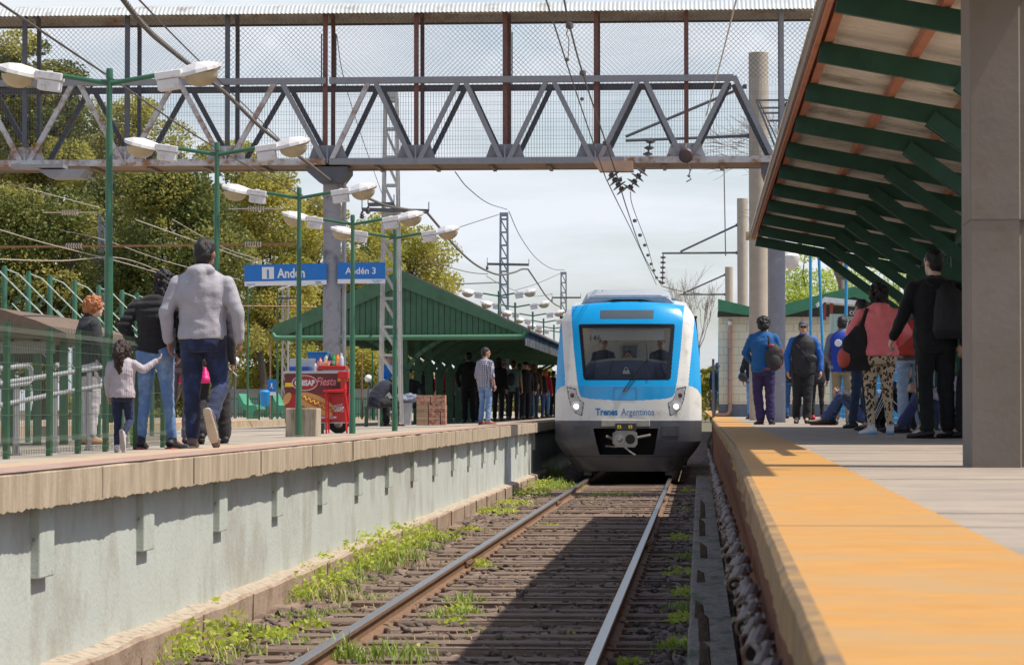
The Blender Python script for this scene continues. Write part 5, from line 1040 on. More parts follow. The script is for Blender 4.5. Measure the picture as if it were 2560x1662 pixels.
facepatch([(a*.99, b) for a, b in DST], -.004, 'destination_display', M('display_grey', (.09, .11, .13), .25, .1, 30))
m_hl = glass_mat('headlight_cover', (.85, .85, .85), .05, .22); m_hb = M('headlight_silver', (.42, .41, .40), .3, .2, 8, metal=.6)
for k, P in enumerate((HLL, HLR)):
    cx = sum(p[0] for p in P)/len(P); cz_ = sum(p[1] for p in P)/len(P)
    hb = facepatch([(cx+(a-cx)*.90, cz_+(b-cz_)*.93) for a, b in P], -.006, 'headlight', m_hb)
    lx, lz = (txw(296), tz(938)) if k == 0 else (txw(1040), tz(938)); c = onface(lx, lz, -.02)
    m = MB(); m.lathe([(.0, -.012), (.05, -.006), (.06, .01)], c, 20, 0, 'y'); m.build('lamp_lens', emis('headlight_glow', (1, .93, .78), 5), hb, smooth=.8)
    m = MB(); m.lathe([(.08, -.004), (.105, .0), (.105, .012), (.08, .012)], c, 22, 0, 'y'); m.build('lamp_ring', M('ring_silver', (.7, .68, .65), .2, metal=.5), hb)
    lx, lz = (txw(267), tz(856)) if k == 0 else (txw(1068), tz(856)); c = onface(lx, lz, -.012); m = MB(); m.lathe([(0, -.01), (.048, -.004), (.05, .01)], c, 18, 0, 'y'); m.build('tail_lamp', M('tail_red', (.12, .03, .025), .3), hb)
# lettering
cz_ = tz(1003); text('lettering', 'Trenes', .200, (TX+txw(441), TY-.012+noseY(.4, 1.3)*.6, cz_), M('logo_blue', (.0, .17, .45), .4), tr, bold=.006, sx=.80)
text('lettering', 'Argentinos', .200, (TX+txw(633), TY-.010+noseY(.2, 1.3), cz_), M('logo_blue', (.0, .14, .42), .4), tr, sx=.76)
# access panel outline, wipers, pocket, coupler, grilles
def linepatch(pts, r, name, mat, d=-.004, parent=None): m = MB(); m.tube([onface(txw(x), tz(y), d) for x, y in pts], r, 5); return m.build(name, mat, parent or tr)
linepatch([(580, 795), (582, 875), (592, 887), (735, 888), (747, 875), (748, 795)], .003, 'access_panel_seam', M('seam_blue', (.0, .13, .32), .5)); linepatch([(580, 795), (748, 795)], .003, 'access_panel_seam', M('seam_blue', (0, .13, .32)))
for pts in ([(325, 170), (290, 235), (262, 290)], [(468, 150), (420, 230), (385, 305)], [(893, 150), (855, 240), (815, 305)]): linepatch(pts, .004, 'panel_seam', M('seam_blue', (0, .13, .32)), -.002)
m = MB(); 
for (x, y) in ((651, 818), (673, 816)): m.lathe([(.0, -.05), (.028, -.045), (.028, .0)], onface(txw(x), tz(y)), 12, 0, 'y')
m.build('wiper_pivot', m_tm, tr)
m = MB(); A = [onface(txw(x), tz(y), -.05) for x, y in ((651, 816), (740, 690), (822, 590))]; m.tube(A, .008, 6); A = [onface(txw(x), tz(y), -.05) for x, y in ((675, 814), (760, 700), (832, 598))]; m.tube(A, .008, 6); A = [onface(txw(x), tz(y), -.025) for x, y in ((820, 470), (824, 590), (836, 735))]; m.tube(A, .009, 6); m.build('wiper', m_tk, tr)
mb = MB(); dpt = .75
P = [(a, b) for a, b in PK]; F0 = [onface(a, b, .002) for a, b in P]; F1 = [Vector((TX+a*.96, TY+dpt, b+(.0))) for a, b in P]; n = len(P)
mb.add(F0+F1, [tuple(range(2*n-1, n-1, -1))]+[(i, i+n, (i+1) % n+n, (i+1) % n) for i in range(n)]); mb.build('coupler_pocket', m_pit, tr)
m = MB(); a, b = (txw(485), tz(1038)), (txw(845), tz(1088)); m.box((TX+a[0], TY-.03, b[1]), (TX+b[0], TY+.2, a[1]), c=.015); m.build('pocket_lip', M('lip_beige', (.40, .37, .32), .5, .15, 8), tr)
cp_ = MB(); a, b = (txw(590), tz(1062)), (txw(745), tz(1118)); cp_.box((TX+a[0], TY-.22, b[1]), (TX+b[0], TY+.1, a[1]), c=.012)
cpl = cp_.build('coupler', M('coupler_dark', (.03, .03, .035), .5), tr)
m = MB()
for x in (620, 702): q = TX+txw(x); z = tz(1090); m.prism([(q-.038, z-.03), (q+.038, z-.03), (q+.038, z+.035), (q-.038, z+.035)], TY-.226, TY-.221)
m.build('warning_label', m_yl, cpl); m = MB()
for x in (620, 702): q = TX+txw(x); z = tz(1090); m.prism([(q-.022, z-.018), (q+.022, z-.018), (q, z+.024)], TY-.230, TY-.227)
m.build('warning_triangle', m_tk, cpl)
m = MB(); q = zp([(570, 1135), (600, 1118), (735, 1120), (752, 1140), (754, 1215), (735, 1240), (600, 1238), (572, 1210)]); m.prism([(TX+a, b) for a, b in q], TY-.30, TY-.06); m.build('coupler_head', m_tm, cpl)
m = MB(); m.lathe([(.0, -.01), (.098, -.01), (.10, 0)], (TX+txw(702), TY-.302, tz(1180)), 24, 0, 'y'); m.build('coupler_cup', m_pit, cpl); m = MB(); m.lathe([(.075, -.005), (.10, -.012), (.105, 0), (.075, 0)], (TX+txw(622), TY-.302, tz(1180)), 24, 0, 'y'); m.lathe([(0, -.16), (.03, -.15), (.06, -.05), (.085, 0)], (TX+txw(622), TY-.302, tz(1180)), 18, 0, 'y'); m.build('coupler_cone', M('cone_silver', (.5, .49, .46), .35, metal=.5), cpl, smooth=.8)
m = MB(); m.tube([(TX+txw(655), TY-.28, tz(1235)), (TX+txw(700), TY-.34, tz(1272)), (TX+txw(738), TY-.36, tz(1298))], .018, 8); m.tube([(TX+txw(515), TY-.15, tz(1232)), (TX+txw(600), TY-.15, tz(1236))], .02, 8); m.tube([(TX+txw(520), TY-.1, tz(1160)), (TX+txw(580), TY-.1, tz(1180))], .03, 8); m.tube([(TX+txw(750), TY-.1, tz(1170)), (TX+txw(850), TY-.05, tz(1150))], .03, 8); m.build('coupler_lever', m_tm, cpl)
for x0, x1 in ((273, 398), (935, 1063)):
    m = MB()
    for k in range(7): z = tz(1085+k*11); c0 = onface(txw(x0), z, -.01); c1 = onface(txw(x1), z, -.01); m.beam(c0, c1, .02, .016)
    m.build('grille', M('grille_grey', (.10, .10, .11), .4), tr)
# roof fairing, pantograph, horn, mirrors
m = MB(); secs = [(1.05, .98, 3.60, .84, 3.80), (1.5, .93, 3.60, .87, 3.93), (4.5, .93, 3.6, .87, 3.93)]
for yy, wb, zb, wt, zt in secs: m.v += [(TX-.02-wb, TY+yy, zb), (TX-.02-wt, TY+yy, zt-.07), (TX-.02-wt*.8, TY+yy, zt), (TX-.02+wt*.8, TY+yy, zt), (TX-.02+wt, TY+yy, zt-.07), (TX-.02+wb, TY+yy, zb)]
for q in range(2):
    for i in range(5): m.f.append((q*6+i, q*6+i+1, q*6+i+7, q*6+i+6)); m.m.append(0)
m.f.append((0, 1, 2, 3, 4, 5)); m.m.append(0); m.build('roof_fairing', M('fairing_grey', (.36, .38, .42), .4, .06, 3), tr, smooth=.4)
m = MB(); m.box((TX-.85, TY+1.02, 3.755), (TX+.82, TY+1.045, 3.775)); m.build('fairing_ridge', M('fairing_edge', (.6, .62, .66), .3), tr)
m = MB()
pg = [(780, 66), (880, 68), (970, 75), (1040, 95), (1075, 125), (1090, 155)]; m.tube([Vector((TX+txw(x), TY+5., tz(y)+.03)) for x, y in pg], .016, 6); m.tube([Vector((TX+txw(x), TY+5.6, tz(y)+.03)) for x, y in pg], .016, 6); m.tube([(TX+txw(1010), TY+5, tz(105)), (TX+txw(1060), TY+5, tz(110))], .02, 6); m.build('pantograph', m_bdark, tr)
m = MB(); m.lathe([(.0, 0), (.02, .0), (.008, .05)], (TX+txw(475), TY+1.4, tz(72)), 8); m.build('horn', m_tk, tr)
for sx_, x in ((-1, 168), (1, 1185)):
    m = MB(); m.box((TX+txw(x)-.03, TY+1.0, tz(275)), (TX+txw(x)+.03, TY+1.12, tz(255)), c=.01); m.build('camera_pod', m_tk, tr)
m = MB(); m.prism([(TX+txw(1172), tz(255)), (TX+txw(1190), tz(262)), (TX+txw(1212), tz(520)), (TX+txw(1214), tz(545)), (TX+txw(1200), tz(540))], TY+1.5, TY+1.56); m.build('side_mirror', m_tk, tr)
# cab interior
m_int = M('cab_beige', (.75, .69, .58), .7, .05, 2); m = MB(); yb = 2.3
m.box((TX-1.3, TY+yb, 1.2), (TX+1.3, TY+yb+.05, 3.5)); m.box((TX-1.35, TY+.9, 3.3), (TX+1.35, TY+yb, 3.34)); cab = m.build('cab_interior', m_int, tr)
m = MB(); a = at(1340+616/2.972, 0, TY+yb).x; b = at(1340+767/2.972, 0, TY+yb).x; m.box((a, TY+yb-.05, 1.2), (b, TY+yb-.01, tz(452)), c=.01); dr = m.build('cab_door', M('door_frame', (.55, .54, .50), .5), tr); m = MB(); m.box((a+.06, TY+yb-.055, tz(640)), (b-.06, TY+yb-.051, tz(470))); m.build('door_window', M('door_glass', (.10, .11, .11), .2, .1), dr)
for x in (568, 812): m = MB(); m.tube([(TX+txw(x), TY+2.0, 2.2), (TX+txw(x), TY+2.0, 3.2)], .018, 8); m.build('grab_pole', M('pole_silver', (.7, .7, .68), .3), tr)
m = MB(); m.box((TX+txw(388), TY+.52, tz(443)), (TX+txw(948), TY+.54, tz(352))); m.build('roller_blind', M('blind_white', (.70, .66, .58), .7, .03), tr)
text('train_number', '146', .17, (TX+txw(384), TY+.508, tz(446)+.0), M('number_grey', (.16, .16, .17), .6), tr, bold=.001)
m = MB(); pts = [(x, tz(y)) for x, y in ((-.95, 660), (-.8, 600), (-.4, 578), (0, 572), (.4, 578), (.8, 600), (.95, 660))]; m.prism([(TX+x, z) for x, z in pts]+[(TX+.95, 1.3), (TX-.95, 1.3)], TY+.62, TY+1.1); m.build('dashboard', M('dash_blue_grey', (.10, .13, .22), .5, .15, 4), tr)
m = MB(); m.prism([(TX+x, z) for x, z in pts]+[(TX+x, z-.05) for x, z in pts[::-1]], TY+.60, TY+.618); m.build('dashboard_edge', M('dash_tan', (.36, .32, .27), .6), tr)
m = MB(); q = zp([(637, 695), (640, 672), (650, 660), (652, 648), (664, 642), (676, 648), (680, 660), (690, 672), (693, 695)]); m.prism([(TX+a, b) for a, b in q], TY+.50, TY+.52); o = m.build('windscreen_sticker', m_sw, tr); m = MB(); m.lathe([(0, -.004), (.028, -.003), (.028, 0)], (TX+txw(664), TY+.497, tz(660)), 14, 0, 'y'); m.build('sticker_dot', m_bdark, o)
m = MB(); 
for pts in ([(435, 590), (410, 735)], [(568, 590), (520, 735)], [(882, 640), (900, 735)], [(930, 640), (960, 735)]): m.tube([(TX+txw(x), TY+.55, tz(y)) for x, y in pts], .008, 5)
m.build('window_stays', m_bdark, tr)
# underframe, wheels
m = MB(); m.box((TX-1.2, TY+.9, .25), (TX+1.2, TY+20, .9)); m.build('underframe', m_pit, tr)
for yy in (2.3, 4.6):
    m = MB(); m.tube([(TX-.95, TY+yy, .45), (TX+.95, TY+yy, .45)], .08, 10); ax = m.build('axle', m_tm, tr)
    for sx_ in (-.84, .84): m = MB(); m.lathe([(.1, -.06), (.42, -.06), (.46, .0), (.46, .03), (.42, .06), (.1, .06)], (TX+sx_, TY+yy, .46), 24, 0, 'x'); m.build('wheel', M('wheel_steel', (.12, .10, .09), .5, metal=.5), ax)
for sx_ in (-1, 1): m = MB(); m.tube([(TX+sx_*.84, TY+.55, .1), (TX+sx_*.84, TY+.6, .5)], .03, 8); m.box((TX+sx_*.84-.08, TY+.5, .06), (TX+sx_*.84+.08, TY+.54, .22)); m.build('rail_guard', m_tg, tr)
# ================================================================== PEOPLE
DJ = dict(pel=(0, 0, .96), wst=(0, .005, 1.10), chs=(0, -.01, 1.30), nkb=(0, -.015, 1.475), hd=(0, .03, 1.622),
          sh=(.185, -.01, 1.415), el=(.235, -.03, 1.14), wr=(.245, .04, .90), hip=(.09, 0, .93), kn=(.10, .02, .50), an=(.105, -.03, .09), to=(.13, .14, .03))
def joints(pose):
    J = {}
    for k, v in DJ.items():
        if k in ('pel', 'wst', 'chs', 'nkb', 'hd'): J[k] = Vector(v)
        else: J[k+'R'] = Vector(v); J[k+'L'] = Vector((-v[0], v[1], v[2]))
    for k, v in (pose or {}).items():
        if k[-1] in 'LR' or k in J: J[k] = Vector(v)
    return J
class Pieces:
    def __init__(s): s.V = []; s.F = []
    def rings(s, R):                                     # list of (centre, axisA, axisB) ellipse rings, closed with fans
        n = 14; b = len(s.V)
        for c, a, e in R:
            for k in range(n): t = 2*pi*k/n; s.V.append(c+a*cos(t)+e*sin(t))
        for i in range(len(R)-1):
            for k in range(n): s.F.append((b+i*n+k, b+i*n+(k+1) % n, b+(i+1)*n+(k+1) % n, b+(i+1)*n+k))
        s.F.append(tuple(b+k for k in range(n))[::-1]); s.F.append(tuple(b+(len(R)-1)*n+k for k in range(n)))
    def cap(s, p, q, r0, r1, flat=1., ax=None):
        p = Vector(p); q = Vector(q); d = (q-p); L_ = d.length; d = d/L_ if L_ > 1e-6 else Vector((0, 0, 1))
        u = Vector(ax) if ax else (Vector((1, 0, 0)) if abs(d.x) < .8 else Vector((0, 1, 0))); u = (u-d*u.dot(d)).normalized(); v = d.cross(u); R = []
        for t in (-1, -.85, -.5, 0): rr = r0*sqrt(max(.02, 1-t*t)); R.append((p+d*(t*r0), u*rr, v*rr*flat))
        for t in (.33, .66): R.append((p+d*(L_*t), u*(r0+(r1-r0)*t), v*(r0+(r1-r0)*t)*flat))
        for t in (0, .5, .85, 1): rr = r1*sqrt(max(.02, 1-t*t)); R.append((q+d*(t*r1), u*rr, v*rr*flat))
        s.rings(R)
    def ell(s, c, r, rot=None):
        c = Vector(c); R = []; M3 = rot or Matrix.Identity(3)
        for t in np.linspace(-1, 1, 9):
            t = max(-.985, min(.985, t)); w_ = sqrt(1-t*t); R.append((c+M3@Vector((0, 0, r[2]*t)), M3@Vector((r[0]*w_, 0, 0)), M3@Vector((0, r[1]*w_, 0))))
        s.rings(R)
def remesh(P, name, vox, smooth=3, disp=None, scale=1.):
    me = bpy.data.meshes.new('t'); me.from_pydata([tuple(v) for v in P.V], [], P.F); me.update(); o = bpy.data.objects.new('t', me); COL.objects.link(o)
    m = o.modifiers.new('r', 'REMESH'); m.mode = 'VOXEL'; m.voxel_size = vox; m.use_smooth_shade = True
    if smooth: q = o.modifiers.new('s', 'SMOOTH'); q.factor = .5; q.iterations = smooth
    dg = bpy.context.evaluated_depsgraph_get(); r = bpy.data.meshes.new_from_object(o.evaluated_get(dg)); bpy.data.objects.remove(o)
    n = len(r.vertices); V = np.empty(n*3, np.float32); r.vertices.foreach_get('co', V); V = V.reshape(-1, 3)
    if disp is not None:
        N = np.empty(n*3, np.float32); r.vertex_normals.foreach_get('vector', N); V = V+N.reshape(-1, 3)*disp(V.astype(float))[:, None]
    V = (V*scale).astype(np.float32); r.vertices.foreach_set('co', V.ravel()); r.update(); r.name = name; return r
TOPR = [(.84, .168, .125), (.95, .172, .130), (1.05, .160, .122), (1.18, .166, .122), (1.30, .182, .125), (1.38, .182, .116), (1.44, .14, .095), (1.495, .072, .070)]
BODR = [(.88, .155, .105), (.96, .155, .11), (1.08, .135, .10), (1.20, .145, .10), (1.32, .165, .105), (1.41, .145, .085), (1.47, .06, .06)]
def torso(P, J, prof, infl, fat, zmin=0., hipw=1.):
    key = [(.78, J['pel']-(J['wst']-J['pel'])*1.28), (.96, J['pel']), (1.10, J['wst']), (1.30, J['chs']), (1.475, J['nkb']), (1.55, J['nkb']+(J['nkb']-J['chs'])*.43)]
    def sp(z):
        for (a, p), (b, q) in zip(key[:-1], key[1:]):
            if z <= b: return p+(q-p)*((z-a)/(b-a))
        return key[-1][1]
    lat0 = (J['hipR']-J['hipL']).normalized(); lat1 = (J['shR']-J['shL']).normalized(); R = []
    for z, rx_, ry_ in prof:
        if z < zmin: continue
        t = (sp(z+.02)-sp(z-.02)).normalized(); f = min(1, max(0, (z-.95)/.4)); lat = (lat0*(1-f)+lat1*f); lat = (lat-t*lat.dot(t)).normalized(); fw = t.cross(lat); k = fat if z < 1.36 else 1+(fat-1)*.5
        hk = hipw if z < 1.02 else 1
        R.append((sp(z), lat*((rx_*k*hk)+infl), fw*((ry_*(1+(k-1)*1.5)*hk)+infl)))
    P.rings(R); return sp
def hand(P, J, S, sg, curl=.6, grip=False):
    w_ = J['wr'+S]; e = J['el'+S]; d = (w_-e).normalized(); ref = Vector((0, 1, 0)) if abs(d.y) < .75 else Vector((0, 0, 1)); sp = (ref-d*ref.dot(d)).normalized(); med = Vector((-sg, 0, 0)); nrm = (med-d*med.dot(d)-sp*med.dot(sp)); nrm = nrm.normalized() if nrm.length > .1 else d.cross(sp)
    M3 = Matrix((sp, nrm, d)).transposed(); P.ell(w_+d*.055, (.040, .020, .055), M3)
    for i, (o, l) in enumerate(((-.030, .060), (-.010, .068), (.010, .072), (.030, .066))):
        b = w_+d*.095+sp*o; k = b+(d*(1-curl*.4)+nrm*curl*.8).normalized()*(l*.55); t = k+(d*(1-curl)+nrm*curl*1.5).normalized()*(l*.5); P.cap(b-d*.02, k, .0105, .010); P.cap(k, t, .010, .0085)
    b = w_+d*.035+sp*.032; k = b+(sp*.6+d*.8+nrm*.3).normalized()*.042; P.cap(b, k, .014, .0115); P.cap(k, k+(d*.8+nrm*.5).normalized()*.028, .0115, .0095)
def limb_skin(P, a, b, r0, r1): P.cap(a, b, r0, r1)
def cloth_disp(amp, freq, seed, st=(1, 1, 1), quilt=0., knit=0.):
    def f(V):
        a = snoise(V*np.array(st), freq, seed); b = snoise(V*np.array(st), freq*2.3, seed+5); d = amp*(1-np.abs(a)*1.2)+amp*.4*b
        if quilt: d += .011*np.abs(np.sin(V[:, 2]*pi/quilt+.6*snoise(V, 1.2, 3)))-.005
        if knit: d += .003*np.sin(V[:, 0]*2*pi/.03)
        return d
    return f
SK = {'tan': (.42, .235, .155), 'light': (.55, .33, .24), 'dark': (.30, .16, .10), 'pale': (.60, .40, .31)}
_seed = [100]
def person(label, x, s, h, yaw=0., side='L', top=None, legs=None, shoes='#222222', hair=('short', '#1a1210'), pose=None, fat=1., skin='tan', headr=1.06, vox=None, sole=None, tlen=.84, sleeve=1., hipw=1., grp=None, pos=None, legfat=1., collar=None, vest=None, curl=.6, sit=False, parts=None, hood=None, zadd=0., tilt=(0, 0)):
    _seed[0] += 1; sd = _seed[0]; J = joints(pose); sc = h/1.75; g_ = flo(x, s) if pos is None else Vector(pos)
    z0 = (zL(g_.x, g_.y) if side == 'L' else zR(g_.y)) if pos is None else g_.z; near = s > 175; vb = vox or (.0085 if near else .0115); vc = .012 if near else .016
    P = Pieces(); torso(P, J, BODR, 0, fat*.97)
    hd = J['hd']; hr_ = headr; tf = Matrix.Rotation(radians(tilt[1]), 3, 'Z') @ Matrix.Rotation(radians(tilt[0]), 3, 'X')
    def H(x_, y_, z_): return hd+tf@Vector((x_*hr_, y_*hr_, z_*hr_))
    P.ell(H(0, -.01, .02), (.074*hr_, .094*hr_, .100*hr_), tf); P.ell(H(0, .02, -.045), (.056*hr_, .062*hr_, .068*hr_), tf); P.ell(H(0, .045, -.085), (.036*hr_, .035*hr_, .028*hr_), tf)
    P.cap(H(0, .078, .005), H(0, .098, -.022), .009*hr_, .014*hr_); P.ell(H(0, .076, .032), (.05*hr_, .014*hr_, .011*hr_), tf); P.ell(H(0, .080, -.052), (.024*hr_, .011*hr_, .008*hr_), tf)
    for sg in (-1, 1): P.ell(H(sg*.076, -.012, -.005), (.010*hr_, .018*hr_, .030*hr_), tf)
    P.cap(J['nkb']-Vector((0, 0, .03)), hd+tf@Vector((0, -.022, -.06)), .056*(1+(fat-1)*.6), .052*hr_)
    for S, sg in (('L', -1), ('R', 1)):
        P.cap(J['sh'+S], J['el'+S], .046, .037); P.cap(J['el'+S], J['wr'+S], .037, .026); P.cap(J['sh'+S], J['chs']+(J['sh'+S]-J['chs'])*.5, .046, .06); hand(P, J, S, sg, curl)
        P.cap(J['hip'+S], J['kn'+S], .074*legfat, .050*legfat); P.cap(J['kn'+S], J['an'+S], .048*legfat, .035); P.cap(J['pel'], J['hip'+S], .09, .085); P.cap(J['an'+S], J['to'+S], .034, .028)
    me = remesh(P, 'person', vb, 2, None, sc); me.materials.append(M('skin_'+skin, SK[skin], .5, .06, 5)); o = bpy.data.objects.new('person', me); COL.objects.link(o); o.location = (g_.x, g_.y, z0+zadd); o.rotation_euler = (0, 0, radians(yaw)); tag(o, label, 'person', grp)
    me.shade_smooth()
    def child(P, name, mat, vox_, dsp=None, sm=2):
        m_ = remesh(P, name, vox_, sm, dsp, sc); c = link_mesh(name, m_, mat, o); return c
    # eyes
    m = MB(); 
    for sg in (-1, 1): c = H(sg*.030, .083, .012)*sc; m.lathe([(0, -.007), (.011, -.003), (.011, .003), (0, .007)], c, 8, 0, 'y')
    m.build('eyes', M('eye_dark', (.02, .015, .012), .2), o)
    # trousers / leggings
    if legs:
        st, col = legs; P = Pieces(); infl = {'jeans': .010, 'tight': .004, 'loose': .024, 'leopard': .004}.get(st, .012); lf = legfat
        torso(P, J, [(.80, .135, .105), (.86, .158, .122), (.95, .158, .118), (1.0, .148, .11)] if not sit else [(.86, .15, .12), (.96, .155, .12), (1.03, .148, .11)], infl, fat, 0, hipw)
        for S in 'LR':
            P.cap(J['hip'+S], J['kn'+S], (.086*lf*hipw)+infl, .056*lf+infl); P.cap(J['kn'+S], J['an'+S]+(J['kn'+S]-J['an'+S])*.06, .056*lf+infl, (.040 if st in ('tight', 'leopard') else .050)+infl); P.cap(J['pel'], J['hip'+S], .10+infl, .095*lf*hipw+infl)
            if not sit: P.ell(J['hip'+S]+Vector((0, -.035, -.02)), (.085*hipw+infl*.5, .085*hipw+infl*.5, .09+infl), None)
        mat = col if not isinstance(col, str) else M('cloth_'+col, col, .85, .14, 14, .6, 13, sheen=.1)
        child(P, 'leggings' if st == 'leopard' else 'trousers', mat, vc, cloth_disp(.002 if st in ('leopard',) else (.0035 if st == 'tight' else .005), 3.2, sd, (1, 1, 2.4)))
    # shoes
    for S in 'LR':
        a, t = J['an'+S], J['to'+S]; d = (t-a); f = Vector((d.x, d.y, 0)); f = f.normalized() if f.length > .03 else Vector((0, 1, 0)); dd = (t-a).normalized(); upv = Vector((0, 0, 1))
        tr_ = (t-a-Vector((0, 0, -.06))).normalized(); L_ = .5
        heel = a-Vector((0, 0, .0)); lat = Vector((1, 0, 0)); lat = (lat-tr_*lat.dot(tr_)).normalized(); up = lat.cross(tr_).normalized()
        b0 = a-tr_*.045-up*.045; b1 = t+tr_*.0; P = Pieces(); P.cap(b0+up*.005, b0+(b1-b0)*.55+up*.0, .043, .042, .95, lat); P.cap(b0+(b1-b0)*.5-up*.004, b1+tr_*.045-up*.01, .047, .038, .72, lat); P.cap(a-up*.02, a+up*.02, .046, .044)
        sh_ = child(P, 'shoe', M('shoe_'+shoes, shoes, .6, .15, 12), .010 if near else .014, None, 1)
        Q_ = Pieces(); R = []
        for tt, w_ in ((-.24, .026), (-.16, .038), (.1, .039), (.45, .043), (.8, .048), (1.02, .042), (1.14, .026)): c = b0+(b1-b0)*tt-up*.040; R.append((c, lat*w_, up*.013))
        Q_.rings(R); child(Q_, 'sole', M('sole_'+(sole or '#3a3a3a'), sole or '#3a3a3a', .8, .15, 12), .009 if near else .013, None, 1).parent = sh_
    # top garment
    if top:
        st, col = top; P = Pieces(); infl = {'hoodie': .016, 'puffer': .024, 'jacket': .018, 'shirt': .012, 'sweater': .018, 'tee': .010, 'vest': .022}[st]
        prof = [(max(tlen, .80), TOPR[0][1], TOPR[0][2])]+[p for p in TOPR if p[0] > tlen+.03]; torso(P, J, prof, infl, fat, 0, 1+(hipw-1)*.8 if st != 'hoodie' else hipw)
        vj = st == 'vest'
        Pt = P
        if vj:
            mat = M('cloth_'+col, col, .7, .1, 10, .2, 60); child(P, 'vest', mat, vc, cloth_disp(.005, 3, sd, (1, 1, 1))); P = Pieces(); infl = .016; torso(P, J, TOPR[2:], -.006, fat)
            col = vest
        for S, sg in (('L', -1), ('R', 1)):
            shp, el, wr = J['sh'+S], J['el'+S], J['wr'+S]; am = 1+(fat-1)*.7
            P.cap(J['nkb']+(shp-J['nkb'])*.1+Vector((0, 0, -.005)), J['nkb']+(shp-J['nkb'])*.8+Vector((0, 0, -.018)), .056+infl*.5, .050*am+infl*.4)
            if sleeve >= .99: P.cap(shp+Vector((0, 0, -.012)), el, .050*am+infl*.8, .043*am+infl*.8); P.cap(el, wr+(el-wr)*.02, .043*am+infl*.8, .034+infl*.6); P.cap(wr+(el-wr)*.12, wr+(el-wr)*.02, .036+infl*.3, .034+infl*.3)
            elif sleeve >= .6: P.cap(shp+Vector((0, 0, -.012)), el, .050*am+infl*.8, .043*am+infl*.8); P.cap(el, el+(wr-el)*.25, .044*am+infl, .042*am+infl)
            else: P.cap(shp, shp+(el-shp)*sleeve, .052*am+infl, .052*am+infl)
        if hood: P.ell(J['nkb']+Vector((0, -.075, .0)), (.125, .050, .055)); P.ell(J['nkb']+Vector((0, -.02, .03)), (.092, .085, .032)); P.cap(J['nkb']+Vector((0, -.105, -.02)), J['nkb']+Vector((0, -.135, -.13)), .055, .022)
        if collar: P.cap(J['nkb']+Vector((0, -.01, -.01)), J['nkb']+Vector((0, .005, .045)), .072, .064)
        mat = col if not isinstance(col, str) else M('cloth_'+col, col, .85, .10, 12, .7, 11, sheen=.1)
        nm = {'hoodie': 'hoodie', 'puffer': 'puffer_jacket', 'jacket': 'jacket', 'shirt': 'shirt', 'sweater': 'sweater', 'tee': 't_shirt', 'vest': 'shirt'}[st]
        child(P, nm, mat, vc, cloth_disp(.003 if st == 'tee' else .0045, 3.0 if st != 'puffer' else 2.2, sd, (1, 1, 1.7), .065 if st == 'puffer' else 0, st == 'sweater'))
    # hair / headwear
    st, hc = hair; P = Pieces(); P.ell(H(0, -.020, .036), (.079*hr_, .092*hr_, .088*hr_), tf); P.ell(H(0, -.050, -.005), (.072*hr_, .058*hr_, .085*hr_), tf); amp = .003
    if st == 'long': P.cap(H(0, -.055, 0), H(0, -.075, -.22), .080*hr_, .065*hr_, .75); P.cap(H(-.05, -.03, -.03), H(-.07, -.05, -.2), .04, .03); P.cap(H(.05, -.03, -.03), H(.07, -.05, -.2), .04, .03); amp = .010
    if st == 'curly': P.ell(H(0, -.03, .0), (.098*hr_, .10*hr_, .12*hr_), tf); P.ell(H(0, -.05, -.10), (.095*hr_, .075*hr_, .10*hr_), tf); amp = .013
    if st == 'pony': P.cap(H(0, -.085, .05), H(.0, -.15, -.01), .035, .04); P.cap(H(0, -.15, -.01), H(.01, -.14, -.16), .042, .02); amp = .008
    if st == 'kid': P.ell(H(0, -.03, .02), (.090*hr_, .10*hr_, .10*hr_), tf); P.cap(H(0, -.09, .07), H(-.0, -.15, -.02), .05*hr_, .055*hr_); P.cap(H(-.0, -.14, -.02), H(.0, -.11, -.20), .06*hr_, .03*hr_); amp = .009
    if st == 'fluffy': P.ell(H(0, -.02, .035), (.098*hr_, .108*hr_, .095*hr_), tf); P.ell(H(0, -.06, -.02), (.085*hr_, .07*hr_, .08*hr_), tf); amp = .010
    if st != 'bald': child(P, 'hair', M('hair_'+hc, hc, .45, .35, 22, .5, 120), .009 if near else .012, cloth_disp(amp*1.5, 11, sd), 1)
    if st in ('cap', 'beanie'):
        pass
    for (nm, fn, mt, vx) in (parts or []):
        P = Pieces(); fn(P, J, H); child(P, nm, mt, vx, None, 1)
    return o, J, sc
def attach(o, P, name, mat, label, cat, sc=1., vox=.012, disp=None, extra=None, grp=None):
    m_ = remesh(P, name, vox, 2, disp, sc); c = link_mesh(name, m_, mat); c.location = o.location.copy(); c.rotation_euler = o.rotation_euler.copy(); tag(c, label, cat, grp)
    for (nm, P2, mt, vx) in (extra or []): link_mesh(nm, remesh(P2, nm, vx, 1, None, sc), mt, c)
    return c
def cap_part(col, brim=1):
    def f(P, J, H):
        P.ell(H(0, -.012, .055), (.084, .098, .070)); P.ell(H(0, -.01, .03), (.086, .100, .03))
        if brim: P.ell(H(0, .105, .035), (.065, .065, .010), Matrix.Rotation(-.15, 3, 'X'))
    return ('cap' if brim else 'beanie', f, M('cap_'+col, col, .8, .12, 12, .2), .009)
def glasses_part():
    def f(P, J, H):
        for sg in (-1, 1): P.ell(H(sg*.032, .088, .010), (.026, .009, .016)); P.cap(H(sg*.06, .07, .014), H(sg*.078, -.01, .010), .005, .005)
        P.cap(H(-.02, .092, .014), H(.02, .092, .014), .005, .005)
    return ('sunglasses', f, M('dark_lens', (.015, .013, .012), .1), .006)
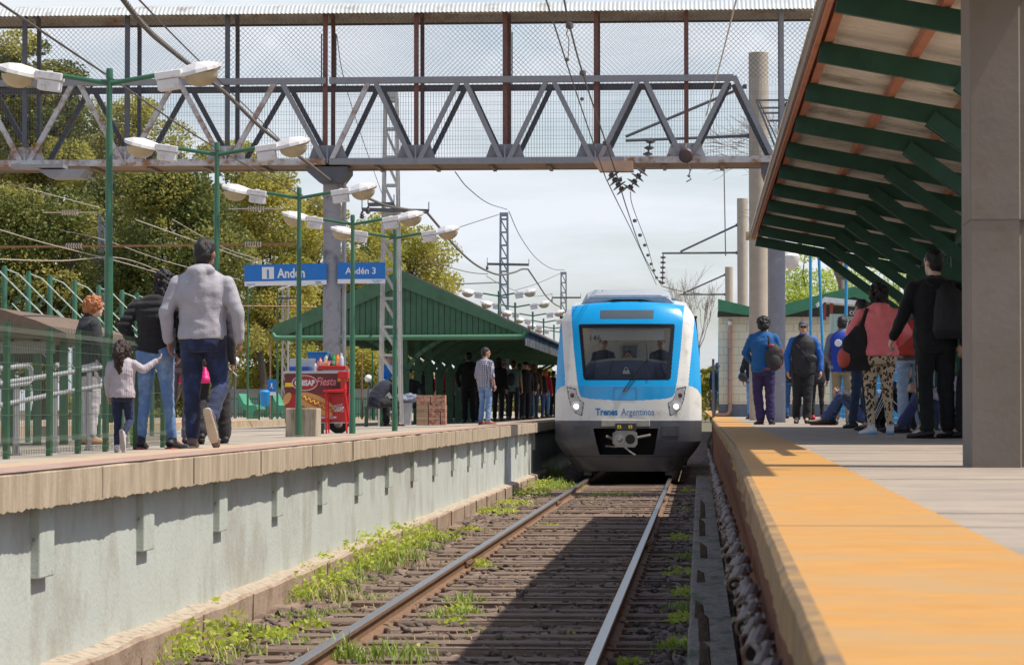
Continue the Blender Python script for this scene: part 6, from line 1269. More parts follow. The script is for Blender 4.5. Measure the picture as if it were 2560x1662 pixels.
# patterned cloth
def plaid_mat():
    m = M('plaid_cloth', (.32, .33, .40), .85, .05, 10, .1); t = m.node_tree; N = t.nodes; K = t.links.new; tcn = N.new('ShaderNodeTexCoord'); cols = []
    sp_ = N.new('ShaderNodeSeparateXYZ'); K(tcn.outputs['Object'], sp_.inputs[0]); fac = []
    for ax, fr in ((0, 26), (2, 26), (1, 26)):
        mm = N.new('ShaderNodeMath'); mm.operation = 'MULTIPLY'; mm.inputs[1].default_value = fr; K(sp_.outputs[ax], mm.inputs[0]); f = N.new('ShaderNodeMath'); f.operation = 'FRACT'; K(mm.outputs[0], f.inputs[0]); g_ = N.new('ShaderNodeMath'); g_.operation = 'LESS_THAN'; g_.inputs[1].default_value = .38; K(f.outputs[0], g_.inputs[0]); fac.append(g_)
    a = N.new('ShaderNodeMath'); a.operation = 'ADD'; K(fac[0].outputs[0], a.inputs[0]); K(fac[1].outputs[0], a.inputs[1])
    r = N.new('ShaderNodeValToRGB'); r.color_ramp.elements[0].color = (.50, .48, .52, 1); r.color_ramp.elements[1].color = (.035, .045, .11, 1); e = r.color_ramp.elements.new(.5); e.color = (.16, .17, .27, 1); d = N.new('ShaderNodeMath'); d.operation = 'MULTIPLY'; d.inputs[1].default_value = .5; K(a.outputs[0], d.inputs[0]); K(d.outputs[0], r.inputs[0]); K(r.outputs[0], N['Principled BSDF'].inputs['Base Color']); return m
def leopard_mat():
    m = M('leopard_cloth', (.50, .36, .24), .85, .05, 10, .1); t = m.node_tree; N = t.nodes; K = t.links.new; tcn = N.new('ShaderNodeTexCoord'); mpn = N.new('ShaderNodeMapping'); mpn.inputs['Scale'].default_value = (1, 1, .75); K(tcn.outputs['Object'], mpn.inputs[0])
    nz_ = N.new('ShaderNodeTexNoise'); nz_.inputs['Scale'].default_value = 30; K(mpn.outputs[0], nz_.inputs[0]); mxv = N.new('ShaderNodeMixRGB'); mxv.blend_type = 'ADD'; mxv.inputs[0].default_value = .022; K(mpn.outputs[0], mxv.inputs[1]); K(nz_.outputs[1], mxv.inputs[2])
    v = N.new('ShaderNodeTexVoronoi'); v.inputs['Scale'].default_value = 30; v.inputs['Randomness'].default_value = .9; K(mxv.outputs[0], v.inputs[0])
    r = N.new('ShaderNodeValToRGB'); E = r.color_ramp.elements; E[0].position = 0; E[0].color = (.26, .13, .06, 1); E[1].position = .20; E[1].color = (.03, .018, .012, 1); e = E.new(.18); e.color = (.26, .13, .06, 1); e = E.new(.42); e.color = (.03, .018, .012, 1); e = E.new(.46); e.color = (.60, .46, .32, 1)
    K(v.outputs[0], r.inputs[0]); K(r.outputs[0], N['Principled BSDF'].inputs['Base Color']); return m
def denim(name, a, b):
    return M(name, a, .85, .15, 5, .6, 14, dirt=b, dirt_amt=.35, dsc=4, sheen=.1)
# ------------------------------------------------------------------ the left platform family
SIT = dict(pel=(0, 0, .13), wst=(0, -.04, .26), chs=(0, -.05, .46), nkb=(0, .0, .63), hd=(0, .07, .77), shR=(.18, .0, .575), shL=(-.18, .0, .575), hipR=(.09, .03, .12), hipL=(-.09, .03, .12), knR=(.15, .36, .48), knL=(-.13, .40, .46), anR=(.12, .56, .10), anL=(-.11, .66, .10), toR=(.13, .74, .04), toL=(-.12, .84, .05), elR=(.25, .20, .44), wrR=(.10, .42, .52), elL=(-.25, .2, .42), wrL=(-.06, .44, .50))
BEN = dict(pel=(0, 0, .52), wst=(0, .02, .66), chs=(0, .05, .86), nkb=(0, .08, 1.03), hd=(0, .13, 1.18), shR=(.18, .06, .97), shL=(-.18, .06, .97), hipR=(.10, .05, .50), hipL=(-.10, .05, .50), knR=(.14, .46, .50), knL=(-.14, .46, .50), anR=(.14, .46, .09), anL=(-.12, .44, .09), toR=(.15, .62, .03), toL=(-.13, .60, .03), elR=(.24, .16, .74), wrR=(.14, .36, .62), elL=(-.24, .16, .74), wrL=(-.14, .36, .62))
dj = denim('dark_blue_denim', '#17213f', '#2a4070'); lj = denim('light_blue_denim', '#5f7fae', '#93a9c4')
o, J, k = person('broad man in a light grey hoodie and dark blue jeans walking away', 506, 300, 1.75, 0, 'L', ('hoodie', '#a3a0a8'), ('jeans', dj), '#6b5a55', ('short', '#191213'), dict(shR=(.205, -.02, 1.385), shL=(-.205, -.02, 1.385), elL=(-.30, -.05, 1.13), wrL=(-.29, .02, .90), elR=(.30, -.05, 1.12), wrR=(.31, .0, .90), knL=(-.09, .03, .50), anL=(-.085, .02, .09), toL=(-.10, .20, .03), knR=(.135, .10, .53), anR=(.12, -.26, .25), toR=(.15, -.25, .08), hd=(.02, .01, 1.615)), fat=1.13, skin='dark', headr=1.12, sole='#b9ad9a', tlen=.90, hood=True, legfat=1.12, tilt=(0, -14))
P = Pieces(); P.ell((.0, -.155, .915), (.20, .03, .018)); 
woman, J, k = person('woman in a black quilted jacket and light blue jeans walking away beside the child', 388, 297, 1.52, -6, 'L', ('puffer', '#1b191d'), ('tight', lj), '#24222a', ('long', '#120d0d'), dict(pel=(-.02, 0, .96), hd=(.06, .09, 1.61), nkb=(.02, .03, 1.46), shL=(-.19, .0, 1.40), shR=(.19, .02, 1.40), elL=(-.30, -.07, 1.19), wrL=(-.22, .10, .98), elR=(.26, .05, 1.15), wrR=(.2, .16, .93), knL=(-.11, .03, .50), anL=(-.13, -.03, .09), toL=(-.15, .14, .03), knR=(.12, .03, .51), anR=(.16, .05, .09), toR=(.21, .21, .03)), sole='#c0524e', tlen=.93, hipw=1.1, fat=.92)
o, J, k = person('small girl in a pale grey top and dark jeans holding up her right hand', 306, 322, .86, -8, 'L', ('sweater', '#b2a9b0'), ('tight', dj), '#c9bfc4', ('kid', '#2a1410'), dict(hd=(0, .03, 1.58), elR=(.33, .05, 1.30), wrR=(.50, .16, 1.44), shR=(.2, -.01, 1.40), shL=(-.19, -.01, 1.38), knL=(-.09, .04, .5), anL=(-.09, .0, .09), knR=(.10, .08, .50), anR=(.10, -.22, .26), toR=(.11, -.22, .06)), headr=1.55, fat=1.12, skin='light', legfat=1.15, sole='#a69c98', tlen=.86, vox=.010)
person('ginger-haired older person in a dark shiny jacket and white trousers behind the wire fence', 224, 232, 1.60, -62, 'L', ('jacket', '#1d2027'), ('loose', '#c9c4c8'), '#b98a5a', ('fluffy', '#a5643a'), dict(hd=(0, .06, 1.62), elR=(.25, .02, 1.14), wrR=(.2, .2, .95)), skin='pale', fat=1.08, collar=True, tlen=.80)
person('person in grey trousers walking just ahead, hidden behind the woman and the hooded man', 449, 262, 1.52, 0, 'L', ('jacket', '#3a3238'), ('jeans', '#5c5560'), '#2b2628', ('short', '#1a1210'), dict(anR=(.10, -.1, .09)), zadd=0)
pb, J, k = person('person in dark trousers carrying pink bags, hidden behind the hooded man', 524, 258, 1.55, 0, 'L', ('jacket', '#2a2730'), ('loose', '#242126'), '#2a2528', ('short', '#1a1210'), dict(anR=(.16, .06, .09), knR=(.14, .10, .5), anL=(-.05, -.2, .12)))
m_pink = M('hot_pink_plastic', (.75, .02, .20), .45, .15, 8, .3, 30); m_lime = M('lime_plastic', (.30, .62, .08), .45, .2, 6, .3, 30)
def bag(x, yt, yb, s_, wpx, mat, label, seed=1, side='L', name='shopping_bag', thick=.08):
    g_ = flo(x, s_); Y = g_.y; a = at(x, yt, Y); b = at(x, yb, Y); h = a.z-b.z; w_ = wpx/s_/2; P = Pieces(); P.rings([(Vector((0, 0, 0)), Vector((w_*.8, 0, 0)), Vector((0, thick*.7, 0))), (Vector((0, 0, h*.25)), Vector((w_, 0, 0)), Vector((0, thick, 0))), (Vector((0, 0, h*.55)), Vector((w_*.8, 0, 0)), Vector((0, thick*.9, 0))), (Vector((0, 0, h*.8)), Vector((w_*.4, 0, 0)), Vector((0, thick*.45, 0))), (Vector((0, 0, h)), Vector((.02, 0, 0)), Vector((0, .02, 0)))])
    me = remesh(P, name, .012, 2, cloth_disp(.007, 4, seed)); o = link_mesh(name, me, mat); o.location = (b.x, Y, b.z); return tag(o, label, 'bag')
bag(446, 905, 957, 258, 34, m_pink, 'hot pink plastic bag between the woman and the hooded man', 3); bag(514, 915, 957, 262, 30, m_pink, 'hot pink bag showing behind the right leg of the hooded man', 4); bag(345, 990, 1112, 285, 46, m_lime, 'lime green plastic bag standing behind the small girl', 5)
# ------------------------------------------------------------------ the crowd under the green canopy
GQ = 'people queueing under the green canopy'
def crowd(label, x, yh, yf, yaw, **kw):
    H_ = .30; D = None
    s_ = 110.
    for _ in range(12):
        g_ = flo(x, s_); zz = zL(g_.x, g_.y); s_ = s_+.6*((yf-1019)/(EYE-zz)-s_) if (yf-1019) > 5 else s_
    s_ = max(min(s_, 200), 60); h = (yf-yh)/s_
    if h > 1.84 or h < 1.5: h = 1.72; s_ = (yf-yh)/h
    g_ = flo(x, s_)
    return person(label, x, s_, h, yaw, 'L', **kw)
crowd('dark-clad man in black jacket standing with his back turned, left of the plaid shirt man', 1172, 886, 1062, 8, top=('jacket', '#17161b'), legs=('loose', '#15141a'), grp=GQ, fat=1.05, pose=dict(elL=(-.30, -.04, 1.16)))
crowd('sunlit man in a blue plaid shirt and light jeans near the platform edge', 1213, 869, 1061, -38, top=('shirt', plaid_mat()), legs=('jeans', lj), shoes='#7a4a44', sleeve=.7, grp=GQ, fat=1.06, skin='tan', hair=('short', '#15100f'), pose=dict(hd=(.0, .03, 1.635)), tilt=(0, -25))
crowd('long-haired person in dark jacket behind the plaid shirt man', 1246, 902, 1059, -15, top=('jacket', '#16151a'), legs=('jeans', '#1c1b22'), shoes='#6b6258', hair=('long', '#2a1a12'), grp=GQ)
bk, J, k = crowd('man in grey-green T-shirt with a dark backpack, in the queue', 1284, 909, 1056, -10, top=('tee', '#66807c'), legs=('jeans', '#20222c'), sleeve=.45, grp=GQ, skin='tan', hair=('short', '#2a211c'))
P = Pieces(); P.ell((-.03, -.22, 1.20), (.14, .10, .20)); attach(bk, P, 'backpack', M('backpack_dark', (.02, .022, .035), .8, .2), 'dark backpack worn by the man in grey-green T-shirt', 'backpack', k, .015)
crowd('man in dark tracksuit jacket and black cap looking left', 1313, 909, 1054, -150, top=('jacket', '#15171d'), legs=('loose', '#191a20'), grp=GQ, parts=[cap_part('#101014')], hair=('short', '#15100f'))
wb, J, k = crowd('woman with very long brown hair and a straw coloured bag', 1334, 918, 1053, -5, top=('jacket', '#4a3320'), legs=('tight', '#26335c'), grp=GQ, hair=('long', '#5a2f18'))
P = Pieces(); P.ell((.10, -.20, 1.05), (.13, .08, .13)); attach(wb, P, 'shoulder_bag', M('straw_bag', (.33, .24, .13), .9, .2), 'round straw coloured bag carried by the long-haired woman', 'bag', k, .015)
crowd('dark-haired woman in black top and blue jeans next to the red-sleeved person', 1349, 927, 1052, -20, top=('jacket', '#1a1a22'), legs=('tight', '#2a3f70'), grp=GQ, hair=('curly', '#20100c'))
crowd('blonde person with red sleeves and light jeans by the train', 1364, 931, 1051, -25, top=('jacket', '#a3182a'), legs=('tight', '#5a80b0'), grp=GQ, hair=('long', '#b5642e'), fat=.9)
crowd('black-clad figure standing right beside the train nose', 1383, 934, 1050, -30, top=('jacket', '#101014'), legs=('loose', '#121216'), grp=GQ)
crowd('person in dark clothes standing between the canopy posts behind the seated people', 1062, 912, 1063, 20, top=('jacket', '#1b1a20'), legs=('loose', '#1b1a20'), grp=GQ)
crowd('woman in red top deep in the shade of the canopy', 1103, 918, 1062, 150, top=('tee', '#a3202a'), legs=('tight', '#1a1a22'), grp=GQ, hair=('long', '#1a1210'))
crowd('person in a maroon coat beside the stacked cartons', 1145, 925, 1060, -170, top=('jacket', '#5a1720'), legs=('loose', '#16151a'), grp=GQ)
for k_, (x, yh, yf, yaw, c1, c2, hs, lab) in enumerate([(1158, 915, 1058, 30, '#23222a', '#15151a', 'short', 'person in charcoal jacket at the back of the queue, between two posts'), (1190, 912, 1057, -60, '#2b2a33', '#1b1c24', 'short', 'person in slate jacket half hidden by the black-jacketed man'), (1229, 915, 1056, 160, '#3a2a26', '#20222c', 'long', 'person in brown top behind the plaid shirt man shoulder'), (1262, 914, 1055, 200, '#20242e', '#262c40', 'short', 'person in navy jacket facing the camera in the queue'), (1299, 914, 1053, 10, '#54503f', '#26262c', 'short', 'person in olive jacket between the backpack man and the capped man'), (1322, 916, 1052, 170, '#1c1c22', '#2f3f66', 'long', 'woman in black behind the capped man'), (1372, 936, 1050, 15, '#2e2a33', '#20263a', 'short', 'person in dark grey nearest the train windows')]):
    crowd(lab, x, yh, yf, yaw, top=('jacket', c1), legs=('jeans', c2), hair=(hs, '#15100f'), grp=GQ)
# seated people near the lattice mast
def seat(label, x, s_, yaw, cat_pose, **kw): return person(label, x, s_, kw.pop('h', 1.72), yaw, 'L', pose=cat_pose, sit=True, **kw)
seat('person in dark top and black striped trousers sitting bent forward left of the lattice mast', 938, 122, -40, {**BEN, 'chs': (0, .20, .80), 'nkb': (0, .36, .90), 'hd': (0, .50, .92), 'shR': (.18, .30, .87), 'shL': (-.18, .30, .87), 'elR': (.22, .36, .62), 'wrR': (.12, .50, .5), 'elL': (-.22, .36, .62), 'wrL': (-.12, .50, .5)}, top=('jacket', '#171a2c'), legs=('loose', '#121217'), hair=('short', '#14100f'))
seat('man in a bright blue shirt seated behind the lattice mast', 968, 112, -150, BEN, top=('tee', '#1668b8'), legs=('jeans', '#1c1e2a'), hair=('short', '#14100f'), skin='dark', zadd=.32)
seat('old man in a dark beanie and black jacket sitting and leaning on the cartons', 1026, 110, 165, {**BEN, 'elL': (-.34, .10, .82), 'wrL': (-.42, .20, .66)}, top=('jacket', '#18171c'), legs=('jeans', '#24345e'), shoes='#6d6d70', hair=('short', '#14100f'), skin='light', parts=[cap_part('#2c1416', 0)])
for k_, (x, s_, lab) in enumerate([(935, 121, 'low seat under the bent-forward person'), (968, 111, 'tall stool under the man in the blue shirt'), (1026, 109, 'low bench under the old man in the beanie')]):
    g_ = flo(x, s_); z0 = zL(g_.x, g_.y); hh = .42 if k_ != 1 else .74; m = MB(); m.box((g_.x-.2, g_.y-.16, z0+hh-.05), (g_.x+.2, g_.y+.18, z0+hh), c=.008); o = tag(m.build('stool', m_g2), lab, 'seat')
    for a in (-.16, .16):
        for b in (-.12, .14): m = MB(); m.box((g_.x+a-.02, g_.y+b-.02, z0), (g_.x+a+.02, g_.y+b+.02, z0+hh-.05)); m.build('leg', m_g2, o)
# cartons and bundle
m_ct = M('cardboard', (.34, .23, .15), .85, .1, 6, .1); m_ct2 = M('printed_carton', (.42, .25, .18), .7, .45, 26, 0, dirt=(.25, .05, .03), dirt_amt=.5, dsc=18)
g0_ = flo(1074, 122)
for (dx, z, w_, h_, mt, lab) in [(-.27, 0, .24, .28, m_ct, 'plain brown carton at the bottom left of the stack'), (-.02, 0, .24, .28, m_ct2, 'printed carton in the bottom middle of the stack'), (.23, 0, .10, .28, m_ct2, 'narrow printed carton at the bottom right of the stack'), (-.27, .285, .24, .14, m_ct, 'flat plain carton in the second layer, left'), (-.02, .285, .35, .14, m_ct2, 'flat printed carton in the second layer, right'), (-.27, .43, .28, .19, m_ct2, 'printed carton on top of the stack, left'), (.02, .43, .30, .19, m_ct2, 'printed carton on top of the stack, right')]:
    z0 = zL(g0_.x, g0_.y); m = MB(); m.box((g0_.x+dx, g0_.y, z0+z), (g0_.x+dx+w_-.005, g0_.y+.35, z0+z+h_-.003), c=.004); o = tag(m.build('carton', mt), lab, 'carton', 'stacked cartons under the canopy'); m = MB(); m.box((g0_.x+dx+.01, g0_.y-.003, z0+z+h_*.48), (g0_.x+dx+w_-.015, g0_.y-.0005, z0+z+h_*.54)); m.build('tape', M('carton_tape', (.5, .4, .28), .4), o)
g_ = flo(997, 113); P = Pieces(); P.ell((0, 0, .58), (.34, .20, .09)); P.ell((.15, 0, .62), (.18, .15, .08)); me = remesh(P, 'bundle', .016, 2, cloth_disp(.02, 4, 9)); o = link_mesh('bundle', me, M('blue_grey_tarp', (.16, .19, .26), .6, .3, 8, .4)); o.location = (g_.x+.1, g_.y, zL(g_.x, g_.y)); tag(o, 'crumpled blue-grey tarp bundle on the bin by the lattice mast', 'bundle')
m = MB(); z0 = zL(g_.x, g_.y); m.prism([(g_.x-.02, z0), (g_.x+.26, z0), (g_.x+.30, z0+.50), (g_.x-.06, z0+.50)], g_.y-.14, g_.y+.14); tag(m.build('crate', M('pale_grey_plastic', (.34, .35, .38), .5, .1)), 'grey plastic tub under the tarp bundle beside the lattice mast', 'tub')
# ------------------------------------------------------------------ right platform
cm, J, k = person('man in grey cap, sunglasses, black vest and blue sleeves walking towards the camera', 2009, 150, 1.72, 178, 'R', ('vest', '#1a1a20'), ('loose', '#131318'), '#101014', ('short', '#2a2624'), dict(elL=(-.28, -.02, 1.14), wrL=(-.29, .03, .90), elR=(.28, -.02, 1.14), wrR=(.27, .04, .90), knL=(-.07, .06, .5), anL=(-.05, .08, .09), toL=(-.05, .25, .04), knR=(.11, .02, .5), anR=(.12, -.12, .10)), vest='#1458a8', fat=1.1, parts=[cap_part('#55525a'), glasses_part()], collar=True, vox=.009)
P = Pieces(); P.cap((.16, .13, 1.38), (-.13, .17, 1.05), .012, .012, .6); P.ell((-.14, .175, 1.10), (.09, .035, .07)); attach(cm, P, 'shoulder_bag', M('black_bag', (.02, .02, .024), .6, .2), 'small black bag slung across the capped man chest', 'bag', k, .011)
bs, J, k = person('man in teal blue sweater and dark purple trousers beside the blue-grey pier, seen from behind', 1909, 157, 1.72, -8, 'R', ('sweater', '#0f5590'), ('loose', '#2b2050'), '#14131a', ('fluffy', '#14100f'), dict(elL=(-.30, .02, 1.16), wrL=(-.20, .20, 1.0), elR=(.26, .05, 1.14), wrR=(.2, .2, 1.0), anL=(-.05, 0, .09), anR=(.12, -.02, .09)), fat=1.1)
P = Pieces(); P.ell((.20, -.20, 1.08), (.155, .10, .22)); P.ell((.20, -.27, 1.0), (.12, .06, .13)); E = Pieces(); E.cap((.09, -.12, 1.42), (.12, -.16, 1.25), .022, .022, .5); E2 = Pieces(); E2.cap((.06, -.285, .90), (.33, -.27, .92), .018, .014); E2.cap((.30, -.25, .95), (.33, -.22, 1.2), .016, .014); E2.ell((.16, -.21, 1.27), (.06, .05, .03))
attach(bs, P, 'backpack', M('black_pack', (.022, .018, .02), .7, .2), 'black and red backpack hanging off the blue sweater man right shoulder', 'backpack', k, .012, cloth_disp(.006, 3, 4), [('strap', E, M('black_pack', (.022, .018, .02)), .01), ('red_trim', E2, M('red_trim', (.32, .02, .025), .6), .01)])
bw_, J, k = person('person in dark jacket and light jeans with handbag, half hidden by the concrete mast', 1884, 116, 1.62, 5, 'R', ('jacket', '#1b1a1f'), ('tight', lj), '#2a262a', ('long', '#1a1210'), dict(elL=(-.27, -.02, 1.15)))
P = Pieces(); P.ell((-.24, -.04, .98), (.13, .10, .12)); P.cap((-.3, -.03, 1.08), (-.2, -.03, 1.38), .012, .012); attach(bw_, P, 'handbag', M('black_leather', (.02, .022, .026), .3, .1), 'black leather handbag beside the pale concrete mast', 'bag', k, .013)
bv, J, k = person('young man in royal blue vest and beige trousers standing at the blue fence', 2106, 158, 1.72, -12, 'R', ('vest', '#1238a0'), ('jeans', '#8b8068'), '#4a4a50', ('short', '#14100f'), dict(hipL=(-.09, 0, .93), elL=(-.26, .0, 1.14), wrL=(-.2, .2, .98)), vest='#6a7080', collar=True)
P = Pieces()
for a in np.linspace(0, 2*pi, 10, endpoint=False): P.ell((-.04+.05*cos(a), -.165, 1.31+.05*sin(a)), (.016, .008, .016))
P.ell((-.04, -.165, 1.31), (.045, .008, .045)); link_mesh('gear_emblem', remesh(P, 'gear_emblem', .007, 1, None, k), m_sw, bv); text('vest_lettering', 'RESCATE', .05, (-.14*k, -.172*k, 1.19*k), m_sw, bv) if False else None
person('man in dark sunglasses behind the coral woman, only head and legs showing', 2156, 186, 1.74, 40, 'R', ('jacket', '#2a3040'), ('jeans', '#26344f'), '#1b1b20', ('short', '#15110f'), dict(anL=(-.1, .1, .09)), parts=[glasses_part()], skin='tan')
cw_, J, k = person('woman in coral pink hoodie and leopard print leggings with her back to the camera', 2197, 232, 1.63, 4, 'R', ('hoodie', '#ff8588'), ('leopard', leopard_mat()), '#c9ccd2', ('curly', '#120b0b'), dict(elL=(-.33, -.02, 1.18), wrL=(-.26, .14, 1.04), elR=(.33, -.03, 1.17), wrR=(.22, .16, 1.04), shL=(-.20, -.01, 1.40), shR=(.20, -.01, 1.40), anL=(-.09, -.02, .09), anR=(.13, .0, .09), toL=(-.16, .12, .03), toR=(.14, .14, .03)), fat=1.13, hood=True, hipw=1.17, tlen=.90, legfat=1.12, sole='#4a8cc8', skin='tan')
P = Pieces(); P.rings([(Vector((-.27, -.05, .74)), Vector((.17, 0, 0)), Vector((0, .10, 0))), (Vector((-.27, -.05, .90)), Vector((.20, 0, 0)), Vector((0, .11, 0))), (Vector((-.25, -.05, 1.10)), Vector((.15, 0, 0)), Vector((0, .08, 0))), (Vector((-.22, -.06, 1.25)), Vector((.07, 0, 0)), Vector((0, .05, 0)))]); P.cap((-.23, -.10, 1.2), (-.15, -.10, 1.44), .028, .024, .5); P.cap((-.15, -.10, 1.44), (-.15, .05, 1.47), .024, .02, .5)
E = Pieces(); E.ell((-.40, -.07, .88), (.09, .10, .13)); E3 = Pieces(); E3.ell((-.36, -.12, 1.03), (.08, .055, .12))
attach(cw_, P, 'shoulder_bag', M('black_canvas', (.02, .018, .02), .85, .2), 'large black and coral shoulder bag of the leopard leggings woman', 'bag', k, .012, cloth_disp(.006, 3, 8), [('coral_panel', E, M('coral_panel', (.55, .10, .07), .8), .011), ('side_pocket', E3, M('black_canvas', (.02, .018, .02)), .011)])
gm, J, k = person('man in grey and black sweatshirt and pale jeans behind the coral woman', 2278, 212, 1.74, 12, 'R', ('hoodie', '#5e5a5e'), ('jeans', denim('pale_denim', '#8fa3bd', '#b4c2d2')), '#b8ab9a', ('short', '#2e211b'), dict(elL=(-.27, .05, 1.15), wrL=(-.15, .22, 1.0)), hood=True, fat=1.05)
P = Pieces(); P.ell((-.10, -.17, 1.42), (.22, .06, .05)); P = Pieces(); P.rings([(Vector((-.12, -.17, .90)), Vector((.13, 0, 0)), Vector((0, .08, 0))), (Vector((-.10, -.18, 1.05)), Vector((.20, 0, 0)), Vector((0, .09, 0))), (Vector((-.05, -.18, 1.2)), Vector((.16, 0, 0)), Vector((0, .08, 0))), (Vector((.02, -.17, 1.32)), Vector((.06, 0, 0)), Vector((0, .05, 0)))])
attach(gm, P, 'drawstring_bag', M('orange_red_nylon', (.52, .045, .03), .6, .15, 5, .3), 'orange-red drawstring bag between the coral woman and the man in black', 'bag', k, .012, cloth_disp(.007, 3, 12))
bm2, J, k = person('tall man in black with a black backpack, standing nearest on the right', 2338, 262, 1.79, 6, 'R', ('jacket', '#0c0c10'), ('loose', '#0d0d11'), '#09090b', ('short', '#0d0808'), dict(shR=(.21, -.02, 1.41), shL=(-.21, -.02, 1.41), elL=(-.30, .0, 1.14), wrL=(-.37, .12, .95), elR=(.26, .0, 1.14), wrR=(.2, .15, .95), hd=(-.01, .04, 1.635), anL=(-.09, -.05, .09), toL=(-.19, .08, .03), anR=(.13, .05, .09)), fat=1.14, skin='pale', sole='#0a0a0a', tilt=(0, 28), curl=.8)
P = Pieces(); P.rings([(Vector((.12, -.22, .92)), Vector((.15, 0, 0)), Vector((0, .08, 0))), (Vector((.12, -.25, 1.0)), Vector((.19, 0, 0)), Vector((0, .11, 0))), (Vector((.11, -.24, 1.2)), Vector((.17, 0, 0)), Vector((0, .11, 0))), (Vector((.09, -.20, 1.38)), Vector((.10, 0, 0)), Vector((0, .07, 0))), (Vector((.08, -.17, 1.43)), Vector((.04, 0, 0)), Vector((0, .04, 0)))]); P.cap((-.10, -.11, 1.46), (.02, -.17, 1.34), .02, .02, .5); P.cap((.16, -.11, 1.46), (.13, -.17, 1.36), .02, .02, .5)
bp = attach(bm2, P, 'backpack', M('charcoal_pack', (.014, .014, .016), .75, .2, 6, .3), 'big black backpack with white lettering on the tall man in black', 'backpack', k, .011, cloth_disp(.006, 2.5, 21))
text('pack_lettering', 'LIBRE', .09, (.295*k, -.325*k, .97*k), M('lettering_grey', (.5, .5, .5), .6), bp, rot=(pi/2, -pi/2+.15, 0), bold=.002)
m = MB(); m.tube([Vector((-.385, .14, .80))*k, Vector((-.425, .12, .785))*k], .005, 6); c = m.build('cigarette', m_sw); c.location = bm2.location; c.rotation_euler = bm2.rotation_euler; tag(c, 'cigarette held in the left hand of the tall man in black', 'cigarette')
m = MB(); m.tube([Vector(p)*k for p in ((-.178, -.02, .86), (-.172, -.03, .60), (-.165, -.02, .45), (-.158, -.06, .2), (-.150, -.07, .11))], .005, 5); m.build('trouser_piping', M('olive_piping', (.30, .32, .12), .7), bm2)
person('person sitting on the ground in blue jeans and black trainers, arms on knees', 2166, 162, 1.72, 84, 'R', ('jacket', '#2a2a33'), ('jeans', '#2b3c66'), '#151519', ('short', '#15100f'), SIT, sit=True, sole='#5a2024')
st_, J, k = person('person sitting on the ground in black trousers with white side stripes', 2302, 205, 1.70, 74, 'R', ('jacket', '#1b1e33'), ('loose', '#0e0e12'), '#2a2a30', ('short', '#15100f'), {**SIT, 'anL': (-.11, .58, .10), 'toL': (-.12, .75, .04), 'wrL': (-.05, .36, .60), 'elL': (-.22, .18, .50)}, sit=True, skin='tan')
for j, off in enumerate((-.022, 0, .022)):
    for S, sg in (('L', -1), ('R', 1)):
        a, b, c = (Vector(SIT['hip'+S]), Vector(SIT['kn'+S]), Vector({'L': (-.11, .58, .10), 'R': SIT['anR']}[S])); m = MB(); d = Vector((sg*.087, 0, 0)); d2 = Vector((sg*.078, 0, 0)); u = Vector((0, off, off*.8)); m.tube([(a+(b-a)*.35+d*1.15+u)*k, (b+d+u)*k, (c+(b-c)*.15+d2*.95+Vector((0, off, 0)))*k], .0055, 5); m.build('trouser_stripe', m_sw, st_)
person('person in white and plaid sitting behind the tall man in black', 2380, 222, 1.66, 100, 'R', ('shirt', '#a8a2b5'), ('jeans', '#38406a'), '#30303a', ('short', '#15100f'), SIT, sit=True)
person('person hidden by the near concrete column, one black shoe sticking out', 2447, 262, 1.76, 60, 'R', ('jacket', '#16161a'), ('loose', '#121216'), '#0a0a0c', ('short', '#15100f'), dict(anL=(-.10, .12, .09), toL=(-.12, .31, .03), knL=(-.1, .1, .5)))
person('person in dark clothes far behind the capped man, left side', 1979, 112, 1.66, 0, 'R', ('jacket', '#16161b'), ('jeans', '#2b4f7a'), '#1b1b1f', ('short', '#15100f'), dict(knL=(-.1, .1, .5)))
person('person in black trousers far behind the capped man, right side', 2043, 122, 1.60, 10, 'R', ('jacket', '#1d1a26'), ('tight', '#111116'), '#a02030', ('short', '#15100f'))
person('person in dark jacket and blue trousers behind the guard rail', 1794, 92, 1.45, -20, 'R', ('jacket', '#1c222e'), ('tight', '#1f4f82'), '#202024', ('short', '#15100f'))
pth = at(1975, 395, 50.2)
person('worker in navy blue bent over on the footbridge landing', 1975, 139, 1.6, -100, 'R', ('jacket', '#0f1a52'), ('loose', '#10142e'), '#101014', ('short', '#15100f'), {'chs': (0, .16, 1.22), 'nkb': (0, .26, 1.33), 'hd': (0, .34, 1.42), 'shR': (.18, .22, 1.28), 'shL': (-.18, .22, 1.28), 'elR': (.22, .32, 1.05), 'elL': (-.22, .32, 1.05), 'wrR': (.15, .42, .85), 'wrL': (-.15, .42, .85)}, pos=(pth.x, 50.2, Z1+.06))
# people in the cab
def rider(label, px_, ze, dy, **kw):
    X = TX+txw(px_); person(label, 0, 122, 1.72, 180, 'R', pos=(X, TY+dy, ze-1.72*.95), **kw)
rider('man in dark V-neck standing at the left of the train cab', 478, tz(448), 1.75, top=('sweater', '#33363c'), legs=('loose', '#1b1b20'), hair=('short', '#14100f'), skin='light')
rider('train driver in a blue shirt at the middle of the cab', 672, tz(545), 1.35, top=('shirt', '#1c2c60'), legs=('loose', '#1b1b20'), hair=('short', '#14100f'), skin='tan')
rider('young man leaning at the right side of the train cab', 922, tz(450), 1.7, top=('jacket', '#3c3d42'), legs=('loose', '#1b1b20'), hair=('short', '#14100f'), skin='light')
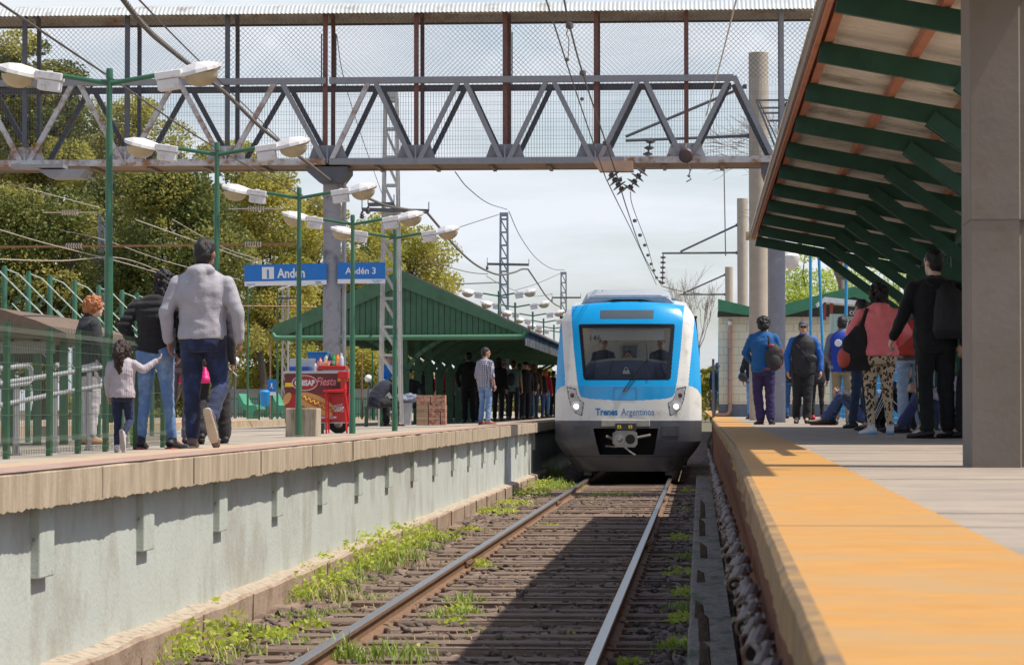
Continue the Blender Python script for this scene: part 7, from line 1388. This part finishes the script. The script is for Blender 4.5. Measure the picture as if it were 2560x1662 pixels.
# ================================================================== TREES
def leafmat(name, a, b, tr_=.35, sc=.6):
    m = M(name, a, .5, .25, 12, trans=tr_, dirt=b, dirt_amt=.75, dsc=sc, spec=.35); return m
m_l1 = leafmat('glossy_dark_leaves', (.065, .115, .03), (.16, .17, .04), .3, 1.1); m_l2 = leafmat('yellow_green_leaves', (.40, .42, .09), (.50, .44, .10), .5, .5); m_l3 = leafmat('olive_leaves', (.22, .25, .07), (.36, .32, .08), .45, .5); m_l4 = leafmat('ochre_leaves', (.52, .42, .10), (.36, .38, .09), .5, .5); m_l5 = leafmat('fresh_green_leaves', (.44, .56, .10), (.5, .58, .14), .5, .8); m_l6 = leafmat('yellow_shrub', (.50, .40, .03), (.30, .33, .04), .4, 1.)
m_l7 = leafmat('russet_leaves', (.16, .12, .04), (.10, .13, .04), .3, .9)
m_bark = M('bark', (.13, .10, .075), .9, .3, 6, .6, 20, stretch=(3, 3, .6)); m_twig = M('grey_twigs', (.20, .155, .12), .9, .3, 6)
def limb(m, p, q, r0, r1, rnd, n=5):
    pts = [p+(q-p)*(i/n)+Vector((rnd.gauss(0, 1), rnd.gauss(0, 1), rnd.gauss(0, .5)))*((q-p).length*.035 if 0 < i < n else 0) for i in range(n+1)]; m.tube(pts, [r0+(r1-r0)*i/n for i in range(n+1)], 7); return pts
def tree(name, x, s, ytop, wpx, ybot, mats, label, seed, nleaf=16000, leaf=.16, nc=42, droop=0., dens=1., asp=1.5, base=None, hollow=.62, dd=.75):
    nleaf = int(nleaf*1.7); leaf = leaf*.76
    rnd = random.Random(seed); rg = np.random.default_rng(seed); g_ = flo(x, s); Y = g_.y; zt = zat(x, ytop, Y); zb = zat(x, ybot, Y); rx_ = wpx/s/2; cz = (zt+zb)/2; rz3 = (zt-zb)/2; z0 = -.24 if base is None else base
    root = empty(name, (g_.x, Y, z0), label, 'bush' if 'bush' in name or 'shrub' in name else 'tree', 'trees and shrubs behind the station')
    C = []; R_ = []
    for i in range(nc):
        while True:
            v = np.array([rnd.uniform(-1, 1) for _ in range(3)]); l = np.linalg.norm(v)
            if hollow < l < 1 or (i < nc*.2 and l < hollow): break
        k = 1+.16*sin(3.1*math.atan2(v[2], v[0])+seed); v = v*k*.84; C.append((g_.x+v[0]*rx_, Y+v[1]*rx_*dd, cz+v[2]*rz3)); R_.append(min(rx_, rz3)*rnd.uniform(.17, .34))
    C = np.array(C); R_ = np.array(R_); w_ = R_**2; idx = rg.choice(nc, nleaf, p=w_/w_.sum()); d = rg.normal(size=(nleaf, 3)); d /= np.linalg.norm(d, axis=1)[:, None]; rad = R_[idx]*(.45+.6*rg.random(nleaf)**.6)
    Pn = C[idx]+d*rad[:, None]*np.array([1.25, 1.25, .8]); Pn[:, 2] -= droop*rg.random(nleaf)*rad
    a = rg.normal(size=(nleaf, 3))*np.array([1, 1, .6])+d*.5; a /= np.linalg.norm(a, axis=1)[:, None]; b = np.cross(a, rg.normal(size=(nleaf, 3))); b /= np.linalg.norm(b, axis=1)[:, None]
    L_ = leaf*(.6+.7*rg.random(nleaf))[:, None]; V = np.stack([Pn-a*L_*.5, Pn+b*L_*.5/asp, Pn+a*L_*.5, Pn-b*L_*.5/asp], 1).reshape(-1, 3)-np.array([g_.x, Y, z0])
    me = np_mesh('crown', V, np.arange(nleaf*4).reshape(-1, 4)); mats = mats if isinstance(mats, (list, tuple)) else [mats]
    cr_ = link_mesh('crown', me, mats, root)
    if len(mats) > 1:
        cm_ = rg.integers(0, len(mats), nc); mi = cm_[idx].astype(np.int32); flip = rg.random(nleaf) < .15; mi[flip] = rg.integers(0, len(mats), flip.sum()); me.polygons.foreach_set('material_index', mi)
    m = MB(); base_ = Vector((g_.x, Y, z0)); fork = Vector((g_.x+rnd.uniform(-.3, .3), Y, z0+(zb-z0)*.8+rz3*.4 if zb > z0+.5 else z0+rz3*.5)); tr0 = max(.07, rx_*.07); pts = limb(m, base_, fork, tr0, tr0*.7, rnd)
    for i in range(min(nc, 22)): limb(m, fork+Vector((0, 0, rnd.uniform(-.3, .5)*rz3*.4)), Vector(C[i]), tr0*.4, tr0*.08, rnd, 4)
    m.build('trunk', m_bark, root, smooth=3.2); return root
def bare(name, x, s, ytop, wpx, ybase, label, seed, levels=5, trunk=.14, z0=None, spread=.55, twig=None, lean=0.):
    rnd = random.Random(seed); g_ = flo(x, s); Y = g_.y; zt = zat(x, ytop, Y); zb = zat(x, ybase, Y) if z0 is None else z0; m = MB(); root_h = zt-zb
    def rec(p, d, l, r, lev):
        q = p+d*l; limb(m, p, q, r, r*.62, rnd, 3)
        if lev == 0: return
        for k in range(3 if lev > 1 else 3):
            nd = (d+Vector((rnd.gauss(lean, 1)*spread*(wpx/s/root_h)*1.3, rnd.gauss(0, 1)*spread*.5, rnd.gauss(.1, .5)*spread))).normalized(); rec(p+(q-p)*rnd.uniform(.55, 1), nd, l*rnd.uniform(.6, .85), max(.006, r*.5), lev-1)
    rec(Vector((g_.x, Y, zb)), Vector((lean*.2, 0, 1)), root_h*.36, trunk, levels); return tag(m.build(name, m_twig, smooth=3.2), label, 'tree', 'trees and shrubs behind the station')
tree('dark_tree', 90, 66, 415, 520, 960, [m_l1, m_l1, m_l3], 'dark glossy-leaved tree at the far left under the footbridge', 1, 30000, .20, 60)
tree('dark_tree', 430, 70, 405, 460, 930, [m_l1, m_l1, m_l3], 'dark glossy tree behind the hooded man and the woman', 2, 30000, .19, 60)
tree('russet_tree', 240, 62, 395, 330, 900, [m_l7, m_l1, m_l3], 'dark russet-tinted tree between the two dark ones', 22, 16000, .19, 40)
tree('tall_tree', 75, 52, 20, 320, 520, [m_l3, m_l2, m_l1], 'tall olive tree rising above the footbridge roof at the far left', 3, 20000, .22, 46)
tree('olive_tree', 330, 50, 235, 330, 620, [m_l2, m_l3, m_l4], 'olive and yellow tree seen through the mesh left of the second lamp', 4, 15000, .22, 36, hollow=.5)
tree('olive_tree', 120, 48, 180, 420, 640, [m_l3, m_l1, m_l4], 'broad brownish tree behind the footbridge mesh at the left', 23, 20000, .24, 44)
tree('yellow_tree', 650, 55, 395, 330, 930, [m_l2, m_l2, m_l3], 'yellow-green tree behind the second lamp and the blue sign', 5, 22000, .20, 50)
tree('yellow_tree', 560, 49, 300, 210, 600, [m_l2, m_l4], 'slim yellow tree top showing through the bridge mesh', 6, 8000, .22, 26)
tree('yellow_tree', 830, 52, 470, 280, 900, [m_l2, m_l4, m_l3], 'yellow-green tree behind the grey bridge pier', 7, 18000, .21, 44)
tree('ochre_tree', 1000, 50, 505, 300, 830, [m_l4, m_l4, m_l2], 'ochre-leaved tree above the gabled roof, its right edge ragged', 8, 15000, .20, 40, hollow=.4)
tree('ochre_tree', 700, 46, 640, 460, 1030, [m_l2, m_l4], 'low yellow tree mass below the station sign', 9, 18000, .24, 40)
tree('ochre_bush', 930, 46, 800, 330, 1040, [m_l4, m_l2], 'yellow-brown bushes seen under the green canopy', 10, 12000, .22, 30)
tree('green_bush', 430, 58, 720, 420, 1035, [m_l1, m_l3], 'dark green undergrowth behind the walking family', 12, 14000, .20, 36)
tree('fresh_tree', 2060, 60, 610, 330, 840, m_l5, 'fresh light green tree between the concrete pier and the green canopy braces', 13, 6500, .15, 34, hollow=.3)
tree('fresh_tree', 2300, 56, 640, 330, 860, m_l5, 'fresh light green tree behind the standing people at the right', 14, 5500, .15, 34, hollow=.3)
tree('yellow_bush', 1775, 62, 895, 70, 1042, m_l6, 'bright yellow flowering bush just right of the train', 15, 3500, .12, 14)
tree('green_bush', 1380, 40, 975, 160, 1040, [m_l3, m_l2], 'pale green bushes far down the line behind the queue', 16, 4000, .2, 14)
bare('bare_tree', 1735, 48, 690, 130, 1045, 'leafless grey tree behind the train at the right', 17, 5, .09, spread=.5)
bare('bare_tree', 1690, 42, 740, 100, 1045, 'smaller leafless tree tucked behind the train roof', 18, 5, .06, spread=.5)
bare('bare_tree', 2120, 84, 40, 700, 900, 'big leafless tree whose twigs reach over the end of the footbridge', 19, 6, .15, spread=.75, lean=-.35)
# far tree line towards the horizon
rg = np.random.default_rng(5); n = 16000; X = rg.uniform(-75, 30, n); Hh = 4.2+1.6*np.sin(X*.21)+1.1*np.sin(X*.63+1)+.6*np.sin(X*1.7); Z = -.2+Hh*rg.random(n)**.8; Yf = 330+rg.normal(size=n)*4; Pn = np.stack([X, Yf, Z], 1); a = rg.normal(size=(n, 3)); a /= np.linalg.norm(a, axis=1)[:, None]; b = np.cross(a, rg.normal(size=(n, 3))); b /= np.linalg.norm(b, axis=1)[:, None]
V = np.stack([Pn-a*.35, Pn+b*.3, Pn+a*.35, Pn-b*.3], 1).reshape(-1, 3); tag(link_mesh('distant_wood', np_mesh('distant_wood', V, np.arange(n*4).reshape(-1, 4)), m_l3), 'far-off line of trees low on the horizon', 'wood', kind='stuff')
